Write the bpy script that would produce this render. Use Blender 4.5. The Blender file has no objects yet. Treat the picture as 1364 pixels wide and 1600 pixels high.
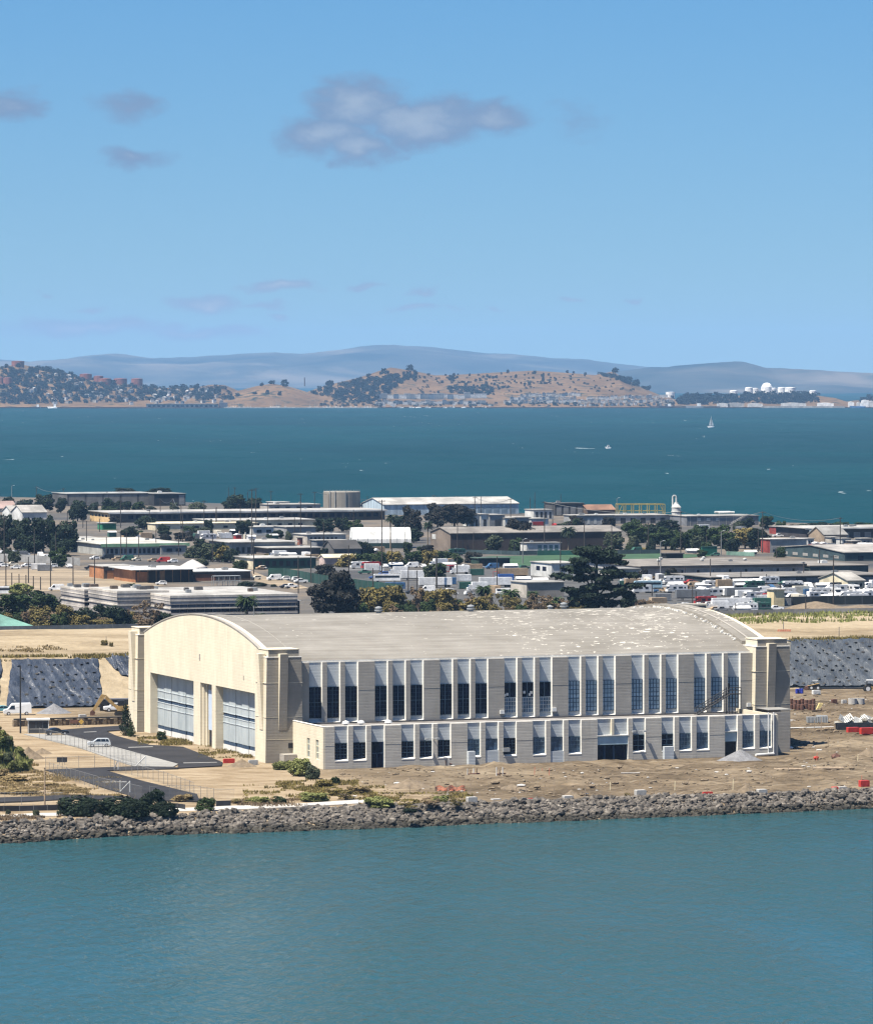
import bpy, math, random
import numpy as np
from mathutils import Vector, noise as mnoise

R = math.radians
random.seed(11)
rng = np.random.default_rng(5)
scn = bpy.context.scene
col = scn.collection

# ------------------------------------------------------------------ camera
CAM_H = 72.0                  # metres above the island's ground
FPX = 7400.0                  # focal length in photograph pixels
HORIZON = 585.0
PITCH = math.atan((800 - HORIZON) / FPX)
cam_d = bpy.data.cameras.new('camera')
cam_d.sensor_fit = 'HORIZONTAL'
cam_d.sensor_width = 36.0
cam_d.lens = 36.0 * FPX / 1364.0
cam_d.clip_start = 1.0
cam_d.clip_end = 80000.0
cam = bpy.data.objects.new('camera', cam_d)
cam.location = (0, 0, CAM_H)
cam.rotation_euler = (R(90) - PITCH, 0, 0)
col.objects.link(cam)
scn.camera = cam

# ------------------------------------------------------------------ sun, sky, exposure
SUN = Vector((-0.359, -0.2677, 0.894)).normalized()     # towards the sun
sd = bpy.data.lights.new('sun', 'SUN')
sd.energy = 5.0
sd.angle = R(0.5)
sd.color = (1.0, 0.93, 0.82)
so = bpy.data.objects.new('sun', sd)
so.rotation_euler = SUN.to_track_quat('Z', 'Y').to_euler()
col.objects.link(so)

scn.view_settings.view_transform = 'Standard'
scn.view_settings.look = 'None'
scn.view_settings.gamma = 1.0
scn.view_settings.use_curve_mapping = False
scn.view_settings.exposure = 1.25
scn.render.engine = 'CYCLES'
cy = scn.cycles
cy.max_bounces = 6
cy.diffuse_bounces = 3
cy.glossy_bounces = 3
cy.transmission_bounces = 2
cy.volume_bounces = 0
cy.transparent_max_bounces = 12
cy.caustics_reflective = False
cy.caustics_refractive = False
cy.use_denoising = True
cy.sample_clamp_indirect = 4.0
cy.filter_width = 1.3

world = bpy.data.worlds.new('World')
scn.world = world
world.use_nodes = True


class Nodes:
    """small helper round a node tree"""
    def __init__(s, tree):
        s.t = tree
        tree.nodes.clear()

    def n(s, typ, **kw):
        nd = s.t.nodes.new(typ)
        for k, v in kw.items():
            setattr(nd, k, v)
        return nd

    def put(s, sock, v):
        if isinstance(v, bpy.types.NodeSocket):
            s.t.links.new(v, sock)
        elif v is not None:
            if hasattr(sock.default_value, '__len__') and hasattr(v, '__len__'):
                v = tuple(v)
                if len(sock.default_value) == 4 and len(v) == 3:
                    v = v + (1.0,)
            sock.default_value = v

    def math(s, op, a, b=None, c=None, clamp=False):
        nd = s.n('ShaderNodeMath', operation=op)
        nd.use_clamp = clamp
        for i, v in enumerate((a, b, c)):
            if v is not None:
                s.put(nd.inputs[i], v)
        return nd.outputs[0]

    def vec(s, op, a, b=None):
        nd = s.n('ShaderNodeVectorMath', operation=op)
        s.put(nd.inputs[0], a)
        if b is not None:
            s.put(nd.inputs[1], b)
        return nd.outputs['Value'] if op in ('LENGTH', 'DOT_PRODUCT') else nd.outputs[0]

    def noise(s, vec, scale, detail=3.0, rough=0.55, dist=0.0, dim='3D'):
        nd = s.n('ShaderNodeTexNoise', noise_dimensions=dim)
        if vec is not None:
            s.put(nd.inputs['Vector'], vec)
        nd.inputs['Scale'].default_value = scale
        nd.inputs['Detail'].default_value = detail
        nd.inputs['Roughness'].default_value = rough
        nd.inputs['Distortion'].default_value = dist
        return nd.outputs[0]

    def ramp(s, fac, stops):
        nd = s.n('ShaderNodeValToRGB')
        el = nd.color_ramp.elements
        while len(el) < len(stops):
            el.new(0.5)
        for e, (p, c) in zip(el, stops):
            e.position = p
            e.color = tuple(c) + (1,) if len(c) == 3 else c
        s.put(nd.inputs[0], fac)
        return nd.outputs[0]

    def mix(s, fac, a, b, blend='MIX'):
        nd = s.n('ShaderNodeMix', data_type='RGBA', blend_type=blend)
        s.put(nd.inputs[0], fac)
        s.put(nd.inputs[6], a)
        s.put(nd.inputs[7], b)
        return nd.outputs[2]

    def mapr(s, v, a, b, c=0.0, d=1.0, smooth=True):
        nd = s.n('ShaderNodeMapRange')
        nd.interpolation_type = 'SMOOTHSTEP' if smooth else 'LINEAR'
        s.put(nd.inputs[0], v)
        for i, q in enumerate((a, b, c, d)):
            nd.inputs[i + 1].default_value = q
        return nd.outputs[0]

    def xyz(s, x, y, z):
        nd = s.n('ShaderNodeCombineXYZ')
        for i, v in enumerate((x, y, z)):
            s.put(nd.inputs[i], v)
        return nd.outputs[0]

    def sep(s, v):
        nd = s.n('ShaderNodeSeparateXYZ')
        s.put(nd.inputs[0], v)
        return nd.outputs


# the sky: Nishita, read a little above the true direction (very clear, high air), with small clouds far off over the bay
W = Nodes(world.node_tree)
gen = W.n('ShaderNodeTexCoord').outputs['Generated']
lift = W.vec('NORMALIZE', W.vec('ADD', gen, (0, 0, 0.06)))
sky = W.n('ShaderNodeTexSky', sky_type='NISHITA')
sky.sun_disc = False
sky.sun_elevation = math.asin(SUN.z)
sky.sun_rotation = math.atan2(SUN.x, SUN.y)
sky.altitude = 0
sky.air_density = 1.0
sky.dust_density = 1.0
sky.ozone_density = 6.0
W.put(sky.inputs[0], lift)
gx, gy, gz = W.sep(gen)
inv = W.math('DIVIDE', FPX, W.math('MAXIMUM', gy, 0.05))
cpx = W.math('MULTIPLY', gx, inv)                         # 1/7400 radian steps across
cpy = W.math('MULTIPLY', gz, inv)                         # and up
cp = W.xyz(cpx, cpy, 0.0)
wn = W.n('ShaderNodeTexNoise')
W.put(wn.inputs['Vector'], W.vec('MULTIPLY', cp, (0.014, 0.024, 0)))
wn.inputs['Scale'].default_value = 1.0
wn.inputs['Detail'].default_value = 4.0
cw = W.vec('ADD', cp, W.vec('MULTIPLY', W.vec('SUBTRACT', wn.outputs['Color'], (.5, .5, .5)), (95, 48, 0)))
n_big = W.noise(W.vec('MULTIPLY', cp, (0.010, 0.020, 0)), 1.0, 6.0, 0.62, 0.4)
n_fine = W.noise(W.vec('MULTIPLY', cp, (0.035, 0.06, 0)), 1.0, 5.0, 0.6, 0.3)
CLOUDS = [  # centre and half size (photograph pixels), strength
    (560, 165, 95, 62, 1.0), (655, 190, 130, 52, 1.0), (505, 210, 95, 40, .9), (765, 188, 85, 32, .75), (560, 235, 75, 32, .9),
    (20, 165, 75, 26, .6), (200, 170, 65, 34, .48), (208, 247, 66, 20, .62), (440, 447, 66, 13, .85), (325, 471, 75, 18, .8),
    (140, 514, 170, 20, .72), (300, 517, 150, 14, .6), (656, 449, 32, 8, .6), (652, 481, 44, 9, .65), (580, 444, 36, 5, .55),
    (890, 468, 30, 7, .6), (990, 468, 28, 6, .62), (140, 482, 38, 7, .55), (900, 190, 60, 36, .18), (68, 458, 16, 6, .5),
    (432, 492, 20, 7, .6), (372, 519, 74, 9, .5), (780, 478, 20, 5, .4), (405, 476, 50, 7, .5), (712, 478, 26, 5, .35)]


def cloud_field(shift):
    acc = None
    for cx, cyy, rx, ry, st in CLOUDS:
        d = W.vec('SUBTRACT', cw, (cx - 682, 585 - cyy + shift * ry, 0))
        d = W.vec('LENGTH', W.vec('MULTIPLY', d, (1 / rx, 1 / ry, 0)))
        m = W.math('SUBTRACT', st, W.math('MULTIPLY', d, st))
        acc = m if acc is None else W.math('MAXIMUM', acc, m)
    return acc


field = cloud_field(0.0)
dens = W.math('ADD', field, W.math('MULTIPLY', W.math('SUBTRACT', n_big, 0.5), 0.62))
dens = W.math('ADD', dens, W.math('MULTIPLY', W.math('SUBTRACT', n_fine, 0.5), 0.45))
alpha = W.math('MULTIPLY', W.mapr(dens, -0.06, 0.48), 0.96)
alpha = W.math('MULTIPLY', alpha, W.math('GREATER_THAN', field, 0.0))
alpha = W.math('MULTIPLY', alpha, W.math('GREATER_THAN', gy, 0.1))
thick = W.mapr(W.math('ADD', field, W.math('MULTIPLY', W.math('SUBTRACT', n_fine, .5), .5)), 0.30, 0.95)
CLOUD_DARK, CLOUD_LIT = (1.6, 2.45, 3.85), (2.75, 3.5, 4.6)
cloud_col = W.mix(thick, CLOUD_DARK, CLOUD_LIT)
cloud_col = W.mix(W.mapr(cpy, 60, 330, .8, 0), cloud_col, W.mix(thick, (2.7, 3.45, 4.6), (3.9, 4.3, 5.0)))   # the far ones stand deeper in bright air
hsv = W.n('ShaderNodeHueSaturation')
hsv.inputs['Saturation'].default_value = 1.34
W.put(hsv.inputs['Color'], sky.outputs[0])
sky_col = W.mix(alpha, hsv.outputs[0], cloud_col)
bg = W.n('ShaderNodeBackground')
W.put(bg.inputs[0], sky_col)
bg.inputs[1].default_value = 0.055
wo = W.n('ShaderNodeOutputWorld')
W.put(wo.inputs[0], bg.outputs[0])
world.cycles.sampling_method = 'MANUAL'
world.cycles.sample_map_resolution = 512


# ------------------------------------------------------------------ where a point of the photograph lies on the ground
def ray(px, py):
    x, y = (px - 682) / FPX, -(py - 800) / FPX
    return np.array([x, math.cos(PITCH) + y * math.sin(PITCH), -math.sin(PITCH) + y * math.cos(PITCH)])


def G(px, py, z=0.0):
    d = ray(px, py)
    t = (z - CAM_H) / d[2]
    return np.array([d[0] * t, d[1] * t, z])


def AT(px, py, D):
    """the point seen at a pixel, D metres away"""
    d = ray(px, py)
    t = D / d[1]
    return np.array([d[0] * t, D, CAM_H + d[2] * t])


TH = R(20.5)                                   # the island's street grid
U = np.array([math.cos(TH), math.sin(TH), 0])
V = np.array([-math.sin(TH), math.cos(TH), 0])
ORG = G(417, 1193)                             # foot of the hangar's near corner


def L2W(u, v, z=0.0):
    return ORG + U * u + V * v + np.array([0, 0, z])


def W2L(p):
    d = np.array(p) - ORG
    return float(d @ U), float(d @ V)


# ------------------------------------------------------------------ mesh helpers
class MB:
    def __init__(s):
        s.v, s.f, s.m = [], [], []

    def add(s, verts, faces, mi=0):
        b = len(s.v)
        s.v.extend([tuple(map(float, p)) for p in verts])
        for f in faces:
            s.f.append(tuple(b + i for i in f))
            s.m.append(mi)
        return s

    def box(s, x0, x1, y0, y1, z0, z1, mi=0):
        return s.add([(x0, y0, z0), (x1, y0, z0), (x1, y1, z0), (x0, y1, z0), (x0, y0, z1), (x1, y0, z1), (x1, y1, z1), (x0, y1, z1)],
                     [(0, 3, 2, 1), (4, 5, 6, 7), (0, 1, 5, 4), (1, 2, 6, 5), (2, 3, 7, 6), (3, 0, 4, 7)], mi)

    def hexa(s, bot, top, mi=0):
        """four bottom and four top points, anticlockwise from above"""
        return s.add(list(bot) + list(top), [(0, 3, 2, 1), (4, 5, 6, 7), (0, 1, 5, 4), (1, 2, 6, 5), (2, 3, 7, 6), (3, 0, 4, 7)], mi)

    def prism(s, poly, axis, a, b, mi=0):
        """polygon in two axes, extruded along the third from a to b"""
        def P(p, t):
            return {'x': (t, p[0], p[1]), 'y': (p[0], t, p[1]), 'z': (p[0], p[1], t)}[axis]
        n = len(poly)
        vs = [P(p, a) for p in poly] + [P(p, b) for p in poly]
        fs = [tuple(range(n))[::-1], tuple(range(n, 2 * n))] + [(i, (i + 1) % n, n + (i + 1) % n, n + i) for i in range(n)]
        if axis == 'y':
            fs = [f[::-1] for f in fs]
        return s.add(vs, fs, mi)

    def tube(s, p0, p1, r0, r1=None, n=6, mi=0):
        r1 = r0 if r1 is None else r1
        p0, p1 = np.array(p0, float), np.array(p1, float)
        d = p1 - p0
        d = d / (np.linalg.norm(d) + 1e-9)
        a = np.cross(d, (0, 0, 1.0) if abs(d[2]) < .9 else (1.0, 0, 0))
        a /= np.linalg.norm(a)
        b = np.cross(d, a)
        vs = []
        for p, r in ((p0, r0), (p1, r1)):
            for i in range(n):
                t = 2 * math.pi * i / n
                vs.append(p + r * (math.cos(t) * a + math.sin(t) * b))
        fs = [(i, n + i, n + (i + 1) % n, (i + 1) % n) for i in range(n)] + [tuple(range(n)), tuple(range(n, 2 * n))[::-1]]
        return s.add(vs, fs, mi)

    def lathe(s, prof, n=16, mi=0, c=(0, 0)):
        """profile of (radius, z) from bottom to top"""
        vs, k = [], len(prof)
        for r, z in prof:
            for i in range(n):
                t = 2 * math.pi * i / n
                vs.append((c[0] + r * math.cos(t), c[1] + r * math.sin(t), z))
        fs = [(j * n + i, j * n + (i + 1) % n, (j + 1) * n + (i + 1) % n, (j + 1) * n + i) for j in range(k - 1) for i in range(n)]
        fs += [tuple(range(n))[::-1], tuple(range((k - 1) * n, k * n))]
        return s.add(vs, fs, mi)

    def mesh(s, name, mats, smooth=False):
        me = bpy.data.meshes.new(name)
        me.from_pydata(s.v, [], s.f)
        for m in (mats if isinstance(mats, (list, tuple)) else [mats]):
            me.materials.append(m)
        me.polygons.foreach_set('material_index', s.m)
        if smooth:
            me.polygons.foreach_set('use_smooth', [True] * len(s.f))
        me.update()
        return me

    def build(s, name, mats, parent=None, smooth=False, loc=None, rz=None):
        return link(name, s.mesh(name, mats, smooth), parent, loc, rz)


def link(name, data, parent=None, loc=None, rz=None, scale=None):
    o = bpy.data.objects.new(name, data)
    col.objects.link(o)
    if parent is not None:
        o.parent = parent
    if loc is not None:
        o.location = tuple(loc)
    if rz is not None:
        o.rotation_euler = (0, 0, rz)
    if scale is not None:
        o.scale = scale if hasattr(scale, '__len__') else (scale,) * 3
    return o


def tag(o, label, cat, group=None, kind=None):
    o['label'] = label
    o['category'] = cat
    if group:
        o['group'] = group
    if kind:
        o['kind'] = kind
    return o


def thing(name, label, cat, loc=(0, 0, 0), rz=0.0, group=None):
    return tag(link(name, None, None, loc, rz), label, cat, group)


def setting(o):
    o['kind'] = 'structure'
    return o


def copy_tree(o, parent=None):
    c = o.copy()
    col.objects.link(c)
    c.parent = parent
    for ch in list(o.children):
        copy_tree(ch, c)
    return c


# ------------------------------------------------------------------ materials
MAT = {}


def mat(name, c, rough=0.8, var=0.15, scale=0.4, bump=0.0, bscale=2.0, metal=0.0, spec=0.3, squash=(1, 1, 1), c2=None, fine=0.0, rnd=0.0):
    """a plain surface: two close tones mixed by noise, optional fine grain, bump and a per-object shift"""
    m = bpy.data.materials.new(name)
    m.use_nodes = True
    N = Nodes(m.node_tree)
    tc = N.n('ShaderNodeTexCoord').outputs['Object']
    v = N.vec('MULTIPLY', tc, squash) if squash != (1, 1, 1) else tc
    f = N.noise(v, scale, 5.0, 0.6)
    f = N.mapr(f, 0.3, 0.7)
    a = tuple(q * (1 - var) for q in c)
    b = tuple(min(.95, q * (1 + var)) for q in c) if c2 is None else c2
    k = N.mix(f, a, b)
    if fine:
        g = N.noise(tc, scale * 9, 3.0, 0.7)
        k = N.mix(1.0, k, N.ramp(g, [(0.3, (1 - fine,) * 3), (0.7, (1 + fine,) * 3)]), 'MULTIPLY')
    if rnd:
        oi = N.n('ShaderNodeObjectInfo').outputs['Random']
        k = N.mix(1.0, k, N.ramp(oi, [(0, (1 - rnd, 1 - rnd * .9, 1 - rnd)), (1, (1 + rnd, 1 + rnd * .8, 1 + rnd * .7))]), 'MULTIPLY')
    p = N.n('ShaderNodeBsdfPrincipled')
    N.put(p.inputs['Base Color'], k)
    p.inputs['Roughness'].default_value = rough
    p.inputs['Metallic'].default_value = metal
    p.inputs['Specular IOR Level'].default_value = spec
    if bump:
        bn = N.n('ShaderNodeBump')
        bn.inputs['Strength'].default_value = bump
        bn.inputs['Distance'].default_value = 0.3
        N.put(bn.inputs['Height'], N.noise(v, bscale, 4.0, 0.6))
        N.put(p.inputs['Normal'], bn.outputs[0])
    o = N.n('ShaderNodeOutputMaterial')
    N.put(o.inputs[0], p.outputs[0])
    MAT[name] = m
    return m


def custom(name):
    m = bpy.data.materials.new(name)
    m.use_nodes = True
    N = Nodes(m.node_tree)
    p = N.n('ShaderNodeBsdfPrincipled')
    o = N.n('ShaderNodeOutputMaterial')
    N.put(o.inputs[0], p.outputs[0])
    tc = N.n('ShaderNodeTexCoord').outputs['Object']
    MAT[name] = m
    return m, N, p, tc


def bumpy(N, p, h, strength, dist):
    b = N.n('ShaderNodeBump')
    b.inputs['Strength'].default_value = strength
    b.inputs['Distance'].default_value = dist
    N.put(b.inputs['Height'], h)
    N.put(p.inputs['Normal'], b.outputs[0])


def interp(x, pts):
    xs, ys = zip(*pts)
    return np.interp(x, xs, ys)


def fbm(x, y, s, seed=0.0, octv=4):
    return mnoise.fractal(Vector((x / s, y / s, seed)), 1.0, 2.0, octv)


# ------------------------------------------------------------------ water
SEA = -2.5


def water_mat(name, c1, c2, waves, spec, rough, caps=0.0):
    m, N, p, tc = custom(name)
    f = N.noise(N.vec('MULTIPLY', tc, (0.0016, 0.0008, 1)), 1.0, 4.0, 0.6, 0.5)
    k = N.mix(N.mapr(f, 0.35, 0.65), c1, c2)
    h = None
    for sx, sy, amp in waves:
        q = N.math('MULTIPLY', N.noise(N.vec('MULTIPLY', tc, (sx, sy, 1)), 1.0, 4.0, 0.6, 0.6), amp)
        h = q if h is None else N.math('ADD', h, q)
    gust = N.noise(N.vec('MULTIPLY', tc, (.012, .004, 1)), 1.0, 3.0, .6, .8)
    h = N.math('MULTIPLY', h, N.mapr(gust, .3, .7, .35, 1.3))
    if caps:
        w = N.noise(N.vec('MULTIPLY', tc, (0.055, 0.012, 1)), 1.0, 3.0, 0.75, 0.8)
        w2 = N.noise(N.vec('MULTIPLY', tc, (0.006, 0.0012, 1)), 1.0, 2.0, 0.5)
        k = N.mix(N.math('MULTIPLY', N.mapr(N.math('ADD', w, N.math('MULTIPLY', w2, .35)), caps, caps + .05), 0.75), k, (.62, .68, .70))
    # steep little waves show much less of the low sky than a flat mirror would: body colour plus a limited mirror part
    bn = N.n('ShaderNodeBump')
    bn.inputs['Strength'].default_value = 1.0
    bn.inputs['Distance'].default_value = 1.0
    N.put(bn.inputs['Height'], h)
    df = N.n('ShaderNodeBsdfDiffuse')
    N.put(df.inputs['Color'], k)
    gl = N.n('ShaderNodeBsdfGlossy')
    gl.inputs['Roughness'].default_value = rough
    N.put(gl.inputs['Normal'], bn.outputs[0])
    fr = N.n('ShaderNodeFresnel')
    fr.inputs['IOR'].default_value = 1.33
    N.put(fr.inputs['Normal'], bn.outputs[0])
    mx = N.n('ShaderNodeMixShader')
    N.put(mx.inputs[0], N.math('MULTIPLY', fr.outputs[0], spec))
    N.put(mx.inputs[1], df.outputs[0])
    N.put(mx.inputs[2], gl.outputs[0])
    out = [n for n in N.t.nodes if n.type == 'OUTPUT_MATERIAL'][0]
    N.put(out.inputs[0], mx.outputs[0])
    N.t.nodes.remove(p)
    return m


bay_m = water_mat('bay water', (.0006, .023, .029), (.0014, .030, .036), [(.10, .06, .9), (.02, .012, 2.5), (.45, .3, .25)], 0.12, 0.25, caps=0.90)
chan_m = water_mat('channel water', (.018, .060, .068), (.025, .069, .073), [(.75, .24, .75), (.16, .06, .9), (1.9, .8, .12)], 0.78, 0.08)


def sheet(name, poly, z, m):
    b = MB()
    b.add([(p[0], p[1], z) for p in poly], [tuple(range(len(poly)))])
    return setting(b.build(name, m))


sheet('bay_water', [(-11000, 1500), (11000, 1500), (11000, 34000), (-11000, 34000)], SEA, bay_m)
sheet('channel_water', [(-11000, -1500), (11000, -1500), (11000, 1500), (-11000, 1500)], SEA, chan_m)

# ------------------------------------------------------------------ haze over the bay
hz = MB().box(-12000, 12000, -2500, 36000, SEA - 1.0, 420.0)
hm = bpy.data.materials.new('haze')
hm.use_nodes = True
HN = Nodes(hm.node_tree)
pv = HN.n('ShaderNodeVolumePrincipled')
pv.inputs['Color'].default_value = (0.31, 0.56, 0.90, 1)
pv.inputs['Density'].default_value = 2.7e-5
pv.inputs['Anisotropy'].default_value = 0.0
ho = HN.n('ShaderNodeOutputMaterial')
HN.put(ho.inputs['Volume'], pv.outputs[0])
haze = hz.build('haze', hm)
haze['kind'] = 'stuff'

# ------------------------------------------------------------------ far mountains
mount_m, N, p, tc = custom('mountain')
f1 = N.noise(N.vec('MULTIPLY', tc, (1, .5, 1.6)), 0.0014, 6.0, 0.6, 0.5)
k = N.ramp(f1, [(0.36, (.018, .032, .042)), (0.52, (.045, .055, .060)), (0.68, (.12, .11, .10))])
N.put(p.inputs['Base Color'], k)
p.inputs['Roughness'].default_value = 0.95
p.inputs['Specular IOR Level'].default_value = 0.0


def ridge(name, pts, d0, d1, seed, amp):
    nx, ny = 520, 26
    xs = np.linspace(-420, 1800, nx)
    b = MB()
    vs = []
    for i, px in enumerate(xs):
        for j in range(ny):
            t = j / (ny - 1)
            D = d0 + (d1 - d0) * t
            x = (px - 682) * d1 / FPX
            zr = CAM_H - (interp(px, pts) - HORIZON) * d1 / FPX
            s = math.sin(min(1, t / .8) * math.pi / 2) ** 1.1 if t < .8 else 1 - ((t - .8) / .2) * .25
            n = fbm(x, D * .6, 1500, seed, 5)
            z = SEA + (zr - SEA) * s + n * amp * (s * (1 - s) * 4 + .12) + 11 * s * fbm(x, D * .3, 330, seed + 2, 4)
            vs.append((x, D, max(z, SEA - .5)))
    fs = [(i * ny + j, (i + 1) * ny + j, (i + 1) * ny + j + 1, i * ny + j + 1) for i in range(nx - 1) for j in range(ny - 1)]
    b.add(vs, fs)
    return setting(b.build(name, mount_m, smooth=True))


ridge('mountains', [(-420, 575), (-200, 572), (0, 561), (40, 563), (90, 566), (150, 557), (200, 552), (260, 560), (310, 560), (370, 556), (440, 551),
      (480, 553), (520, 549), (570, 543), (620, 540), (660, 543), (720, 550), (780, 555), (850, 560), (900, 562), (930, 567), (970, 572),
      (1010, 575), (1100, 580), (1200, 585), (1364, 592), (1800, 600)], 25500, 31500, 1.3, 45)
ridge('mountains', [(-420, 625), (700, 618), (900, 590), (960, 580), (1000, 574), (1060, 570), (1110, 567), (1140, 577), (1180, 579), (1215, 578), (1260, 584),
      (1310, 589), (1364, 590), (1500, 596), (1800, 606)], 18500, 23500, 4.1, 45)

# ------------------------------------------------------------------ the hills on the far shore
SHORE_D = 10600.0
HILLS = [  # ridge line in the photograph, distance of the ridge, distance of the back foot
    (11500, 12300, [(-160, 566), (-60, 570), (0, 574), (28, 568), (60, 574), (100, 582), (130, 592), (200, 600), (240, 605), (300, 606), (330, 601), (352, 602), (375, 612), (400, 625), (430, 640)]),
    (11050, 11500, [(300, 640), (330, 622), (370, 611), (400, 603), (425, 599), (450, 603), (480, 612), (520, 624), (560, 637)]),
    (11650, 12500, [(430, 636), (470, 616), (510, 602), (560, 590), (590, 580), (610, 574), (640, 578), (680, 586), (720, 585), (780, 582), (830, 579), (880, 582), (930, 586), (958, 580),
                    (975, 592), (1000, 604), (1025, 615), (1050, 623), (1090, 636)]),
    (11250, 11900, [(1040, 634), (1080, 619), (1130, 619), (1200, 615), (1270, 617), (1300, 621), (1325, 630), (1345, 626), (1400, 620), (1560, 610)])]


def hill_z(x, y):
    z = SEA + 1.6 if y > SHORE_D else SEA - 4
    for Dr, Db, pts in HILLS:
        px = 682 + x * FPX / Dr
        if px < pts[0][0] - 5 or px > pts[-1][0] + 5:
            continue
        zr = CAM_H - (interp(px, pts) - HORIZON) * Dr / FPX - SEA
        if y < Dr:
            t = max(0.0, (y - SHORE_D - 60) / (Dr - SHORE_D - 60))
            s = t ** 1.15 * (1.9 - .9 * t)
        else:
            s = max(0.0, 1 - ((y - Dr) / (Db - Dr)) ** 1.5)
        n = fbm(x, y * .5, 130, Dr * .001, 4)
        z = max(z, SEA + 1.6 + (zr - 1.6) * min(s, 1.0) + n * 6.5 * s * (1.12 - s))
    return z


hill_m, N, p, tc = custom('dry hill grass')
f1 = N.noise(tc, 0.006, 5.0, 0.65, 0.5)
f2 = N.noise(tc, 0.035, 4.0, 0.65)
k = N.ramp(f1, [(0.30, (.065, .042, .022)), (0.5, (.125, .078, .040)), (0.7, (.17, .108, .056))])
k = N.mix(N.mapr(N.math('ADD', f2, N.math('MULTIPLY', f1, .5)),   .78, .90), k, (.022, .027, .020))
N.put(p.inputs['Base Color'], k)
p.inputs['Roughness'].default_value = 0.95
p.inputs['Specular IOR Level'].default_value = 0.05
nx, ny = 600, 56
hx = np.linspace(-170, 1540, nx)
hy = np.concatenate([[SHORE_D - 30, SHORE_D + 5], np.linspace(SHORE_D + 50, 12550, ny - 2)])
vs = []
for px in hx:
    x = (px - 682) * 11100 / FPX
    for y in hy:
        vs.append((x, y, hill_z(x, y)))
fs = [(i * ny + j, (i + 1) * ny + j, (i + 1) * ny + j + 1, i * ny + j + 1) for i in range(nx - 1) for j in range(ny - 1)]
hb = MB()
hb.add(vs, fs)
setting(hb.build('hills', hill_m, smooth=True))


def on_hill(px, py):
    """first point of the far shore seen at a pixel"""
    d = ray(px, py)
    for D in np.arange(SHORE_D + 10, 12500, 12.0):
        t = D / d[1]
        x, z = d[0] * t, CAM_H + d[2] * t
        if hill_z(x, D) >= z:
            return np.array([x, D, hill_z(x, D)])
    return None

# ------------------------------------------------------------------ the island: ground, shore, fill terrace
WATERLINE = [(-500, 1345), (0, 1318), (200, 1306), (400, 1300), (640, 1292), (780, 1286), (1000, 1278), (1180, 1271), (1364, 1263), (1900, 1240)]
BANKTOP = [(-500, 1312), (0, 1288), (95, 1283), (250, 1276), (400, 1269), (600, 1262), (800, 1255), (1000, 1247), (1180, 1243), (1364, 1236), (1900, 1215)]
_w = [G(x, y, SEA) for x, y in WATERLINE]
_t = [G(x, y, 0) for x, y in BANKTOP]


def y_water(x):
    return float(np.interp(x, [p[0] for p in _w], [p[1] for p in _w])) + 1.0 * fbm(x, 0, 9, 3.3)


def y_top(x):
    return float(np.interp(x, [p[0] for p in _t], [p[1] for p in _t]))


def smooth(a, b, x):
    t = min(1, max(0, (x - a) / (b - a)))
    return t * t * (3 - 2 * t)


def ground_z(x, y):
    yt, yw = y_top(x), y_water(x)
    yt = max(yt, yw + 4.0)
    if y < yt:
        return max(-5.0, (y - yt) * 2.5 / (yt - yw))
    u, v = W2L((x, y, 0))
    front = smooth(8, 24, u) * smooth(-17.6, -21, v)
    yard = smooth(107, 113, u) * smooth(150, 135, v)
    a = max(front * .9, yard * .65) * smooth(0, 5, y - yt)
    left = smooth(-62, -70, u) * .5 + smooth(-20, -26, v) * smooth(8, -5, u) * .35
    n = fbm(x, y, 9, 1.7, 5) * .75 + fbm(x, y, 3.2, 8.1, 4) * .55
    return (n + .25) * a + left * fbm(x, y, 14, 4.4, 3) * .5


dirt_m, N, p, tc = custom('dirt')
f1 = N.noise(tc, 0.045, 6.0, 0.65, 0.4)
f2 = N.noise(N.vec('MULTIPLY', tc, (0.5, 1.6, 1)), 0.35, 5.0, 0.7, 0.5)
k = N.ramp(f1, [(0.33, (.062, .048, .032)), (0.5, (.120, .093, .062)), (0.66, (.185, .150, .105))])
k = N.mix(1.0, k, N.ramp(f2, [(0.3, (.50, .48, .46)), (0.5, (1, 1, 1)), (0.7, (1.38, 1.35, 1.3))]), 'MULTIPLY')
# wheel tracks that run along the hangar
rot = N.n('ShaderNodeMapping')
rot.inputs['Rotation'].default_value = (0, 0, -TH)
N.put(rot.inputs[0], tc)
tr = N.noise(N.vec('MULTIPLY', rot.outputs[0], (.02, .75, 0)), 1.0, 3.0, 0.6, 0.3)
k = N.mix(N.math('MULTIPLY', N.mapr(tr, .55, .66), .55), k, (.06, .047, .033))
k = N.mix(N.math('MULTIPLY', N.mapr(tr, .40, .33), .5), k, (.235, .195, .14))
# the sandy lot in front of the doors was never dug over: paler, yellower fill
ru, rv_, _ = N.sep(rot.outputs[0])
lotm = N.mapr(N.math('ADD', N.math('SUBTRACT', ru, float(ORG @ U)), N.math('MULTIPLY', N.noise(tc, .12, 4.0, .6), 16.0)), 22, 2)
f3 = N.noise(N.vec('MULTIPLY', tc, (.6, 1.4, 1)), .16, 6.0, .68, .6)
k = N.mix(N.math('MULTIPLY', lotm, .9), k, N.ramp(f3, [(.32, (.135, .098, .058)), (.48, (.235, .180, .115)), (.62, (.31, .25, .17))]))
N.put(p.inputs['Base Color'], k)
p.inputs['Roughness'].default_value = 0.95
p.inputs['Specular IOR Level'].default_value = 0.05
bumpy(N, p, N.noise(tc, 0.9, 5.0, 0.7), 1.0, 0.35)
gu = np.arange(-190, 300.1, 1.25)
gv = np.arange(-150, 185.1, 1.25)
gb = MB()
vs = []
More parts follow.
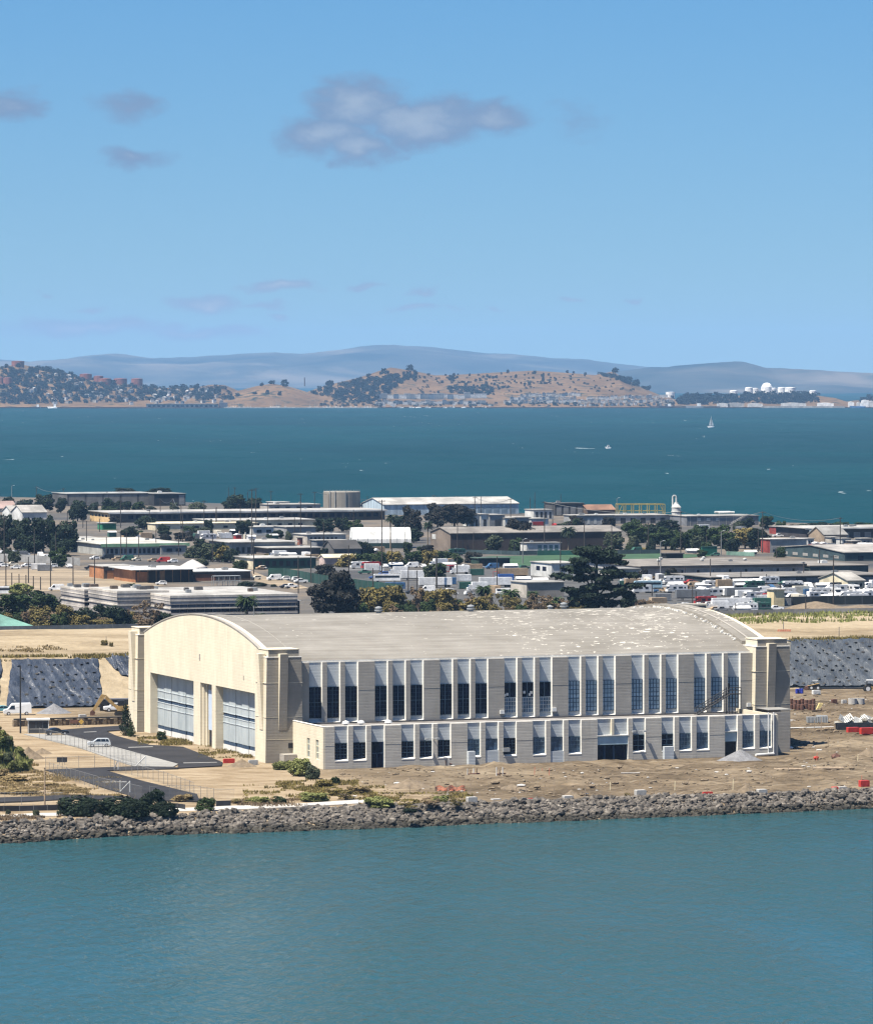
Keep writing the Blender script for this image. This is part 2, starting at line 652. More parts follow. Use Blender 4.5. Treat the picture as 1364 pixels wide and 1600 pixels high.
for u in gu:
    for v in gv:
        q = L2W(u, v)
        vs.append((q[0], q[1], ground_z(q[0], q[1])))
nv_ = len(gv)
gb.add(vs, [(i * nv_ + j, (i + 1) * nv_ + j, (i + 1) * nv_ + j + 1, i * nv_ + j + 1) for i in range(len(gu) - 1) for j in range(nv_ - 1)])
setting(gb.build('ground', dirt_m, smooth=True))

town_m, N, p, tc = custom('town ground')
rot = N.n('ShaderNodeMapping')
rot.inputs['Rotation'].default_value = (0, 0, -TH)
N.put(rot.inputs[0], tc)
f1 = N.noise(N.vec('MULTIPLY', rot.outputs[0], (.008, .012, 0)), 1.0, 5.0, 0.6, 0.3)
f2 = N.noise(tc, 0.25, 4.0, 0.7)
k = N.ramp(f1, [(0.36, (.032, .031, .029)), (0.48, (.064, .056, .044)), (0.56, (.115, .090, .062)), (0.64, (.053, .049, .043))])
k = N.mix(1.0, k, N.ramp(f2, [(0.3, (.8, .8, .8)), (0.7, (1.2, 1.2, 1.2))]), 'MULTIPLY')
N.put(p.inputs['Base Color'], k)
p.inputs['Roughness'].default_value = 0.9
far = [G(x, y) for x, y in ((1900, 832), (1700, 826), (1364, 820), (1180, 815), (1000, 806), (750, 800), (500, 792), (250, 783), (0, 776), (-300, 770), (-500, 768))]
near = [L2W(u, 180) for u in (-190, 0, 150, 300)]
near = [L2W(-500, 180)] + near + [L2W(700, 180)]
sheet('town_ground', [tuple(q[:2]) for q in near] + [tuple(q[:2]) for q in far], 0.0, town_m)
sand_m = mat('sand', (.30, .24, .16), .95, .18, .06, fine=.12)
beach = [G(x, y) for x, y in ((1900, 829), (1700, 822), (1364, 816.5), (1180, 811), (1000, 802), (1000, 808), (1180, 817), (1364, 822), (1900, 834))]
bb = MB()
n5 = beach[:5]
m5 = [beach[8], beach[8], beach[7], beach[6], beach[5]]
fl = [tuple(q[:2]) + (SEA - 1,) for q in n5] + [tuple(q[:2]) + (0.05,) for q in m5]
bb.add(fl, [(i, i + 1, i + 6, i + 5) for i in range(4)])
setting(bb.build('beach', sand_m))

# fill terrace behind the hangar
terr_m, N, p, tc = custom('fill soil')
f1 = N.noise(N.vec('MULTIPLY', tc, (.4, 1, 1)), 0.05, 5.0, 0.65, 0.4)
f2 = N.noise(tc, 0.5, 4.0, 0.7)
k = N.ramp(f1, [(0.34, (.15, .115, .072)), (0.5, (.255, .205, .135)), (0.64, (.31, .255, .175))])
k = N.mix(1.0, k, N.ramp(f2, [(0.3, (.8, .8, .8)), (0.7, (1.15, 1.15, 1.15))]), 'MULTIPLY')
N.put(p.inputs['Base Color'], k)
p.inputs['Roughness'].default_value = 0.95
p.inputs['Specular IOR Level'].default_value = 0.05
bumpy(N, p, N.noise(tc, 0.6, 5.0, 0.7), 0.8, 0.4)
T0, T1, TZ = 154.0, 171.0, 9.5


def terrace_z(u, v):
    if v <= T1:
        t = max(0, (v - T0) / (T1 - T0))
        return TZ * t + .25 * fbm(u, v, 5, 2, 4) * math.sin(min(1, t) * math.pi) - .1 * (t == 0)
    if v > 286:
        return TZ * max(0.0, 1 - (v - 286) / 14) - .1
    return TZ + .35 * smooth(T1, T1 + 6, v) * (fbm(u, v, 20, 5, 4) + .3) + .8 * smooth(205, 230, v) * smooth(286, 270, v)


tu = np.arange(-230, 420.1, 2.5)
tv = np.concatenate([np.arange(T0 - 1, T1 + 6, 1.0), np.arange(T1 + 8, 300.1, 3.0), [300.2]])
tb = MB()
vs = []
for u in tu:
    for v in tv:
        vs.append(tuple(L2W(u, v)[:2]) + (terrace_z(u, v) if v < 300.15 else -1.0,))
n_ = len(tv)
tb.add(vs, [(i * n_ + j, (i + 1) * n_ + j, (i + 1) * n_ + j + 1, i * n_ + j + 1) for i in range(len(tu) - 1) for j in range(n_ - 1)])
setting(tb.build('embankment', terr_m, smooth=True))

# ------------------------------------------------------------------ asphalt and concrete in front of the hangar door
asph_m = mat('asphalt', (.021, .0205, .022), .9, .3, .12, fine=.12, spec=.2)
conc_m = mat('concrete slab', (.22, .215, .20), .9, .12, .15, fine=.1, spec=.2)
pale_m = mat('pale concrete', (.36, .345, .315), .9, .15, .3, fine=.12, spec=.2)


def k6(pts):                                   # photograph points read from a 3.248x enlargement
    return [(x / 3.248, 1080 + y / 3.248) for x, y in pts]


def strip(name, pts, z, m):
    b = MB()
    q = [G(x, y) for x, y in pts]
    n = len(q)
    c = sum(q) / n
    b.add([(a[0], a[1], z) for a in q] + [(a[0], a[1], z - .4) for a in q], [tuple(range(n))[::-1]] + [(i, (i + 1) % n, n + (i + 1) % n, n + i) for i in range(n)])
    o = b.build(name, m)
    return setting(o)


strip('concrete_pavement', k6([(120, 222), (330, 226), (600, 292), (905, 374), (880, 388), (680, 386), (400, 290), (240, 250)]), .16, conc_m)
strip('asphalt_road', k6([(300, 202), (480, 188), (660, 178), (690, 196), (540, 208), (590, 232), (760, 278), (930, 288), (1130, 366), (1125, 384), (900, 396), (905, 374), (600, 292), (330, 226)]), .20, asph_m)
strip('asphalt_road', k6([(228, 404), (400, 396), (700, 386), (900, 392), (905, 398), (540, 408), (720, 460), (1000, 528), (1010, 560), (700, 548), (420, 460)]), .18, asph_m)
paint_m = mat('road paint', (.16, .158, .15), .8, .2, 1.0)
strip('road_marking', k6([(425, 213), (490, 210), (490, 213), (426, 216)]), .215, paint_m)
strip('road_marking', k6([(650, 290), (775, 286), (777, 290), (652, 294)]), .215, paint_m)
strip('road_marking', k6([(930, 369), (1100, 366), (1102, 369), (932, 373)]), .215, paint_m)
strip('road_marking', k6([(520, 466), (640, 463), (645, 467), (526, 470)]), .20, paint_m)
strip('road', [(-40, 1249), (60, 1246), (110, 1243), (330, 1250), (330, 1254), (110, 1250), (60, 1253), (-40, 1256)], .17, asph_m)
strip('footpath', [(-60, 1279), (0, 1275), (60, 1272), (130, 1271), (250, 1266), (350, 1261), (470, 1257), (560, 1251), (590, 1252), (560, 1257), (470, 1262), (350, 1267), (250, 1270), (130, 1275), (60, 1277), (-60, 1284)], .14, pale_m)

# ------------------------------------------------------------------ the hangar (local axes: u along the long side, v in depth)
HG = thing('hangar', 'huge cream concrete hangar with barrel roof, corner towers and two tall doors', 'hangar', ORG, TH)


def board_wall(name, c, stain, grain=.05):
    m, N, p, tc = custom(name)
    f1 = N.noise(N.vec('MULTIPLY', tc, (1, 1, .35)), 0.35, 5.0, 0.65)
    f2 = N.noise(N.vec('MULTIPLY', tc, (.35, .35, 1.5)), 0.9, 5.0, 0.65)
    st = N.noise(N.vec('MULTIPLY', tc, (1, 1, .07)), 0.9, 4.0, 0.65)
    k = N.mix(N.mapr(f1, .3, .7), tuple(q * .90 for q in c), tuple(min(.95, q * 1.05) for q in c))
    k = N.mix(1.0, k, N.ramp(f2, [(.3, (1 - grain, 1 - grain * 1.1, 1 - grain * 1.2)), (.62, (1 + grain * .5,) * 3)]), 'MULTIPLY')
    k = N.mix(N.math('MULTIPLY', N.mapr(st, .55, .75), stain), k, (.26, .24, .19))
    N.put(p.inputs['Base Color'], k)
    p.inputs['Roughness'].default_value = .9
    p.inputs['Specular IOR Level'].default_value = .1
    zz = N.sep(tc)[2]
    seam = N.math('PINGPONG', zz, .30)
    h = N.math('ADD', N.math('MULTIPLY', N.mapr(seam, .0, .06), .6), N.math('MULTIPLY', f2, 1.2))
    bumpy(N, p, h, .35 + grain * 2.5, .03 + grain * .25)
    return m


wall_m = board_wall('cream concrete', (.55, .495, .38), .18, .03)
facade_m = board_wall('cream render', (.575, .52, .40), .40, .02)
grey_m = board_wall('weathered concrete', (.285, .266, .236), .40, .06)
annex_m = board_wall('annex concrete', (.405, .382, .336), .35, .06)
reveal_m = board_wall('sunlit toned reveal', (.60, .585, .535), .12)  # paler than the fronts: sunlight on the reveals painted into the tone
side_m = board_wall('shade toned concrete', (.235, .215, .183), .40, .06)  # cream darkened: shade of the towers' long faces put into the colour
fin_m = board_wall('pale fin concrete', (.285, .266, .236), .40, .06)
panel_m = board_wall('grey painted concrete', (.38, .41, .43), .22, .06)
white_m = mat('white edge', (.60, .58, .53), .8, .1, .8)
glass_m, N, p, tc = custom('dark glass')
k = N.mix(N.mapr(N.noise(tc, .6, 3.0), .35, .7), (.003, .004, .010), (.006, .009, .028))
N.put(p.inputs['Base Color'], k)
p.inputs['Roughness'].default_value = .25
p.inputs['Specular IOR Level'].default_value = .14
pale_glass_m = mat('pale wired glass', (.23, .32, .39), .3, .25, .9, spec=.4)
mid_glass_m = mat('reflecting glass', (.06, .10, .15), .25, .5, .8, spec=.4)
muntin_m = mat('blue grey steel', (.10, .15, .19), .6, .1, 1.0)
dark_muntin_m = mat('dark steel sash', (.035, .06, .10), .6, .1, 1.0)
pale_muntin_m = mat('pale sash', (.42, .44, .45), .6, .1, 1.0)

HW, HL = 88.0, 106.3                             # width across the doors, length
WV = 1.5                                         # plane of the long wall
EAVE = 18.35
RD = 0.85                                        # depth of the window recesses


def arc(v, lift=0.0):
    return 25.0 + lift - (v - 44.0) ** 2 / 272.0


# four towers, each with a stepped cap and two tapering pilasters
def tower(u0, u1, v0, v1, fu, fv):
    b = MB()
    t = .28
    b.hexa([(u0 - t, v0 - .0, -.5), (u1 + t, v0, -.5), (u1 + t, v1, -.5), (u0 - t, v1, -.5)], [(u0, v0, 19.6), (u1, v0, 19.6), (u1, v1, 19.6), (u0, v1, 19.6)])
    for z in (4.3, 8.4, 14.8):                   # pour joints: shallow proud lips
        b.box(u0 - t * .8, u1 + t * .8, v0 - .03, v1 + .03, z, z + .07)
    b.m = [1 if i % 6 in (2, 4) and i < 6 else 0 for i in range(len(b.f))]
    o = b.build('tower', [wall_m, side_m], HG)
    o['label'] = 'stepped corner tower with a tapering pilaster on each outer face'
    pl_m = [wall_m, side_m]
    c = MB().box(u0 + .45, u1 - .4, v0 + .35, v1 - .35, 19.6, 21.0)
    c.box(u0 + .35, u1 - .3, v0 + .25, v1 - .25, 20.92, 21.06)
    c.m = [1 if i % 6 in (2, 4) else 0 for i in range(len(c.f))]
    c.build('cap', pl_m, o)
    cp_ = MB().box(u0 - .06, u1 + .06, v0 - .06, v1 + .06, 19.55, 19.68)
    cp_.build('coping', white_m, o)
    p_ = MB()
    a, e = u0 + 2.3, u0 + 3.9                    # on the long face
    s = -1 if fv < 0 else 1
    y = v0 if s < 0 else v1
    top, bot = 20.25, 6.1
    pts_b = [(a, y, bot), (e, y, bot)]
    A = [(a, y + s * .06, bot), (e, y + s * .06, bot), (e, y - s * .3, bot), (a, y - s * .3, bot)]
    B = [(a, y + s * 1.05, top), (e, y + s * 1.05, top), (e, y - s * .3, top), (a, y - s * .3, top)]
    if s > 0:
        A, B = A[::-1], B[::-1]
    p_.hexa(A, B)
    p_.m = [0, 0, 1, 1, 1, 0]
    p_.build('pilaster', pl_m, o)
    p_ = MB()
    s = -1 if fu < 0 else 1
    x = u0 if s < 0 else u1
    a, e = v0 + 1.7, v0 + 3.5
    A = [(x + s * .3, a, bot), (x - s * .3, a, bot), (x - s * .3, e, bot), (x + s * .3, e, bot)]
    B = [(x + s * 1.05, a, top), (x - s * .3, a, top), (x - s * .3, e, top), (x + s * 1.05, e, top)]
    if s > 0:
        A, B = A[::-1], B[::-1]
    p_.hexa(A, B)
    p_.build('pilaster', wall_m, o)
    return o


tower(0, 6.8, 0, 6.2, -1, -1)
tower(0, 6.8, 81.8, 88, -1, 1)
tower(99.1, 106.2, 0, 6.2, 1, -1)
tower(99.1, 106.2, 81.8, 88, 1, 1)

# end walls: an arched sheet of concrete, the near one with the door opening
DA, DB = (48.9, 77.6), (10.9, 34.9)
HEAD = 12.25


def arch_wall(u0, u1, opening):
    b = MB()
    cuts = [6.2, 10.9, 34.9, 37.3, 48.9, 77.6, 81.8]
    vsn = sorted(set(list(np.linspace(6.2, 81.8, 43)) + cuts))
    for a, c in zip(vsn[:-1], vsn[1:]):
        lo = -.3
        mid = (a + c) / 2
        if opening and 10.9 < mid < 77.6:
            lo = HEAD
        za, zc = arc(a, .35), arc(c, .35)
        b.add([(u0, a, lo), (u1, a, lo), (u1, c, lo), (u0, c, lo), (u0, a, za), (u1, a, za), (u1, c, zc), (u0, c, zc)],
              [(0, 3, 2, 1), (4, 5, 6, 7), (0, 4, 7, 3), (1, 2, 6, 5)] + ([(0, 1, 5, 4)] if a in (6.2,) else []) + ([(3, 7, 6, 2)] if c == 81.8 else []))
    if opening:
        for a, s in ((10.9, 1), (77.6, -1)):     # jambs of the opening
            b.add([(u0, a, 0), (u1, a, 0), (u1, a, HEAD), (u0, a, HEAD)], [(0, 1, 2, 3)])
    return b


fw = arch_wall(1.3, 3.0, True)
facade = fw.build('arched_facade', facade_m, HG)
cb = MB()
arch_pts = [(v, arc(v, .35)) for v in np.linspace(6.2, 81.8, 40)]
for (v0, z0), (v1, z1) in zip(arch_pts[:-1], arch_pts[1:]):
    cb.hexa([(1.2, v0, z0), (1.9, v0, z0), (1.9, v1, z1), (1.2, v1, z1)], [(1.2, v0, z0 + .22), (1.9, v0, z0 + .22), (1.9, v1, z1 + .22), (1.2, v1, z1 + .22)])
cb.build('coping', grey_m, facade)
arch_wall(103.4, 105.0, False).build('rear_end_wall', wall_m, HG)
vb = MB().box(1.22, 1.3, 44.6, 45.2, 16.6, 17.8)
vb.build('vent', grey_m, facade)
vb = MB().box(1.24, 1.3, 17.5, 17.8, 14.4, 15.2)
vb.build('vent', grey_m, facade)

# centre pier between the doors with its ribbed jambs and the narrow door
pm = MB()
pm.box(1.3, 4.2, 34.9, 37.3, -.3, HEAD)
pm.box(1.3, 4.2, 44.6, 48.9, -.3, HEAD)
for i, v in enumerate((43.9, 43.2, 42.5)):
    pm.box(1.75 + .45 * i, 4.2, v, v + .7, -.3, HEAD)
pm.build('centre_pier', wall_m, HG)
door_m, N, p, tc = custom('pale ribbed steel')
x_, y_, z_ = N.sep(tc)
f1 = N.noise(N.vec('MULTIPLY', tc, (1, 1, .25)), .5, 4.0, .65)
k = N.mix(N.mapr(f1, .3, .7), (.36, .40, .41), (.46, .495, .50))
st = N.noise(N.vec('MULTIPLY', tc, (1, 2.2, .09)), .9, 3.0, .6)
k = N.mix(N.math('MULTIPLY', N.mapr(st, .56, .7), .45), k, (.25, .28, .28))
N.put(p.inputs['Base Color'], k)
p.inputs['Roughness'].default_value = .6
lite_m = mat('light blue panel', (.40, .47, .56), .5, .06, .8)
base_m = mat('white door base', (.56, .54, .50), .8, .12, .6)
fillm = MB().box(2.3, 3.2, 37.3, 42.5, 3.2, 10.9)
fillm.build('blank_panel', lite_m, HG)
fm = MB().box(2.3, 3.2, 37.3, 42.5, 10.9, HEAD, 0)
fm.build('transom', mid_glass_m, HG)
pd = MB()
pd.box(2.4, 2.6, 37.5, 39.6, 0, 3.2)
pd.box(2.4, 2.6, 40.0, 42.3, 0, 3.2)
pdo = pd.build('door', glass_m, HG)
fr_ = MB().box(2.3, 2.7, 39.6, 40.0, 0, 3.2)
fr_.build('door_frame', lite_m, pdo)
for d0, d1 in (DA, DB):
    n = 6
    w = (d1 - d0) / n
    for i in range(n):                           # each big door is a row of sliding leaves
        a, c = d0 + i * w + .04, d0 + (i + 1) * w - .04
        du = .14 * (i % 2)
        b = MB()
        for z0, z1 in ((1.75, 6.35), (7.15, HEAD)):
            k_ = 0
            y0 = a
            while y0 < c - .05:                  # ribs
                y1 = min(c, y0 + .42)
                b.box(2.72 + du, 2.9 + du, y0, y1, z0, z1)
                b.box(2.66 + du, 2.72 + du, y0 + .08, min(c, y0 + .22), z0, z1)
                y0 = y1
        for z in (5.2, 8.6):
            b.box(2.6 + du, 2.7 + du, a, c, z, z + .14)
        b.box(2.62 + du, 2.9 + du, a, c, 6.30, 6.42)
        b.box(2.62 + du, 2.9 + du, a, c, 7.08, 7.2)
        lf = b.build('door_leaf', door_m, HG)
        for z0, z1 in ((6.42, 7.08), (.98, 1.72)):
            g = MB()
            q = a + .1
            while q < c - .3:
                g.box(2.75 + du, 2.85 + du, q, min(q + .82, c - .08), z0, z1)
                q += .96
            g.build('window_strip', dark_muntin_m, lf)['kind'] = 'stuff'
        MB().box(2.68 + du, 2.88 + du, a, c, .0, 1.0).build('base_panel', base_m, lf)
    MB().box(2.55, 3.1, d0, d1, -.2, .06).build('door_track', conc_m, HG)
MB().box(2.95, 3.6, 10.9, 77.6, HEAD - .02, HEAD + 1.2).build('door_head', wall_m, HG)

# long wall: back plane, bottom band, wide piers, fins
BAY, SLOT, FIN = 13.0, 2.62, .93
U_FIRST = 8.79
lw = MB()
lw.box(6.8, 99.1, WV + RD, WV + RD + .5, -.3, EAVE)
lw.box(6.8, 99.1, WV, WV + RD, -.3, 6.75)
lw.build('long_wall', panel_m, HG)
MB().box(6.7, 99.2, 86.0, 86.6, -.3, EAVE).build('rear_wall', wall_m, HG)
groups = [U_FIRST + BAY * i for i in range(7)]
edges = [6.8] + [e for g in groups for e in (g, g + 3 * SLOT + 2 * FIN)] + [99.1]
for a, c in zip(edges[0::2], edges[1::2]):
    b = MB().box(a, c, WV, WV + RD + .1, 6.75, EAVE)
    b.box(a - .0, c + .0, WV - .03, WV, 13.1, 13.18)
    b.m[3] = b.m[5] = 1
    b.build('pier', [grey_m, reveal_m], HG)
MB().box(6.8, 99.1, WV + RD - .06, WV + RD + .35, EAVE - .02, EAVE + .1).build('coping', white_m, HG)


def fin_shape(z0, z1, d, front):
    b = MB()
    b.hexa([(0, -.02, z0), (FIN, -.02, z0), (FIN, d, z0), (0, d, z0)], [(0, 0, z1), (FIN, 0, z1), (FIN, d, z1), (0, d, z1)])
    b.m = [1 if i % 6 in (3, 5) else 0 for i in range(len(b.f))]      # reveals are paler: sun on the fin sides is put into the colour
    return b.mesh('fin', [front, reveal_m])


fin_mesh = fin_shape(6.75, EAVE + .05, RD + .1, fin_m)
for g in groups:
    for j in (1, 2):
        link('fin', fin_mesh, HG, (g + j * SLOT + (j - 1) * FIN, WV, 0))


def sash(w, h, nx, ny, m_glass, m_bar, bar, m_top=None, thick_mid=None):
    """window: glass, frame and sash bars as one mesh of three materials"""
    g = MB().box(.0, w, .10, .16, 0, h * (.5 if m_top else 1))
    gl = g
    bars = MB()
    fr = .09
    bars.box(0, fr, 0, .14, 0, h)
    bars.box(w - fr, w, 0, .14, 0, h)
    bars.box(fr, w - fr, 0, .14, 0, fr)
    bars.box(fr, w - fr, 0, .14, h - fr, h)
    for i in range(1, nx):
        x = w * i / nx
        bars.box(x - bar / 2, x + bar / 2, .03, .12, fr, h - fr)
    for j in range(1, ny):
        z = h * j / ny
        bb_ = bar * (1.6 if thick_mid and j in thick_mid else 1)
        bars.box(fr, w - fr, .02, .13, z - bb_ / 2, z + bb_ / 2)
    return gl.mesh('glass', m_glass), bars.mesh('sash_bars', m_bar)


WZ0, WZ1 = 7.95, 13.75
dark_sash = sash(SLOT, WZ1 - WZ0, 2, 2, glass_m, muntin_m, .10)
fine_bars = sash(SLOT, WZ1 - WZ0, 4, 8, glass_m, dark_muntin_m, .045)[1]
pale_sash = sash(SLOT, WZ1 - WZ0, 4, 7, pale_glass_m, dark_muntin_m, .10, thick_mid=(3,))
low_pale = sash(SLOT, (WZ1 - WZ0) * .5, 5, 4, mid_glass_m, pale_muntin_m, .075)
up_dark = sash(SLOT, (WZ1 - WZ0) * .5, 2, 1, glass_m, muntin_m, .10)
chip_m = mat('boarded pane', (.55, .55, .53), .8, .1, 1.0)


def window(data, u, v, z, extra=None, data2=None):
    w = link('window', data[0], HG, (u, v, z))
    link('sash_bars', data[1], w)
    if extra is not None:
        link('sash_bars', extra, w)
    if data2:
        up = (WZ1 - WZ0) * .5
        link('glass', data2[0], w, (0, 0, up))
        link('sash_bars', data2[1], w, (0, 0, up))
    return w


sill_mesh = None
sb = MB()
sb.add([(0, -RD, -.95), (SLOT, -RD, -.95), (SLOT, .0, -.62), (0, .0, -.62), (0, -RD, -1.25), (SLOT, -RD, -1.25), (SLOT, 0, -1.25), (0, 0, -1.25)],
       [(0, 1, 2, 3), (4, 5, 1, 0), (5, 6, 2, 1), (7, 4, 0, 3), (6, 7, 3, 2), (7, 6, 5, 4)])
sill_mesh = sb.mesh('sill', white_m)
for gi, g in enumerate(groups):
    for j in range(3):
        u = g + j * (SLOT + FIN)
        v = WV + RD - .16
        if gi < 3:
            w = window(dark_sash, u, v, WZ0, fine_bars)
        elif gi == 3:
            w = window(low_pale, u, v, WZ0, None, up_dark)
            for (a, c) in (((.1, .3), (.6, .5)), ((.5, .9), (1.6, .35), (1.9, .8)), ())[j]:
                MB().box(a, a + .45, -.02, .05, 2.9 + c * .8, 3.4 + c * .8).build('boarded_pane', chip_m, w)
        else:
            w = window(pale_sash, u, v, WZ0)
            if gi == 6 and j == 2:
                MB().box(.25, .75, .02, .09, 3.75, 4.4).build('missing_pane', glass_m, w)
        link('sill', sill_mesh, HG, (u, WV + RD, WZ0))

# roof: barrel of worn felt, higher over both end bays
roof_m, N, p, tc = custom('worn roof felt')
sv = N.vec('MULTIPLY', tc, (.06, 1.0, 1.0))
f1 = N.noise(sv, 1.1, 4.0, .65, .2)
f2 = N.noise(N.vec('MULTIPLY', tc, (.3, .3, 1)), .25, 5.0, .65)
k = N.ramp(f1, [(.30, (.152, .141, .124)), (.5, (.182, .171, .151)), (.70, (.214, .202, .180))])
k = N.mix(1.0, k, N.ramp(f2, [(.3, (.78, .77, .75)), (.7, (1.15, 1.15, 1.15))]), 'MULTIPLY')
sx, sy, sz = N.sep(tc)
k = N.mix(N.math('MULTIPLY', N.mapr(N.math('PINGPONG', sy, .95), .0, .10, 1, 0), .22), k, (.22, .20, .17))
fl1 = N.noise(N.vec('MULTIPLY', tc, (.45, 1.0, 1)), 1.25, 3.0, .65, .3)
fl2 = N.noise(tc, .06, 3.0, .6)
grad = N.mapr(sx, 20, 75, -.02, .06)
ridge_w = N.mapr(N.math('ABSOLUTE', N.math('SUBTRACT', sy, 34.0)), 0, 28, .045, -.02)
fl = N.math('ADD', N.math('ADD', fl1, N.math('MULTIPLY', N.math('SUBTRACT', fl2, .5), .30)), N.math('ADD', grad, ridge_w))
k = N.mix(N.math('MULTIPLY', N.mapr(fl, .69, .72), .72), k, (.56, .53, .46))
dk = N.noise(N.vec('MULTIPLY', tc, (.5, .12, 1)), .25, 4.0, .6, .5)
k = N.mix(N.math('MULTIPLY', N.mapr(dk, .60, .72), .35), k, (.20, .18, .155))
N.put(p.inputs['Base Color'], k)
p.inputs['Roughness'].default_value = .9
p.inputs['Specular IOR Level'].default_value = .1
bumpy(N, p, f1, .6, .1)


def barrel(u0, u1, lift, name, mt, v0=1.25, v1=86.8):
    b = MB()
    vv = np.linspace(v0, v1, 56)
    n = len(vv)
    us = np.linspace(u0, u1, max(2, int((u1 - u0) / 4)))
    top = [(u, v, arc(v, lift) + .05 + (.05 * fbm(u, v, 4, 3, 3) if 0 < i < len(us) - 1 else 0)) for i, u in enumerate(us) for v in vv]
    b.add(top, [(i * n + j, (i + 1) * n + j, (i + 1) * n + j + 1, i * n + j + 1) for i in range(len(us) - 1) for j in range(n - 1)])
    for u, flip in ((u0, 1), (u1, 0)):           # end edges and eave edges have thickness
        e = [(u, v, arc(v, lift) + .08) for v in vv] + [(u, v, arc(v, lift) - .5 - lift) for v in vv]
        f = [(j, j + 1, n + j + 1, n + j) for j in range(n - 1)]
        b.add(e, f if not flip else [q[::-1] for q in f], 1)
    for v, flip in ((v0, 0), (v1, 1)):
        e = [(u0, v, arc(v, lift) + .08), (u1, v, arc(v, lift) + .08), (u1, v, arc(v, lift) - .25 - lift), (u0, v, arc(v, lift) - .25 - lift)]
        b.add(e, [(3, 2, 1, 0)] if not flip else [(0, 1, 2, 3)], 1)
    return b.build(name, mt, HG, smooth=False)


barrel(7.1, 98.9, 0.0, 'roof', [roof_m, white_m], WV + RD, 86.6)
barrel(1.9, 7.1, .12, 'end_bay_roof', [roof_m, white_m], 6.2, 81.8)
barrel(98.9, 103.5, .60, 'end_bay_roof', [roof_m, side_m], 6.2, 81.8)
rb = MB()
for i in range(170):                             # rubble and peeled flashing along the step of the far end bay
    v = random.uniform(8, 80)
    u = 98.7 + random.gauss(0, .35)
    s = random.uniform(.08, .26)
    z = arc(v) + .05
    rb.box(u - s * 1.1, u + s * .6, v - s * 1.6, v + s, z, z + s * random.uniform(.6, 1.5))
o = rb.build('peeled_flashing', white_m, HG)
o['kind'] = 'stuff'
db = MB()
vv = np.linspace(4, 80, 40)
for a, c in zip(vv[:-1], vv[1:]):                # pale line of sealed felt on the end bay
    db.hexa([(100.6, a, arc(a, .60) + .1), (101.0, a, arc(a, .60) + .1), (101.0, c, arc(c, .60) + .1), (100.6, c, arc(c, .60) + .1)],
            [(100.6, a, arc(a, .60) + .2), (101.0, a, arc(a, .60) + .2), (101.0, c, arc(c, .60) + .2), (100.6, c, arc(c, .60) + .2)])
db.build('felt_seam', vent_m if 'vent_m' in globals() else grey_m, HG)
vent_m = mat('galvanised metal', (.25, .26, .26), .5, .1, 1.0, metal=.2)
for u, v in ((38.2, 45), (57.6, 45), (79.5, 50)):
    b = MB().lathe([(.5, -.5), (.5, .4), (.85, .45), (.85, .7), (.5, .75), (.5, .95), (.75, 1.0), (.7, 1.2), (.15, 1.4)], 14)
    b.build('roof_ventilator', vent_m, HG, loc=(u, v, arc(v) + .0))
MB().tube((12, 44, 25), (12, 44, 27.0), .06).build('lightning_rod', vent_m, HG)
b = MB().lathe([(.5, 0), (.5, .5), (.7, .6), (.1, .9)], 10)
b.build('roof_ventilator', vent_m, HG, loc=(77.3, 52, arc(52)))

# annex: a low range along the long side
AV, AH = -17.06, 7.75
U0A, U1A = 5.1, 96.0
AG = [7.34 + 12.95 * i for i in range(7)]
ARD = .7
slab = MB()
slab.box(U0A + .4, U1A - .3, AV + ARD + .3, WV, 6.55, 6.9)
slab.build('annex_roof', mat('dark roof felt', (.16, .15, .14), .9, .3, .3), HG)
ew = MB()                                        # lit end wall with two windows let in
for v0, v1, z0, z1 in ((AV, -14.6, 0, AH), (-13.0, -9.6, 0, AH), (-8.0, 1.4, 0, AH), (-14.6, -13.0, 0, 1.6), (-14.6, -13.0, 5.2, AH), (-9.6, -8.0, 0, 1.6), (-9.6, -8.0, 5.2, AH)):
    ew.box(U0A, U0A + .4, v0, v1, z0 - (.3 if z0 == 0 else 0), z1)
ew.build('annex_end_wall', wall_m, HG)
for v in (-14.6, -9.6):
    b = MB().box(U0A + .22, U0A + .3, v, v + 1.6, 1.6, 5.2)
    w = b.build('window', mid_glass_m, HG)
    f = MB()
    for z in (1.6, 2.8, 4.0, 5.08):
        f.box(U0A + .14, U0A + .24, v, v + 1.6, z, z + .12)
    for y in (v, v + .76, v + 1.5):
        f.box(U0A + .13, U0A + .24, y, y + .09, 1.6, 5.2)
    f.build('sash_bars', mat('cream sash', (.62, .60, .45), .7), w)
MB().box(U1A - .4, U1A, AV, WV + .0, -.3, AH).build('annex_end_wall', wall_m, HG)
ab = MB()
ab.box(U0A + .4, U1A - .4, AV + ARD, AV + ARD + .35, 4.75, AH)
bot = []
ab.build('annex_wall', panel_m, HG)
cp2 = MB()
cp2.box(U0A - .05, U1A + .05, AV + ARD - .1, AV + ARD + .5, AH, AH + .1)
cp2.box(U0A - .06, U0A + .5, AV + .0, WV, AH, AH + .09)
cp2.build('annex_coping', white_m, HG)
ae = [U0A + .4] + [e for g in AG for e in (g, g + 3 * SLOT + 2 * FIN)] + [U1A - .4]
for a, c in zip(ae[0::2], ae[1::2]):
    b = MB().box(a, c, AV, AV + ARD + .3, -.3, AH)
    b.box(a, c, AV - .025, AV, 4.3, 4.36)
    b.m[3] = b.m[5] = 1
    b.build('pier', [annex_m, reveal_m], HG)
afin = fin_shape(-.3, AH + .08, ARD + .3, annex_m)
asill = MB().box(0, SLOT, 0, ARD + .1, -.3, 1.50)
asill = asill.mesh('apron_wall', annex_m)
asl = MB()
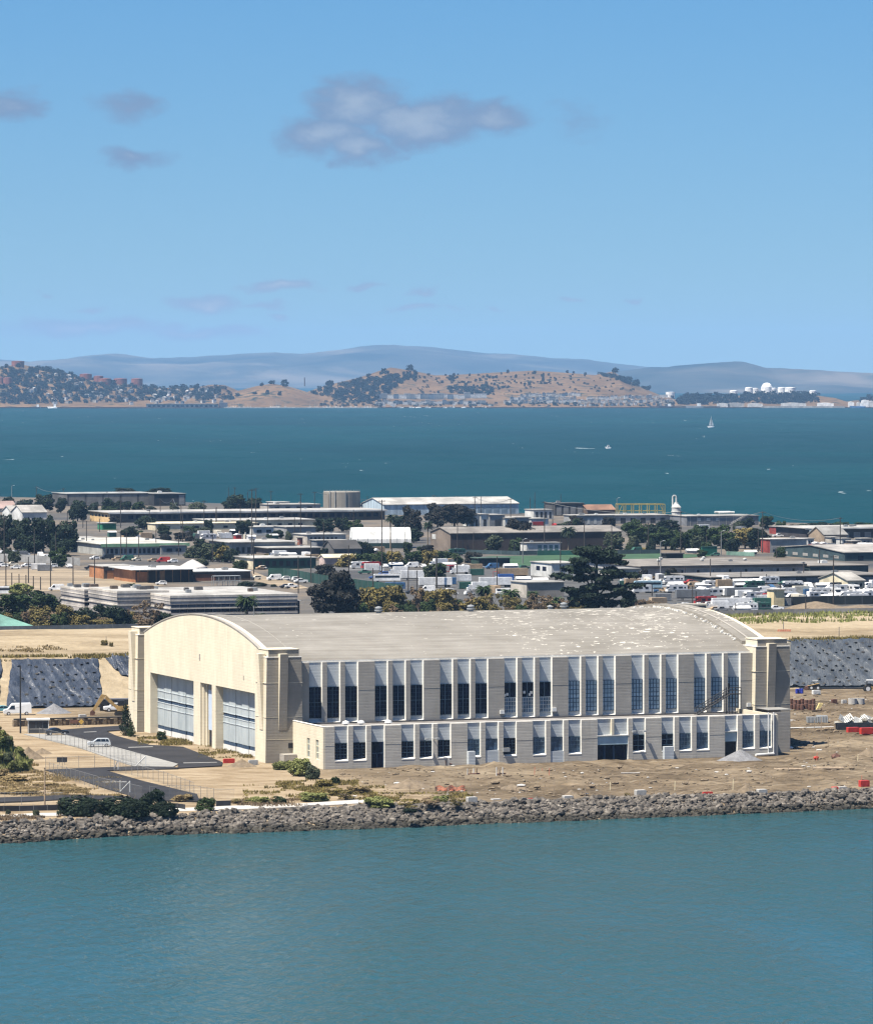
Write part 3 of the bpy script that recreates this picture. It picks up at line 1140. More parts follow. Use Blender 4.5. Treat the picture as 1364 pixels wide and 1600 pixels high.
asl.add([(0, -.04, 0), (SLOT, -.04, 0), (SLOT, ARD, .25), (0, ARD, .25), (0, -.04, -.12), (SLOT, -.04, -.12), (SLOT, ARD, -.12), (0, ARD, -.12)],
        [(0, 1, 2, 3), (4, 5, 1, 0), (5, 6, 2, 1), (7, 4, 0, 3), (6, 7, 3, 2)])
asl = asl.mesh('sill', white_m)
a_dark = sash(SLOT, 3.1, 2, 3, glass_m, muntin_m, .09)
a_mid = sash(SLOT, 3.1, 4, 4, mid_glass_m, muntin_m, .08)
a_fine = sash(SLOT, 3.1, 4, 6, glass_m, dark_muntin_m, .05)[1]
steel_m = mat('grey painted steel', (.30, .31, .31), .6, .12, .8)
blue_m = mat('pale blue lintel', (.30, .40, .45), .6, .12, .6)
black_m = mat('dark opening', (.012, .012, .014), .8, .2, 1.0)


def slot_window(u, d, extra=None, z=1.6):
    w = window(d, u, AV + ARD - .1, z, extra)
    return w


for gi, g in enumerate(AG):
    for j in (1, 2):
        if gi == 4 and j == 1:
            b = MB().box(0, FIN * .5, 0, ARD + .3, 4.7, AH + .08)
            b.build('fin', wall_m, HG, loc=(g + SLOT + FIN * .25, AV, 0))
            continue
        link('fin', afin, HG, (g + j * SLOT + (j - 1) * FIN, AV, 0))
    for j in range(3):
        u = g + j * (SLOT + FIN)
        if gi == 0 and j == 2:
            dv = AV + ARD - .05
            dd = MB().box(u + .15, u + 1.25, dv, dv + .1, 0, 2.6)
            dd.box(u + 1.37, u + SLOT - .15, dv, dv + .1, 0, 2.6)
            do = dd.build('door', glass_m, HG)
            f = MB().box(u, u + .15, dv - .08, dv + .1, 0, 4.75).box(u + SLOT - .15, u + SLOT, dv - .08, dv + .1, 0, 4.75)
            f.box(u + .15, u + SLOT - .15, dv - .08, dv + .1, 2.6, 2.75).box(u + 1.25, u + 1.37, dv - .08, dv + .1, 0, 2.6)
            f.build('door_frame', dark_muntin_m, do)
            MB().box(u + .15, u + SLOT - .15, dv + .03, dv + .1, 2.75, 4.75).build('transom', glass_m, HG)
            continue
        if gi == 4 and j in (0, 1):
            continue
        if gi == 6 and j == 0:
            MB().box(u, u + SLOT, AV + ARD + .25, AV + ARD + .4, 0, 2.9).build('garage_door', black_m, HG)
            MB().box(u, u + SLOT, AV + ARD - .15, AV + ARD + .1, 2.9, 4.75).build('lintel_panel', blue_m, HG)
            MB().box(u - .05, u + SLOT + .05, AV + .2, AV + ARD, 4.72, 4.9).build('canopy', white_m, HG)
            continue
        if gi == 2 and j == 1:
            MB().box(u, u + SLOT, AV + .1, AV + ARD + .1, -.3, 2.6).build('infill_wall', panel_m, HG)
            w = slot_window(u, sash(SLOT, 2.1, 3, 2, mid_glass_m, dark_muntin_m, .08), None, 2.6)
            continue
        if gi == 3 and j == 1:
            MB().box(u, u + SLOT, AV + .1, AV + ARD + .1, -.3, 2.1).build('infill_wall', panel_m, HG)
            w = slot_window(u, sash(SLOT, 2.6, 3, 3, mid_glass_m, dark_muntin_m, .09), None, 2.1)
            continue
        link('apron_wall', asill, HG, (u, AV, 0))
        link('sill', asl, HG, (u, AV, 1.5))
        if gi >= 5:
            slot_window(u, a_mid if (gi, j) != (5, 0) else a_dark)
        elif gi == 3 or (gi, j) == (2, 0) or (gi, j) == (4, 2):
            slot_window(u, a_mid if (gi, j) != (4, 2) else a_dark)
        else:
            slot_window(u, a_dark, a_fine)
# wide garage opening of the fifth bay
u = AG[4]
wd = 2 * SLOT + FIN
gd = MB().box(u, u + wd, AV + ARD + .2, AV + ARD + .35, 0, 3.0)
gdo = gd.build('garage_door', glass_m, HG)
f = MB()
for x in (0, 1.5, 1.7, 3.4, 3.6, wd - .15):
    f.box(u + x, u + x + .14, AV + ARD + .05, AV + ARD + .25, 0, 3.0)
f.build('door_frame', dark_muntin_m, gdo)['kind'] = 'stuff'
MB().box(u, u + wd, AV + .15, AV + ARD + .3, 3.0, 4.7).build('lintel_panel', blue_m, HG)
MB().box(u - .1, u + wd + .1, AV - .05, AV + ARD, 4.62, 4.8).build('canopy', white_m, HG)
# boxes, cabinets, lamps and pipes fixed to the walls
for u, w_, h_, dp in ((AG[2] + SLOT * .1 - .4, 1.3, 2.6, 1.0), (AG[5] + .2, 1.9, 2.4, 1.0)):
    MB().box(u, u + w_, AV - dp, AV + .0, 0, h_).build('wall_cabinet', panel_m, HG)
MB().box(AG[2] + 6.9, AG[2] + 8.2, AV - .5, AV + .3, 2.3, 3.0).build('air_conditioner', vent_m, HG)
lamp_m = mat('white lamp housing', (.52, .52, .50), .5)
for u, z in ((AG[1] + 5.8, 5.1), (AG[4] + 8.2, 5.4)):
    b = MB()
    for s in (-1, 1):
        b.tube((u, AV + .1, z), (u + s * 1.1, AV - .5, z + .1), .05)
        b.box(u + s * 1.1 - .3, u + s * 1.1 + .3, AV - .8, AV - .35, z - .15, z + .15)
    b.build('floodlight', steel_m, HG)
for u, z in ((47.2, 8.2), (57.8, 8.4), (98.2, 8.3)):
    MB().box(u - .4, u + .4, WV - .5, WV + .1, z - .3, z + .4).build('wall_lamp', lamp_m, HG)
pb = MB()
for k_, z in enumerate((6.95, 7.12)):
    pb.tube((7.0, WV - .25 - .3 * k_, z), (99, WV - .25 - .3 * k_, z), .11, n=6)
for x in np.arange(9, 99, 6.5):
    pb.box(x - .1, x + .1, WV - .7, WV, 6.85, 7.25)
pb.build('roof_pipe', mat('dark pipe', (.05, .05, .055), .6), HG)
for u in (93.9, 95.0):
    pb = MB().tube((u, AV - .18, .4), (u, AV - .18, AH + .5), .13, n=8)
    if u == 95.0:
        pb.tube((u, AV - .18, .4), (u - 4.2, AV - 1.3, .35), .26, n=8)
    pb.build('downpipe', lamp_m, HG)
for x in (12.5, 15.5, 20.5):
    b = MB().lathe([(.35, 0), (.35, .6), (.75, .75), (.6, 1.1), (.1, 1.3)], 12)
    b.build('roof_ventilator', lamp_m, HG, loc=(x, -8.5 if x < 20 else -9.5, 6.9))
# steel stair on the annex roof
sm = mat('black steel', (.02, .02, .022), .6)
b = MB()
for i in range(12):
    t = i / 11
    b.box(86.0 + 6.5 * t, 86.7 + 6.5 * t, -1.9, -.5, 7.1 + 3.6 * t, 7.2 + 3.6 * t)
for y in (-1.95, -.45):
    b.tube((86.0, y, 7.0), (92.8, y, 10.75), .14, n=5)
    b.tube((86.0, y, 8.1), (92.8, y, 11.8), .07, n=5)
    for i in range(6):
        x = 86.4 + 1.25 * i
        b.tube((x, y, 7.2 + .55 * (x - 86)), (x, y, 8.2 + .55 * (x - 86)), .05, n=4)
b.box(92.5, 95.2, -2.0, -.4, 10.65, 10.8)
for x in (92.7, 93.9, 95.1):
    b.tube((x, -1.9, 6.9), (x, -1.9, 12.0), .08, n=5)
    b.tube((x, -.5, 6.9), (x, -.5, 12.0), .08, n=5)
b.tube((92.7, -1.9, 12), (95.1, -1.9, 12), .06, n=5).tube((92.7, -1.9, 11.4), (95.1, -1.9, 11.4), .05, n=5).tube((95.1, -1.9, 12), (95.1, -.5, 12), .06, n=5)
b.build('roof_stair', sm, HG)
MB().box(93.0, 94.3, WV + .1, WV + .2, 10.8, 12.6).build('roof_door', black_m, HG)
MB().box(4.2, 5.2, -.12, .05, 2.7, 3.6).build('wall_vent', black_m, HG)
b = MB().box(99.1, 104.0, -6.0, 0, 7.75, 7.86)
b.build('porch_roof', conc_m, HG)
MB().box(96.0, 101.5, -10.5, -10.1, -.3, 7.7).build('porch_wall', grey_m, HG)
b = MB().box(2.5, 5.0, -2.6, -.02, -.2, 1.7)
b.build('porch_wall', grey_m, HG)

def ordinal(n):
    ones = ['', 'first', 'second', 'third', 'fourth', 'fifth', 'sixth', 'seventh', 'eighth', 'ninth', 'tenth', 'eleventh', 'twelfth', 'thirteenth', 'fourteenth', 'fifteenth', 'sixteenth', 'seventeenth', 'eighteenth', 'nineteenth']
    tens = ['', '', 'twenty', 'thirty', 'forty', 'fifty', 'sixty', 'seventy', 'eighty', 'ninety']
    if n < 20:
        return ones[n]
    return tens[n // 10][:-1] + 'ieth' if n % 10 == 0 else tens[n // 10] + '-' + ones[n % 10]


# ------------------------------------------------------------------ foliage
def leaf_mat(name, c, var=.35, scale=.5, rnd=.18):
    m, N, p, tc = custom(name)
    f = N.mapr(N.noise(tc, scale, 4.0, .7), .3, .7)
    k = N.mix(f, tuple(q * (1 - var) for q in c), tuple(q * (1 + var) for q in c))
    oi = N.n('ShaderNodeObjectInfo').outputs['Random']
    k = N.mix(1.0, k, N.ramp(oi, [(0, (1 - rnd,) * 3), (1, (1 + rnd, 1 + rnd * .8, 1 + rnd * .4))]), 'MULTIPLY')
    N.put(p.inputs['Base Color'], k)
    p.inputs['Roughness'].default_value = .75
    p.inputs['Specular IOR Level'].default_value = .12
    return m


LEAF = {'dark': leaf_mat('dark foliage', (.015, .025, .014)), 'green': leaf_mat('green foliage', (.028, .046, .016)), 'olive': leaf_mat('olive foliage', (.135, .112, .040)),
        'dry': leaf_mat('dry brown foliage', (.145, .108, .070)), 'pale': leaf_mat('grey green foliage', (.055, .068, .04)), 'bright': leaf_mat('yellow green foliage', (.155, .17, .06)),
        'purple': leaf_mat('dark bronze foliage', (.024, .024, .021)), 'straw': leaf_mat('straw', (.21, .16, .08))}
bark_m = mat('bark', (.13, .10, .075), .9, .25, 1.5)
palm_bark_m = mat('palm bark', (.17, .135, .095), .9, .25, 1.5)


def leaves_mesh(name, seed, n, lobes, size, m, shell=.55, droop=0.0):
    r = np.random.default_rng(seed)
    L = np.array(lobes, float)
    w = L[:, 3] * L[:, 4]
    pick = r.choice(len(L), n, p=w / w.sum())
    d = r.normal(size=(n, 3))
    d /= np.linalg.norm(d, axis=1)[:, None]
    rad = shell + (1 - shell) * r.random(n) ** .6
    c = L[pick, :3] + d * np.stack([L[pick, 3], L[pick, 3], L[pick, 4]], 1) * rad[:, None]
    nrm = d * .9 + r.normal(size=(n, 3)) * .6
    nrm /= np.linalg.norm(nrm, axis=1)[:, None]
    a = np.cross(nrm, r.normal(size=(n, 3)))
    a /= np.linalg.norm(a, axis=1)[:, None]
    b = np.cross(nrm, a)
    s = size * r.uniform(.55, 1.35, n)[:, None]
    q = np.stack([c - a * s * .5, c + b * s * .35 - a * s * .1, c + a * s * .55 - nrm * s * droop, c - b * s * .35 + a * s * .1], 1).reshape(-1, 3)
    q[:, 2] = np.maximum(q[:, 2], .02)
    me = bpy.data.meshes.new(name)
    me.from_pydata(q.tolist(), [], np.arange(4 * n).reshape(-1, 4).tolist())
    me.materials.append(m)
    return me


def lobes_for(seed, kind):
    r = random.Random(seed)
    out = []
    if kind == 'broad':                          # unit: 1 wide (radius .5), 1 tall
        out = [(0, 0, .50, .32, .40)]
        for i in range(17):
            a, h = r.uniform(0, 6.28), r.uniform(.12, .88)
            k = .35 * math.sqrt(max(.1, 1 - ((h - .48) / .5) ** 2))
            out.append((math.cos(a) * k, math.sin(a) * k, h, r.uniform(.10, .19), r.uniform(.08, .15)))
    elif kind == 'bush':
        out = [(0, 0, .38, .38, .46), (0, 0, .15, .42, .16)]
        for i in range(14):
            a, h = r.uniform(0, 6.28), r.uniform(.12, .78)
            k = .36 * math.sqrt(max(.1, 1 - (h / 1.05) ** 2))
            out.append((math.cos(a) * k, math.sin(a) * k, h, r.uniform(.10, .18), r.uniform(.12, .22)))
    elif kind == 'column':
        for i in range(12):
            h = .06 + .9 * i / 12
            k = .40 * (1 - (max(0, h - .25) / .80) ** 1.6)
            a = r.uniform(0, 6.28)
            out.append((math.cos(a) * k * .3, math.sin(a) * k * .3, h, k * .85 + .03, .09))
    elif kind == 'cypress':
        for h, k in ((.24, .34), (.36, .44), (.47, .50), (.59, .50), (.71, .47), (.82, .42), (.92, .30), (.97, .16)):
            for i in range(11):
                a, t = r.uniform(0, 6.28), r.uniform(.35, 1) * k
                out.append((math.cos(a) * t, math.sin(a) * t, h + r.uniform(-.04, .03), r.uniform(.08, .15), .030))
    elif kind == 'loose':
        for i in range(17):
            a, h, k = r.uniform(0, 6.28), r.uniform(.15, .9), r.uniform(.05, .38)
            out.append((math.cos(a) * k, math.sin(a) * k, h, r.uniform(.08, .15), r.uniform(.06, .13)))
    return out


def trunk_mesh(seed, kind, m):
    r = random.Random(seed + 90)
    b = MB()
    top = .55 if kind in ('broad', 'loose') else .5
    b.tube((0, 0, -.03), (.01, 0, top * .6), .035, .026, 7)
    for i in range(7 if kind in ('broad', 'loose') else 4):
        a, h = r.uniform(0, 6.28), r.uniform(.55, .95)
        k = r.uniform(.1, .3)
        b.tube((0, 0, top * r.uniform(.3, .6)), (math.cos(a) * k, math.sin(a) * k, h * .9), .017, .005, 5)
    if kind == 'cypress':
        b.tube((0, 0, -.03), (0, 0, .85), .045, .012, 7)
    return b.mesh('trunk', m)


PLANT = {}


def plant_mesh(kind, leaf, variant, n, size):
    key = (kind, leaf, variant)
    if key not in PLANT:
        seed = (sum(map(ord, kind + leaf)) * 7 + variant * 31)
        shell = {'broad': .5, 'bush': .6, 'column': .6, 'cypress': .1, 'loose': .3}[kind]
        PLANT[key] = (leaves_mesh('crown', seed, n, lobes_for(seed, kind), size, LEAF[leaf], shell), trunk_mesh(seed, kind, bark_m))
    return PLANT[key]


COUNT = {'broad': (2600, .085), 'bush': (3000, .08), 'column': (1500, .07), 'cypress': (9500, .065), 'loose': (1700, .06)}


def plant(name, label, px, yb, w, h, kind='broad', leaf='dark', cat='tree', variant=0, z=0.0, group=None, base=None):
    """a tree or shrub whose foot is seen at (px, yb), w by h photograph pixels large"""
    q = G(px, yb, z) if base is None else np.array(base, float)
    s = q[1] / FPX
    n, sz = COUNT[kind]
    cm, tm = plant_mesh(kind, leaf, variant % 3, n, sz)
    o = thing(name, label, cat, q, random.uniform(0, 6.28), group)
    o.scale = (w * s, w * s, h * s)
    link('crown', cm, o)
    link('trunk', tm, o)
    return o


def frond_palm(seed, n, ln, droop, leaf, up=.9, sk=0):
    """a head of arching fronds, unit metres"""
    r = random.Random(seed)
    b = MB()
    for i in range(n):
        a = r.uniform(0, 6.28)
        e = r.uniform(-.5, up)
        l = ln * r.uniform(.8, 1.1)
        p0 = np.zeros(3)
        d = np.array([math.cos(a) * math.cos(e), math.sin(a) * math.cos(e), math.sin(e) + .35])
        pts = [p0]
        for k in range(5):
            d = d / np.linalg.norm(d)
            pts.append(pts[-1] + d * l / 5)
            d = d + np.array([0, 0, -droop])
        side = np.array([-math.sin(a), math.cos(a), 0])
        for k in range(5):
            w0, w1 = [ln * .085 * math.sin((j / 5) ** .6 * math.pi) + .03 for j in (k, k + 1)]
            for sgn in (-1, 1):
                A, B = pts[k], pts[k + 1]
                s0, s1 = side * w0 * sgn - np.array([0, 0, w0 * .6]), side * w1 * sgn - np.array([0, 0, w1 * .6])
                b.add([A, B, B + s1 * 1.1, A + s0 * .7], [(0, 1, 2, 3)])
    return b.mesh('fronds', LEAF[leaf])


canary_m = frond_palm(3, 95, 1.0, .34, 'green')
fan_m = frond_palm(8, 60, 1.0, .42, 'dark', 1.1)


def palm(label, px, yb, w, h, kind='canary', group=None, z=0.0):
    q = G(px, yb, z)
    s = q[1] / FPX
    o = thing('palm_tree', label, 'palm tree', q, random.uniform(0, 6.28), group)
    R_ = w * s * .55
    H_ = h * s
    th = max(.6, H_ - R_ * .9)
    b = MB()
    r0 = .45 if kind == 'canary' else .3
    b.lathe([(r0 * 1.15, -.3), (r0, th * .15), (r0 * .85, th * .7), (r0 * (1.5 if kind == 'canary' else 1.2), th * .92), (r0 * .6, th + .2)], 8)
    b.build('trunk', palm_bark_m, o)
    f = link('fronds', canary_m if kind == 'canary' else fan_m, o, (0, 0, th), None, R_)
    if kind == 'canary':
        link('fronds', fan_m, o, (0, 0, th - .2 * R_), 1.3, (R_ * .8, R_ * .8, R_))
    return o


# ------------------------------------------------------------------ the boulder bank
rock_m, N, p, tc = custom('riprap stone')
geo = N.n('ShaderNodeNewGeometry').outputs['Position']
f = N.noise(geo, 1.1, 2.0, .6)
f2 = N.noise(geo, 4.5, 4.0, .7)
k = N.ramp(f, [(.30, (.032, .029, .026)), (.46, (.070, .063, .055)), (.58, (.105, .094, .081)), (.7, (.18, .164, .143))])
k = N.mix(1.0, k, N.ramp(f2, [(.3, (.75, .75, .75)), (.7, (1.2, 1.2, 1.2))]), 'MULTIPLY')
oi = N.n('ShaderNodeObjectInfo').outputs['Random']
k = N.mix(1.0, k, N.ramp(oi, [(0, (.72, .72, .73)), (1, (1.3, 1.27, 1.22))]), 'MULTIPLY')
wz = N.math('ADD', N.sep(geo)[2], N.math('MULTIPLY', N.noise(geo, .4, 3.0), .9))
k = N.mix(N.mapr(wz, -.75, -1.45), k, N.mix(1.0, k, (.38, .39, .36), 'MULTIPLY'))      # tide stain
N.put(p.inputs['Base Color'], k)
p.inputs['Roughness'].default_value = .85
p.inputs['Specular IOR Level'].default_value = .2


def rock_verts(seed):
    r = random.Random(seed)
    t = (1 + 5 ** .5) / 2
    vs = [(-1, t, 0), (1, t, 0), (-1, -t, 0), (1, -t, 0), (0, -1, t), (0, 1, t), (0, -1, -t), (0, 1, -t), (t, 0, -1), (t, 0, 1), (-t, 0, -1), (-t, 0, 1)]
    fs = [(0, 11, 5), (0, 5, 1), (0, 1, 7), (0, 7, 10), (0, 10, 11), (1, 5, 9), (5, 11, 4), (11, 10, 2), (10, 7, 6), (7, 1, 8), (3, 9, 4), (3, 4, 2), (3, 2, 6), (3, 6, 8), (3, 8, 9), (4, 9, 5), (2, 4, 11), (6, 2, 10), (8, 6, 7), (9, 8, 1)]
    a, b, c = r.uniform(.8, 1.3), r.uniform(.7, 1.05), r.uniform(.5, .85)
    out = []
    for v in vs:
        q = np.array(v) / 1.9 * r.uniform(.78, 1.18)
        out.append((q[0] * a, q[1] * b, q[2] * c))
    return np.array(out), fs


RV = [rock_verts(s) for s in range(8)]
RM = []
for v, f in RV:
    RM.append(MB().add(v, f).mesh('rock', rock_m))
bank = thing('riprap_bank', 'long bank of piled grey boulders between the dirt and the channel water', 'rock bank')
spots = []
x = -118.0
while x < 125:
    yw, yt = y_water(x), max(y_top(x), y_water(x) + 4.0)
    t = -.12
    while t < 1.1:
        spots.append((x + random.uniform(-.3, .3), yw + (yt - yw) * t + random.uniform(-.3, .3), random.uniform(.26, .60) if random.random() < .85 else random.uniform(.6, .95)))
        t += 1.0 / max(5, (yt - yw) / .85) * .54
    x += .58


def inview(x, y, m=15):
    return abs(x * FPX / y) < 682 + m


ranked = sorted(spots, key=lambda s: -(s[2] * (1 if inview(s[0], s[1]) else .01)))
for i, (x, y, r) in enumerate(ranked[:298]):
    o = link('rock', RM[i % 8], bank, (x, y, ground_z(x, y) + r * .28))
    o.rotation_euler = (random.uniform(-.6, .6), random.uniform(-.6, .6), random.uniform(0, 6.28))
    o.scale = (r, r, r)
rbm = MB()
for i, (x, y, r) in enumerate(ranked[298:]):
    v, f = RV[i % 8]
    a, t = random.uniform(0, 6.28), random.uniform(-.7, .7)
    ca, sa, ct, st = math.cos(a), math.sin(a), math.cos(t), math.sin(t)
    q = v * r
    q = np.stack([q[:, 0], q[:, 1] * ct - q[:, 2] * st, q[:, 1] * st + q[:, 2] * ct], 1)
    q = np.stack([q[:, 0] * ca - q[:, 1] * sa, q[:, 0] * sa + q[:, 1] * ca, q[:, 2]], 1) + np.array([x, y, ground_z(x, y) + r * .22])
    rbm.add(q, f)
rbm.build('rocks', rock_m, bank)['kind'] = 'stuff'

# ------------------------------------------------------------------ shared small builders
concrete_m = mat('cast concrete', (.33, .32, .30), .9, .12, 1.0, fine=.1)
gravel_m = mat('grey gravel', (.15, .15, .154), .95, .2, 1.2, fine=.25, bump=.5, bscale=4)
soil_m = mat('spoil soil', (.145, .112, .075), .95, .25, .8, fine=.2, bump=.6, bscale=2)
rust_m = mat('rusty steel', (.10, .05, .035), .85, .35, 2.0)
red_m = mat('red plastic', (.40, .035, .025), .5, .12, 1.0)
orange_m = mat('faded orange mesh', (.36, .14, .085), .8, .2, 2.0)
yellow_m = mat('machine yellow', (.42, .27, .06), .5, .2, 1.5)
ochre_m = mat('dull ochre steel', (.30, .20, .08), .6, .25, 1.5)
tyre_m = mat('tyre rubber', (.02, .02, .02), .85, .2, 3.0)
carglass_m = mat('car glass', (.012, .016, .022), .15, .1, 1.0, spec=.5)
white_paint = mat('white vehicle paint', (.58, .59, .59), .35, .05, 1.0, spec=.5)
black_plastic = mat('black sheeting', (.02, .021, .024), .5, .25, 1.2)
wood_m = mat('weathered wood', (.26, .20, .14), .9, .25, 1.5)
dark_wood = mat('creosoted pole wood', (.045, .038, .032), .9, .25, 1.0)
silver_m = mat('silver paint', (.36, .38, .39), .4, .06, 1.0, spec=.5)
black_paint = mat('black vehicle paint', (.015, .017, .022), .25, .1, 1.0, spec=.6)
rim_m = mat('wheel rim', (.45, .45, .45), .4, .05, 1.0)


def gz(px, py):
    """ground point with the ground's own height"""
    q = G(px, py, 0)
    for _ in range(3):
        q = G(px, py, ground_z(q[0], q[1]))
    return q


def pile(name, label, px, yb, w, h, m, cat='pile', rz=0.3):
    q = gz(px, yb)
    s = q[1] / FPX
    rw, hh = w * s / 2, h * s
    b = MB()
    n, k = 26, 9
    vs = []
    seed = px * .13
    for j in range(k):
        t = j / (k - 1)
        r = rw * (1 - t) + .02
        for i in range(n):
            a = 6.2832 * i / n
            rr = r * (1 + .13 * fbm(math.cos(a) * 2, math.sin(a) * 2, 1, seed))
            z = hh * (t ** 1.12) * (1 + .07 * fbm(math.cos(a) * 3, math.sin(a) * 3, 1, seed + t)) - .15
            vs.append((rr * math.cos(a) * 1.0, rr * math.sin(a) * .8, z))
    b.add(vs, [(j * n + i, j * n + (i + 1) % n, (j + 1) * n + (i + 1) % n, (j + 1) * n + i) for j in range(k - 1) for i in range(n)] + [tuple(range((k - 1) * n, k * n))])
    o = b.build(name, m, None, True, q, rz)
    return tag(o, label, cat)


def block(name, label, x0, x1, yt, yb, m, cat, depth=1.0, group=None, rz=TH, z=None):
    """a plain bevelled block seen between two pixel columns"""
    q = gz((x0 + x1) / 2, yb) if z is None else G((x0 + x1) / 2, yb, z)
    s = q[1] / FPX
    w, h = (x1 - x0) * s / 2 * .95, (yb - yt) * s
    e = min(.08, h * .1)
    b = MB()
    b.prism([(-w, -.1), (w, -.1), (w, h - e), (w - e, h), (-w + e, h), (-w, h - e)], 'y', 0, depth)
    b.box(-w * .7, -w * .3, -.02, .0, .1, h * .6).box(w * .3, w * .7, -.02, .0, .1, h * .6)
    return tag(b.build(name, m, None, False, q, rz), label, cat, group)


def wheel(parent, x, y, r, w, mt=tyre_m, mr=rim_m):
    b = MB().tube((0, -w / 2, 0), (0, w / 2, 0), r, r, 14)
    t = b.build('wheel', mt, parent, loc=(x, y, r))
    MB().tube((0, -w / 2 - .012, 0), (0, w / 2 + .012, 0), r * .58, r * .58, 12).build('rim', mr, t)
    return t


def car_body(label, cat, name, profile, glass, L_, wd, paint, wheels, q, rz, wr=.34, glass_m_=None, lights=True):
    """car from a side profile (x, z): body, window band, wheels, lamps"""
    o = thing(name, label, cat, q, rz)
    b = MB()
    # body narrows towards the roof
    n = len(profile)
    top = max(z for _, z in profile)
    vs = []
    for s in (-1, 1):
        for x, z in profile:
            k = wd / 2 * (1 - .16 * max(0, (z - top * .55) / (top * .45)))
            vs.append((x, s * k, z))
    b.add(vs, [tuple(range(n)), tuple(range(n, 2 * n))[::-1]] + [(i, n + i, n + (i + 1) % n, (i + 1) % n) for i in range(n)])
    b.build('body', paint, o)
    g = MB()
    for s in (-1, 1):
        for poly in glass:
            k = [(x, s * (wd / 2 * (1 - .16 * max(0, (z - top * .55) / (top * .45))) + .015), z) for x, z in poly]
            g.add(k, [tuple(range(len(k))) if s < 0 else tuple(range(len(k)))[::-1]])
    g.build('side_windows', carglass_m, o)['kind'] = 'stuff'
    for x in wheels:
        for s in (-1, 1):
            wheel(o, x, s * (wd / 2 - .1), wr, .24)
    if lights:
        for s in (-1, 1):
            MB().box(profile[0][0] - .02, profile[0][0] + .08, s * wd * .36 - .15, s * wd * .36 + .15, .62, .78).build('headlight', lamp_m, o)
    return o


SUV = [(-2.2, .35), (-2.25, .75), (-2.1, .95), (-1.1, 1.08), (-.45, 1.58), (-.2, 1.66), (1.6, 1.64), (1.85, 1.55), (2.1, 1.0), (2.18, .4)]
SUV_G = [[(-.95, 1.1), (-.38, 1.55), (.25, 1.56), (.25, 1.1)], [(.33, 1.1), (.33, 1.56), (1.1, 1.56), (1.2, 1.1)], [(1.28, 1.1), (1.2, 1.55), (1.62, 1.52), (1.85, 1.12)]]
SEDAN = [(-2.35, .35), (-2.4, .7), (-2.2, .85), (-1.0, .98), (-.25, 1.42), (.2, 1.47), (.95, 1.42), (1.75, 1.02), (2.3, .95), (2.4, .4)]
SEDAN_G = [[(-.85, 1.0), (-.2, 1.38), (.25, 1.40), (.25, 1.0)], [(.33, 1.0), (.33, 1.40), (.9, 1.36), (1.45, 1.02)]]
VAN = [(-2.9, .4), (-2.95, .95), (-2.75, 1.15), (-2.0, 1.32), (-1.35, 2.2), (-1.0, 2.5), (2.75, 2.55), (2.9, 2.3), (2.95, .45)]
VAN_G = [[(-1.85, 1.35), (-1.3, 2.05), (-.6, 2.1), (-.6, 1.35)]]

car_body('silver compact suv parked on the pale concrete strip', 'car', 'parked_car', SUV, SUV_G, 4.4, 1.85, silver_m, (-1.4, 1.35), gz(155, 1168.5) + np.array([0, 0, .16]), R(8))
car_body('black sedan parked beside the dark site cabin', 'car', 'parked_car', SEDAN, SEDAN_G, 4.8, 1.85, black_paint, (-1.5, 1.45), gz(88, 1150) + np.array([0, 0, .16]), R(-160))
car_body('white high roof van parked below the black sheeting, behind the tall dark pole', 'van', 'delivery_van', VAN, VAN_G, 5.9, 2.1, white_paint, (-1.9, 1.9), gz(27, 1117.5), R(10), .38)
tealp = mat('teal paint', (.10, .25, .28), .4)
car_body('pale car with dark windows beside the white van at the picture edge', 'car', 'parked_car', SEDAN, SEDAN_G, 4.8, 1.85, tealp, (-1.5, 1.45), gz(2, 1113.5), R(15))

pile('gravel_pile', 'low grey gravel heap in front of the black sheeting by the white van', 84, 1114.5, 62, 16, gravel_m)
pile('gravel_pile', 'grey gravel heap against the annex wall by its dark garage door', 1156, 1190, 80, 20, gravel_m)
pile('soil_pile', 'brown soil heap beside the brushy mound', 44, 1186, 58, 20, soil_m)
pile('soil_pile', 'small brown soil heap at the foot of the larger soil heap', 66, 1178, 38, 10, soil_m)
pile('soil_pile', 'flattened tan soil heap in front of the annex door, left of the orange mesh', 640, 1231, 78, 17, soil_m)
pile('soil_pile', 'low soil heap right of the orange mesh', 800, 1233, 60, 9, soil_m)
pile('soil_pile', 'rounded soil heap behind the boulders near a pale block', 893, 1246, 40, 13, soil_m)
pile('soil_pile', 'pointed tan soil heap behind the boulders in front of the gravel heap', 1166, 1240, 44, 16, soil_m)
pile('soil_pile', 'broad soil heap at the right edge of the dirt yard', 1360, 1182, 56, 17, soil_m)
pile('brush_pile', 'heap of dead brush and red plastic beside the asphalt at the near tower', 378, 1198, 56, 13, soil_m, 'brush pile')

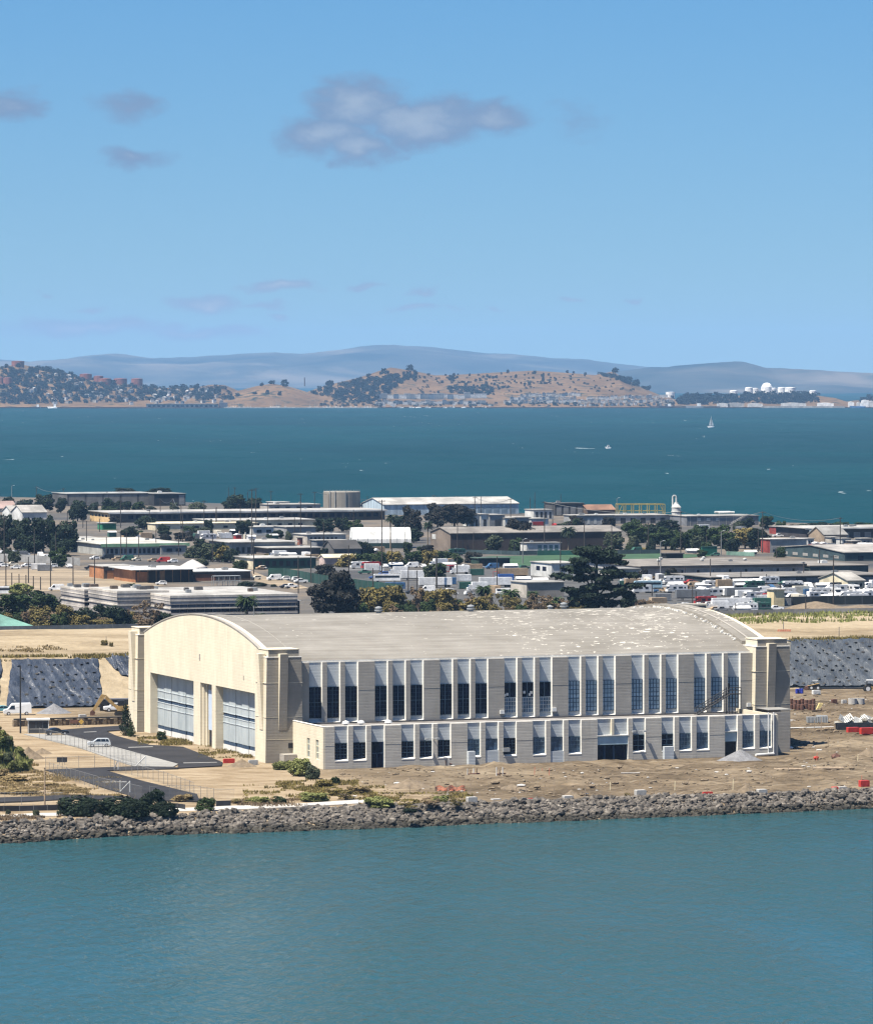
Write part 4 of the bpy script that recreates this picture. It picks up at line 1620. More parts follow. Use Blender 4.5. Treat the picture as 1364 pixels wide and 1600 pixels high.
# dark portable cabin with a white roof, tall pole, box trailer, pickup, excavator
q = gz(60, 1146)
o = thing('site_cabin', 'dark glazed portable cabin with white roof behind the black sedan', 'cabin', q, R(6))
MB().box(-2.1, 2.1, 0, 3.0, 0, 2.6).build('wall', mat('dark cabin wall', (.05, .055, .06), .5), o)
MB().box(-2.35, 2.3, -.25, 3.2, 2.6, 2.85).build('roof', lamp_m, o)
for x in (-1.7, -.35, .95):
    w = MB().box(x, x + 1.1, -.03, .05, .9, 2.2).build('window', carglass_m, o)
    MB().box(x - .06, x + 1.16, -.045, .02, .82, .9).build('sill', lamp_m, w)
for x in (-2.1, 1.95):
    MB().box(x, x + .15, -.06, .1, 0, 2.6).build('corner_post', lamp_m, o)
o = thing('corrugated_container', 'black open box container under the sheeted bank beside the far tower', 'container', gz(180, 1112), R(4))
b = MB()
for i in range(14):
    b.box(-3.2 + i * .5, -3.2 + i * .5 + .3, 1.9, 2.0, .1, 2.3)
b.box(-3.3, 3.8, 2.0, 4.4, .1, 2.4)
b.build('body', black_plastic, o)
MB().box(-3.4, 3.9, 1.9, 4.5, 2.4, 2.55).build('roof', mat('dark grey lid', (.09, .09, .1), .6), o)
MB().box(-3.2, -1.6, 1.85, 1.9, .2, 2.2).build('door', black_m, o)
PICK = [(-2.7, .45), (-2.75, .95), (-2.6, 1.1), (-1.5, 1.2), (-.95, 1.8), (.55, 1.82), (.8, 1.25), (2.7, 1.2), (2.75, .5)]
PICK_G = [[(-1.3, 1.22), (-.9, 1.72), (-.2, 1.75), (-.2, 1.22)], [(-.12, 1.22), (-.12, 1.75), (.5, 1.75), (.7, 1.24)]]
car_body('white pickup behind the excavator arm', 'pickup', 'pickup_truck', PICK, PICK_G, 5.5, 1.95, white_paint, (-1.75, 1.7), gz(182, 1112), R(12), .4)
o = thing('excavator', 'dull yellow excavator arm reaching down over the trench wall', 'excavator', gz(192, 1118), R(5))
b = MB()
P0, P1, P2, P3 = (-1.2, 0, 1.6), (-3.4, 0, 3.9), (-4.6, 0, 3.7), (-6.6, 0, .3)
b.hexa([(-1.2, -.25, 1.2), (-.7, -.25, 1.5), (-.7, .25, 1.5), (-1.2, .25, 1.2)], [(-3.8, -.25, 3.6), (-3.4, -.25, 4.2), (-3.4, .25, 4.2), (-3.8, .25, 3.6)])
b.build('boom', ochre_m, o)
b = MB().hexa([(-6.6, -.2, .9), (-6.1, -.2, .8), (-6.1, .2, .8), (-6.6, .2, .9)], [(-4.5, -.24, 4.5), (-3.4, -.24, 4.3), (-3.4, .24, 4.3), (-4.5, .24, 4.5)])
b.build('stick', ochre_m, o)
b = MB().prism([(-6.9, 0), (-6.0, -.1), (-5.8, .7), (-6.4, 1.2), (-6.9, .8)], 'y', -.45, .45)
b.build('bucket', rust_m, o)
MB().tube((-2.4, .1, 2.2), (-3.6, .1, 3.3), .1).build('cylinder_ram', vent_m, o)
MB().box(-1.2, 2.0, -1.3, 1.3, 1.0, 2.1).build('body', ochre_m, o)
MB().box(-1.1, .3, -1.3, -.3, 2.1, 3.2).build('cab', black_paint, o)
for s in (-1, 1):
    MB().prism([(-1.8, .2), (-1.5, 0), (1.9, 0), (2.2, .3), (2.0, .85), (-1.6, .85)], 'y', s * 1.0 - .3, s * 1.0 + .3).build('track', tyre_m, o)

# trench wall with a pipe along its top
A, B = G(22, 1136), G(196, 1132)
d = B - A
ln, an = float(np.hypot(d[0], d[1])), math.atan2(d[1], d[0])
o = thing('retaining_wall', 'low tan earth wall with a dark pipe along its top behind the asphalt', 'wall', A, an)
b = MB()
for i in range(30):
    x = ln * i / 30
    b.box(x, x + ln / 30 - .03, .2 + .15 * (i % 3), 1.6, -.2, 1.25 + .1 * math.sin(i * 2.1))
b.build('earth_face', soil_m, o)
MB().tube((0, .4, 1.5), (ln, .4, 1.5), .16, n=8).build('pipe', mat('dark hose', (.03, .03, .03), .6), o)
block('concrete_block', 'pale concrete block on the trench wall by the orange sign', 124, 136, 1117, 1123.5, concrete_m, 'concrete block', z=1.2)


def pole(name, label, px, yt, yb, m, r=.14, z=0.0, arms=0, lamp=0, group=None, cat='utility pole', rz=None):
    q = G(px, yb, z)
    h = (yb - yt) * q[1] / FPX
    if arms == 0 and lamp == 0:
        b = MB().tube((0, 0, -.3), (0, 0, h), r, r * .75, 6)
        b.box(-r * .9, r * .9, -r * .9, r * .9, h, h + .06)
        return tag(b.build(name, m, None, False, q), label, cat, group)
    o = thing(name, label, cat, q, TH if rz is None else rz, group)
    MB().tube((0, 0, -.3), (0, 0, h), r, r * .75, 6).build('post', m, o)
    for k_ in range(arms):
        z_ = h - .5 - 1.1 * k_
        link('crossarm', CROSS, o, (0, 0, z_))
    if lamp:
        MB().tube((0, 0, h - .1), (lamp, 0, h + .35), r * .45, r * .4, 5).build('arm', m, o)
        MB().box(lamp - .3, lamp + .5, -.2, .2, h + .25, h + .45).build('lamp_head', lamp_m, o)
    return o


cb_ = MB().box(-1.3, 1.3, -.07, .07, -.09, .09)
for x in (-1.2, -.7, .7, 1.2):
    cb_.tube((x, 0, .09), (x, 0, .3), .06, .05, 5)
CROSS = cb_.mesh('crossarm', dark_wood)
pole('pole', 'tall black pole in front of the black sheeting near the white van', 32, 1040, 1146, black_paint, .2, cat='pole')
pole('pole', 'pale wooden post between the two fences near the dark bushes', 70, 1200, 1259, wood_m, .17, cat='pole')

# signs
for nm, lab, px, yt, yb, w, h, m_ in (('sign', 'small black notice board on the left fence', 97, 1186.5, 1191.5, .95, .75, black_paint), ('sign', 'orange diamond road sign on the trench wall', 127, 1124, 1132, .8, .8, yellow_m), ('sign', 'small dull red notice left of the orange sign', 116, 1124, 1132, .9, .6, rust_m)):
    q = gz(px, yb + 4)
    o = thing(nm, lab, 'sign', q, R(3))
    s = q[1] / FPX
    zc = 8 * s
    b = MB()
    if 'diamond' in lab:
        b.prism([(-w * .7, zc), (0, zc - w * .7), (w * .7, zc), (0, zc + w * .7)], 'y', -.03, .03)
    else:
        b.box(-w, w, -.03, .03, zc - h * .6, zc + h * .6)
    b.build('board', m_, o)
    for x in (-w * .5, w * .5):
        MB().tube((x, .06, -.1), (x, .06, zc), .04, n=5).build('leg', vent_m, o)

# chain link fences
mesh_m = bpy.data.materials.new('chain link')
mesh_m.use_nodes = True
N = Nodes(mesh_m.node_tree)
tcl = N.n('ShaderNodeTexCoord').outputs['Object']
ti = N.n('ShaderNodeBsdfTransparent')
di = N.n('ShaderNodeBsdfDiffuse')
di.inputs[0].default_value = (.22, .22, .215, 1)
mx = N.n('ShaderNodeMixShader')
mx.inputs[0].default_value = .05
N.put(mx.inputs[1], ti.outputs[0])
N.put(mx.inputs[2], di.outputs[0])
N.put(N.n('ShaderNodeOutputMaterial').inputs[0], mx.outputs[0])
post_m = mat('fence post steel', (.17, .17, .165), .5, .1, 1.0)
dark_post_m = mat('dark fence post', (.10, .10, .10), .5, .1, 1.0)


def fence(label, pts, h=2.1, step=3.0, screen=None, sc6=True, post=post_m, z=None, name='chain_link_fence', cat='fence', r=.04, group=None):
    pts = k6(pts) if sc6 else pts
    W_ = [gz(*p) if z is None else G(p[0], p[1], z) for p in pts]
    o = thing(name, label, cat, W_[0], 0, group)
    for a, b in zip(W_[:-1], W_[1:]):
        d = b - a
        ln = float(np.hypot(d[0], d[1]))
        an = math.atan2(d[1], d[0])
        n = max(1, int(round(ln / step)))
        for i in range(n):
            q = a + d * i / n - W_[0]
            pm_ = fence_post(h, r, post)
            link('post', pm_, o, q)
        m = MB()
        m.box(0, ln, -.012, .012, .05, h)
        m.build('screen' if screen else 'mesh_panel', screen or mesh_m, o, loc=a - W_[0], rz=an).rotation_euler.y = -math.atan2(d[2], ln)
        if not screen:
            MB().tube((0, 0, h), (ln, 0, h), .03, n=5).build('rail', post, o, loc=a - W_[0], rz=an)
    return o


_fp = {}


def fence_post(h, r, m):
    k = (round(h, 2), r, m.name)
    if k not in _fp:
        _fp[k] = MB().tube((0, 0, -.2), (0, 0, h + .15), r, r, 6).mesh('post', m)
    return _fp[k]


fence('chain link fence along the lower edge of the pale concrete strip', [(200, 243), (290, 262), (400, 293), (520, 326), (640, 361), (740, 384)])
fence('chain link fence above the lower asphalt road, left of the gate', [(232, 396), (400, 391), (560, 387), (690, 387)])
fence('chain link fence between the lower road and the sandy lot', [(580, 407), (700, 436), (830, 472), (985, 528)])
fence('chain link fence below the lower road, behind the dark bushes', [(250, 424), (360, 455), (500, 500), (620, 524), (720, 548)])
fence('chain link fence by the pale wooden post at the left edge', [(-60, 582), (110, 579), (230, 577), (320, 580)])
fence('chain link fence behind the small round bush', [(760, 548), (860, 545), (985, 543), (1085, 562), (1190, 562)])
for lab, pa in (('white braced fence gate beside the lower road', ((610, 515), (660, 478))), ('white braced fence gate at the bend of the asphalt', ((580, 400), (600, 432))), ('white braced fence gate below the concrete strip', ((690, 384), (740, 350)))):
    (x0, y0), (x1, y1) = k6(pa)
    q, e = gz(x0, y0), gz(x1, y0 + 1)
    o = thing('gate_brace', lab, 'gate', q)
    d = e - q
    MB().tube((0, 0, .1), (d[0], d[1], 2.0), .09, n=6).build('brace', lamp_m, o)
    MB().tube((0, 0, 0), (0, 0, 2.1), .07, n=6).build('post', lamp_m, o)
    MB().tube((d[0], d[1], 0), (d[0], d[1], 2.1), .07, n=6).build('post', lamp_m, o)
fence('low black silt fence at the left edge above the boulders', [(-60, 612), (100, 612), (310, 606)], .95, 2.5, black_plastic, name='silt_fence')
fence('short black silt fence right of the dark bushes', [(835, 596), (900, 598), (940, 604)], .9, 2.5, black_plastic, name='silt_fence')
fence('black panel fence behind the small round bush', [(1097, 588), (1172, 586)], 1.0, 2.5, black_plastic, name='silt_fence')

# shrubs near the hangar and the shore
for lab, px, yb, w, h in (('leftmost of the three big dark rounded bushes above the boulders', 124, 1283, 78, 47), ('dark rounded bush in the middle of the three above the boulders', 190, 1284, 74, 48), ('rightmost and tallest of the three big dark bushes above the boulders', 237, 1282, 50, 52), ('small dark round bush right of the three big bushes', 321, 1275, 36, 28)):
    o = plant('shrub', lab, px, yb - 7, w * 1.05, h * .86, 'bush', 'dark' if px < 300 else 'green', 'shrub', int(px))
    o.rotation_euler.z = 0
    o.scale.y *= .5                              # a hedge-like row along the brink
    if px < 250:
        o = plant('shrub', 'lower dark bush at the foot of the ' + ('leftmost', 'middle', 'rightmost')[int((px - 100) // 60)] + ' big bush above the boulders', px + 22, yb - 5.5, 44, 30, 'bush', 'dark', 'shrub', int(px) + 1)
        o.rotation_euler.z = 0
        o.scale.y *= .5
plant('conifer', 'tall dark conifer at the foot of the far tower', 197, 1150, 26, 52, 'column', 'dark', 'tree', 1)
plant('conifer', 'short dark conifer right of the tall one at the far tower', 205, 1152, 17, 24, 'column', 'green', 'tree', 2)
plant('shrub', 'small green bush in front of the left big door', 253, 1157, 19, 16, 'bush', 'green', 'shrub', 0)
for lab, px, yb, w, h, lf in (
        ('pale green shrub at the foot of the near tower', 440, 1203, 34, 17, 'bright'), ('large yellow green shrub at the annex corner', 472, 1213, 44, 32, 'bright'),
        ('grey green shrub under the annex end windows', 489, 1218, 26, 26, 'pale'), ('small green shrub left of the annex corner', 460, 1206, 30, 20, 'bright'),
        ('small dark shrub in the dirt below the annex corner', 525, 1225, 17, 12, 'green'),
        ('low yellow green shrub above the pale footpath, by the grey lot', 402, 1254, 40, 15, 'bright'), ('dark green shrub above the pale footpath', 437, 1256, 20, 22, 'green'),
        ('green shrub clump above the pale footpath, widest of its row', 490, 1252, 48, 25, 'bright'), ('olive shrub on the slope behind the footpath', 540, 1250, 42, 26, 'olive'),
        ('large yellow green shrub at the end of the footpath', 590, 1262, 50, 34, 'bright'), ('dark twiggy shrub above the boulders left of the orange mesh', 636, 1264, 42, 26, 'olive'),
        ('dry brown shrub at the brink of the boulders', 672, 1262, 38, 24, 'dry'), ('tall dry grass shrub beside the first pale block', 714, 1261, 28, 22, 'olive'),
        ('dry weed clump on the dirt below the orange mesh', 690, 1254, 26, 18, 'bright'), ('small dark shrub among the boulders by the footpath end', 640, 1270, 22, 14, 'dark'),
        ('dry weed clump behind the first boulders', 560, 1238, 46, 18, 'straw'), ('dry weed clump on the bank below the annex corner', 520, 1242, 46, 20, 'olive'),
        ('tiny dark bush left of a pale block on the boulder brink', 980, 1246, 14, 12, 'olive'), ('weed clump behind the chain link fence, above the small round bush', 380, 1256, 40, 12, 'olive'),
        ('dry weed clump left of the small round bush', 285, 1252, 40, 12, 'straw'), ('dry weed clump on the bank below the near tower', 505, 1232, 36, 15, 'olive'),
        ('green weed clump on the left footpath by the silt fence', 56, 1276, 13, 12, 'pale'), ('tiny green weed clump at the left end of the silt fence', 13, 1273, 9, 10, 'pale')):
    lowf = .62 if yb > 1236 and px > 370 else 1.0        # wind clipped scrub on the bank stays low
    plant('shrub', lab, px, yb, w * (1.15 if lowf < 1 else 1), h * lowf, 'bush' if lf not in ('dry', 'olive') or lowf == 1 else 'loose', lf, 'shrub', int(px))
q0 = gz(-34, 1204)
mb_ = MB()
n, k = 30, 10
MW, MH = 9.8, 9.6                                # half width and height of the brushy mound


def mound_z(x, y):
    t = math.hypot(x / MW, y / (MW * .8))
    return MH * max(0, 1 - t) ** .85 if t < 1 else 0.0


vs = [(MW * j / k * math.cos(6.2832 * i / n), MW * .8 * j / k * math.sin(6.2832 * i / n), mound_z(MW * j / k * math.cos(6.2832 * i / n), MW * .8 * j / k * math.sin(6.2832 * i / n)) - .05) for j in range(k, -1, -1) for i in range(n)]
mb_.add(vs, [(j * n + i, j * n + (i + 1) % n, (j + 1) * n + (i + 1) % n, (j + 1) * n + i) for j in range(k) for i in range(n)])
tag(mb_.build('soil_mound', soil_m, None, True, q0), 'tall brush covered soil mound at the left edge', 'mound')
r_ = random.Random(5)
MOUND = []
for i in range(74):
    a, t = r_.uniform(-2.9, .5), r_.random() ** .6 * .97
    x, y = MW * t * math.cos(a), MW * .8 * t * math.sin(a)
    if abs(x) < 0 or x < -3.5:
        continue
    lf = r_.choice(['bright', 'bright', 'bright', 'olive', 'green', 'pale'])
    o = plant('shrub', '', 0, 1203, r_.uniform(15, 26), r_.uniform(9, 17), 'bush', lf, 'shrub', i, base=q0 + np.array([x, y, mound_z(x, y) - .25]))
    MOUND.append((o, {'bright': 'yellow green', 'olive': 'olive', 'green': 'dark green', 'pale': 'grey green'}[lf] + ' brush clump on the mound at the left edge', 682 + o.location.x * FPX / o.location.y))


def on_mound():
    a, t = random.uniform(0, 6.28), random.random() ** .5
    x, y = MW * t * math.cos(a), MW * .8 * t * math.sin(a)
    return q0[0] + x, q0[1] + y, q0[2] + mound_z(x, y)


for i, (px, yb, w, h) in enumerate(((20, 1222, 60, 12), (-6, 1216, 50, 16), (70, 1228, 50, 6), (110, 1236, 60, 6), (30, 1240, 70, 7))):
    plant('dry_grass_clump', ('dry grass clump below the brushy mound', 'taller dry grass clump at the left edge below the brushy mound', 'thin dry grass clump behind the pale wooden post', 'thin dry grass patch above the left dark bush', 'low dry grass patch left of the pale wooden post')[i], px, yb, w, h, 'bush', 'straw', 'grass', i)

# blocks, barriers, stakes and debris on the construction dirt
for lab, x0, x1, yt, yb in (('pale block on the boulder brink by the footpath', 474, 495, 1258.5, 1268), ('pale block right of the tall dry grass shrub', 731, 747, 1246, 1257), ('pale block second right of the dry grass shrub', 769, 785, 1249, 1258), ('low pale block behind the boulders near the rounded soil heap', 881, 897, 1244, 1251.5),
                            ('large pale block behind the boulders by a tiny bush', 994, 1011, 1235, 1245), ('pale block right of the pointed soil heap', 1185, 1200, 1234, 1242), ('pale block beside the dark red box at the boulder brink', 1310, 1325, 1230, 1238)):
    block('concrete_block', lab, x0, x1, yt, yb, concrete_m, 'concrete block', 1.2)
for lab, x0, x1, yt, yb, dp in (('dark red box beside a pale block on the boulder brink', 1301, 1311, 1230, 1238, .8), ('flat red barrier left of the low pale block', 817, 836, 1248, 1251.5, .5), ('flat red barrier between the pale blocks of the right shore', 1098, 1115, 1238, 1242, .5),
                                ('red plastic barrier at the right edge above the boulders', 1344, 1360, 1220, 1229, 1.0), ('long red barrier left half under the black trench box', 1324, 1344, 1137, 1145.5, 1.0), ('long red barrier right half under the black trench box', 1344, 1372, 1137.5, 1146.5, 1.0),
                                ('faded red barrier in the brush heap at the near tower', 349, 368, 1186, 1193, .6)):
    block('barrier', lab, x0, x1, yt, yb, red_m, 'barrier', dp)
block('pump_unit', 'grey pump unit beside the brush heap at the near tower', 389, 404, 1188, 1196, steel_m, 'pump', .8)
q = gz(703, 1236)
o = thing('safety_mesh', 'sagging faded orange safety mesh on the dirt', 'safety mesh', q, R(5))
b = MB()
pts = [(x, .25 * math.sin(x * 2.3) + .02 * x, .75 + .22 * math.sin(x * 3.1 + 1)) for x in np.linspace(-2.6, 2.6, 22)]
for (x0, y0, h0), (x1, y1, h1) in zip(pts[:-1], pts[1:]):
    for z0, z1 in ((.05, .28), (.36, .6), (.68, 1.0)):
        b.add([(x0, y0, h0 * z0), (x1, y1, h1 * z0), (x1, y1 + .03, h1 * z1), (x0, y0 + .03, h0 * z1)], [(0, 1, 2, 3)])
for i in range(40):
    x, y = random.uniform(-2.6, 2.6), random.uniform(-2, 1.5)
    b.add([(x, y, .12), (x + .5, y + .1, .25), (x + .4, y + .5, .14), (x - .1, y + .4, .2)], [(0, 1, 2, 3)])
b.build('mesh', orange_m, o)['kind'] = 'stuff'
for x in (-2.6, -.8, 1.0, 2.6):
    MB().tube((x, 0, 0), (x, .0, 1.2), .04, n=5).build('stake', wood_m, o)
STAKES = [(640, 1226, 1240, 0), (735, 1220, 1236, 0), (806, 1231, 1241, 0), (822, 1228, 1239, 0), (851, 1226, 1238, 0), (865, 1232, 1242, 0), (914, 1228, 1241, 0), (953, 1222, 1236, 1), (1054, 1221, 1236, 1), (1145, 1218, 1234, 1), (1231, 1198, 1215, 0), (1198, 1208, 1216, 0),
          (835, 1199, 1209, 2), (847, 1201, 1211, 2), (858, 1200, 1211, 2), (1294, 1152, 1164, 0), (1346, 1212, 1224, 2), (1276, 1176, 1187, 2), (1340, 1179, 1187, 1), (1272, 1126, 1140, 0), (1283, 1120, 1142, 0), (700, 1228, 1240, 0), (1322, 1216, 1226, 0), (938, 1236, 1247, 0)]
sk = {0: wood_m, 1: mat('pale stake', (.60, .52, .34), .8), 2: mat('red tipped stake', (.42, .16, .10), .8)}
for i, (px, yt, yb, t) in enumerate(STAKES):
    q = gz(px, yb)
    h = (yb - yt) * q[1] / FPX
    b = MB().hexa([(-.06, -.06, -.2), (.06, -.06, -.2), (.06, .06, -.2), (-.06, .06, -.2)], [(.0, -.05, h), (.12, -.05, h), (.12, .05, h), (.0, .05, h)])
    tag(b.build('survey_stake', sk[t], None, False, q), ('weathered survey stake leaning in the construction dirt', 'pale survey stake standing in the construction dirt', 'reddish survey stake standing in the construction dirt')[t], 'stake', ('brown survey stakes on the dirt', 'pale survey stakes on the dirt', 'reddish survey stakes on the dirt')[t])
for lab, px, yb, n in (('cluster of red and white standpipes in front of the annex windows', 694, 1197, 5), ('pair of pale standpipes left of the cluster at the annex', 672, 1194, 2), ('pump tripod with hoses on the dirt before the annex panel', 740, 1212, 4), ('small valve tripod on the dirt right of the pump tripod', 783, 1212, 3), ('rusty pipe stand beside the wide garage opening', 1002, 1187, 4)):
    q = gz(px, yb)
    o = thing('standpipe', lab, 'standpipe', q)
    for i in range(n):
        x = (i - n / 2) * .55
        h = random.uniform(.9, 1.6)
        MB().tube((x, 0, -.1), (x, random.uniform(-.3, .3), h), .09, .08, 7).build('pipe', rust_m if i % 2 else lamp_m, o)
    MB().tube((-n * .25, -.3, .25), (n * .28, .3, .35), .12, n=7).build('crosspipe', rust_m, o)
for lab, px, yb, ln, r, m_, rz in (('weathered log lying on the dirt in front of the annex end', 1232, 1204, 5.4, .22, wood_m, 4), ('grey timber baulk lying on the right of the dirt', 1294, 1203, 5.6, .3, wood_m, 4), ('pale pipe lying on the dirt beside the silver crates', 1268, 1138, 9.5, .14, lamp_m, 16),
                                 ('dark hose along the foot of the right sheeting', 1310, 1077, 18, .2, black_plastic, 3), ('dark timber pile in front of the wide garage', 1028, 1192, 4.6, .2, dark_wood, 8), ('pale plank on the dirt in the middle of the yard', 985, 1209, 3.4, .1, concrete_m, 3),
                                 ('long dark silt sock along the brink of the boulders', 940, 1250, 9, .16, black_plastic, 10), ('dark silt sock along the brink at the right shore', 1160, 1243, 12, .16, black_plastic, 9)):
    q = gz(px, yb)
    b = MB().tube((-ln / 2, 0, r * .8), (ln / 2, .1, r * .8), r, r * .9, 8)
    tag(b.build('log' if m_ is wood_m else 'pipe' if m_ is lamp_m else 'hose', m_, None, False, q, R(rz)), lab, 'timber' if m_ in (wood_m, dark_wood, concrete_m) else 'pipe')
q = gz(1233, 1171)
b = MB().lathe([(.3, -.1), (.75, .15), (.85, .35), (.5, .5), (.1, .55)], 14)
tag(b.build('white_tub', lamp_m, None, False, q), 'white upturned tub at the foot of the right tower', 'tub')
q = gz(1240, 1128)
b = MB().hexa([(-.9, -.9, 0), (.9, -.6, 0), (.9, .9, 0), (-.9, .6, 0)], [(-.8, -.8, .4), (.9, -.5, .2), (.8, .8, .25), (-.8, .5, .45)])
tag(b.build('stone_slab', concrete_m, None, False, q), 'pale stone slab lying right of the right tower', 'slab')

# clods and rubble strewn over the worked ground
cl = MB()
r_ = random.Random(8)
for i in range(1500):
    px, py = (r_.uniform(520, 1360), r_.uniform(1196, 1246)) if i % 3 else (r_.uniform(1236, 1364), r_.uniform(1085, 1200))
    q = gz(px, py)
    if W2L(q)[1] > -18 and W2L(q)[0] < 108 or q[1] < y_top(q[0]) + .5:
        continue
    v, f = RV[i % 8]
    s_ = r_.uniform(.10, .30) * (2.0 if r_.random() < .10 else 1)
    cl.add(v * s_ * np.array([1.3, 1, .8]) + q + np.array([0, 0, s_ * .2]), f, 0 if r_.random() < .93 else 1)
cl.build('rubble', [soil_m, concrete_m])['kind'] = 'stuff'

# yard on the right: loader, drums, rings, crates, scrap
q = gz(1273, 1078)
o = thing('skid_loader', 'dark compact loader parked below the right sheeting', 'loader', q, R(175))
MB().prism([(-1.2, .5), (1.2, .5), (1.5, 1.1), (.9, 1.3), (-1.3, 1.2)], 'y', -.75, .75).build('body', black_paint, o)
cbm = MB().box(-.7, .5, -.65, .65, 1.25, 1.35).box(-.75, .55, -.7, .7, 2.05, 2.15)
for x in (-.7, .42):
    for y in (-.62, .55):
        cbm.box(x, x + .08, y, y + .08, 1.3, 2.1)
cbm.build('cab', steel_m, o)
MB().prism([(1.4, .1), (2.4, .05), (2.3, .6), (1.5, 1.0)], 'y', -.95, .95).build('bucket', rust_m, o)
for s in (-1, 1):
    MB().tube((-1.0, s * .85, 1.5), (1.6, s * .85, .9), .12, n=6).build('arm', ochre_m, o)
    for x in (-.75, .75):
        wheel(o, x, s * .85, .48, .35)
q = gz(1362, 1082)
o = thing('backhoe_tractor', 'backhoe tractor with pale canopy at the right edge below the sheeting', 'tractor', q, R(4))
MB().box(-1.4, 1.8, -.5, .5, .8, 1.5).build('body', ochre_m, o)
MB().box(-1.2, .6, -.85, .85, 2.65, 2.85).build('canopy', lamp_m, o)
for x in (-1.1, .5):
    for y in (-.75, .75):
        MB().tube((x, y, 1.3), (x, y, 2.7), .06, n=5).build('canopy_post', black_paint, o)
for s in (-1, 1):
    wheel(o, -1.0, s * .85, .85, .45)
    wheel(o, 1.5, s * .75, .5, .3)
MB().box(-1.2, -.2, -.4, .4, 1.5, 2.0).build('seat', black_paint, o)
for i, (px, lab) in enumerate(((1245, 'blue plastic drum, nearest the right tower'), (1249, 'blue plastic drum between two others'), (1253, 'blue plastic drum farthest from the right tower'))):
    b = MB().lathe([(.30, 0), (.33, .08), (.33, .45), (.35, .48), (.33, .52), (.33, 1.0), (.30, 1.08), (.1, 1.1)], 12)
    tag(b.build('drum', mat('blue plastic %d' % i, (.02, .035, .26), .5), None, False, gz(px, 1084)), lab + ' below the sheeting', 'drum')
block('white_crate', 'white crate in front of the compact loader', 1270, 1283, 1079, 1084.5, lamp_m, 'crate', .9)
drum = MB().lathe([(.42, 0), (.45, .1), (.45, .55), (.48, .6), (.45, .65), (.45, 1.2), (.42, 1.25), (.1, 1.22)], 10).mesh('rusty_drum', rust_m)
for i in range(14):
    px, row = 1236 + (i % 7) * 5.8, i // 7
    o = link('rusty_drum', drum, None, gz(px, 1110 - row * 3.5) + np.array([0, 0, .25 * (i % 3 == 1) + row * .5]), random.uniform(0, 6))
    tag(o, 'rusty steel drum in the %s row of the yard stack, %s from left' % (('front', 'back')[row], ordinal(i % 7 + 1)), 'drum', 'rusty drums stacked in the yard')
q = gz(1280, 1111)
o = thing('hopper', 'pale yellow tilted hopper at the end of the rusty drum stack', 'hopper', q, R(5))
MB().hexa([(-.7, -.4, .2), (-.2, -.4, 0), (-.2, .4, 0), (-.7, .4, .2)], [(0, -.5, 1.7), (.8, -.5, 1.6), (.8, .5, 1.6), (0, .5, 1.7)]).build('bin', mat('pale yellow paint', (.62, .50, .22), .6), o)
MB().box(-.5, .6, -.45, -.35, 0, .5).build('stand', rust_m, o)
MB().box(-.5, .6, .35, .45, 0, .5).build('stand', rust_m, o)
block('tool_box', 'small rusty box with a tilted lid in the middle of the yard', 1300, 1309, 1093, 1099.5, rust_m, 'box', .8)
ring = MB()
ro = MB().lathe([(.95, 0), (.95, 1.25), (.72, 1.25), (.72, .05)], 18)
for i, px in enumerate((1332, 1344)):
    o = link('concrete_ring', ro.mesh('concrete_ring', concrete_m), None, gz(px, 1100.5))
    tag(o, ('pale concrete manhole ring, nearer the small block', 'pale concrete manhole ring, farther from the small block')[i], 'concrete ring', 'concrete rings standing in the yard')
block('concrete_block', 'small pale block left of the concrete rings', 1316, 1324, 1094, 1099.5, concrete_m, 'concrete block', .9)
for i, (x0, x1) in enumerate(((1261, 1275.5), (1276.5, 1294))):
    q = gz((x0 + x1) / 2, 1129.5)
    s = q[1] / FPX
    w = (x1 - x0) * s / 2
    o = thing('stillage', ('silver slatted stillage nearer the right tower', 'silver slatted stillage with a bent sheet on top')[i], 'stillage', q, R(6))
    MB().box(-w, w, .05, 1.3, .0, 1.15).build('box', vent_m, o)
    for k_ in range(7):
        x = -w + .05 + (2 * w - .2) * k_ / 6
        MB().box(x, x + .1, -.03, .05, .0, 1.25).build('slat', silver_m, o)
    if i:
        MB().hexa([(-w, 0, 1.2), (w, .1, 1.3), (w, 1.2, 1.3), (-w, 1.2, 1.2)], [(-w * .8, .2, 1.6), (w * .6, .1, 1.36), (w, 1.2, 1.4), (-w, 1.2, 1.5)]).build('sheet', vent_m, o)
o = thing('scrap_heap', 'heap of bent corrugated sheet and broken concrete above the black trench box', 'scrap heap', gz(1330, 1136), 0)
b = MB()
r_ = random.Random(4)
for i in range(60):
    x, y, z = r_.gauss(1.5, 3.4), r_.gauss(2, 1.0), abs(r_.gauss(.5, .6))
    v, f = RV[i % 8]
    b.add(v * r_.uniform(.35, .95) + np.array([max(-4, x), y, z]), f)
b.build('rubble', mat('broken concrete', (.22, .21, .18), .9, .5, 1.0), o)['kind'] = 'stuff'
for i, (x, y, z, t, w) in enumerate(((-1.6, .6, 1.5, .6, 1.0), (-.6, .7, 1.7, -.5, 1.1), (1.4, .8, 1.2, .3, .8), (2.6, .8, 1.5, -.7, 1.0), (4.2, 1, 1.3, .4, 1.0))):
    b = MB()
    for k_ in range(6):
        b.box(-w + k_ * w / 3, -w + k_ * w / 3 + w / 4.6, -.03 - .05 * (k_ % 2), .03, -.8, .8)
    s_ = b.build('corrugated_sheet', vent_m if i != 2 else steel_m, o, loc=(x, y, z))
    s_.rotation_euler = (-.7, t, .2)
o = thing('trench_box', 'long black steel trench box in front of the scrap heap', 'trench box', gz(1308, 1141), R(4))
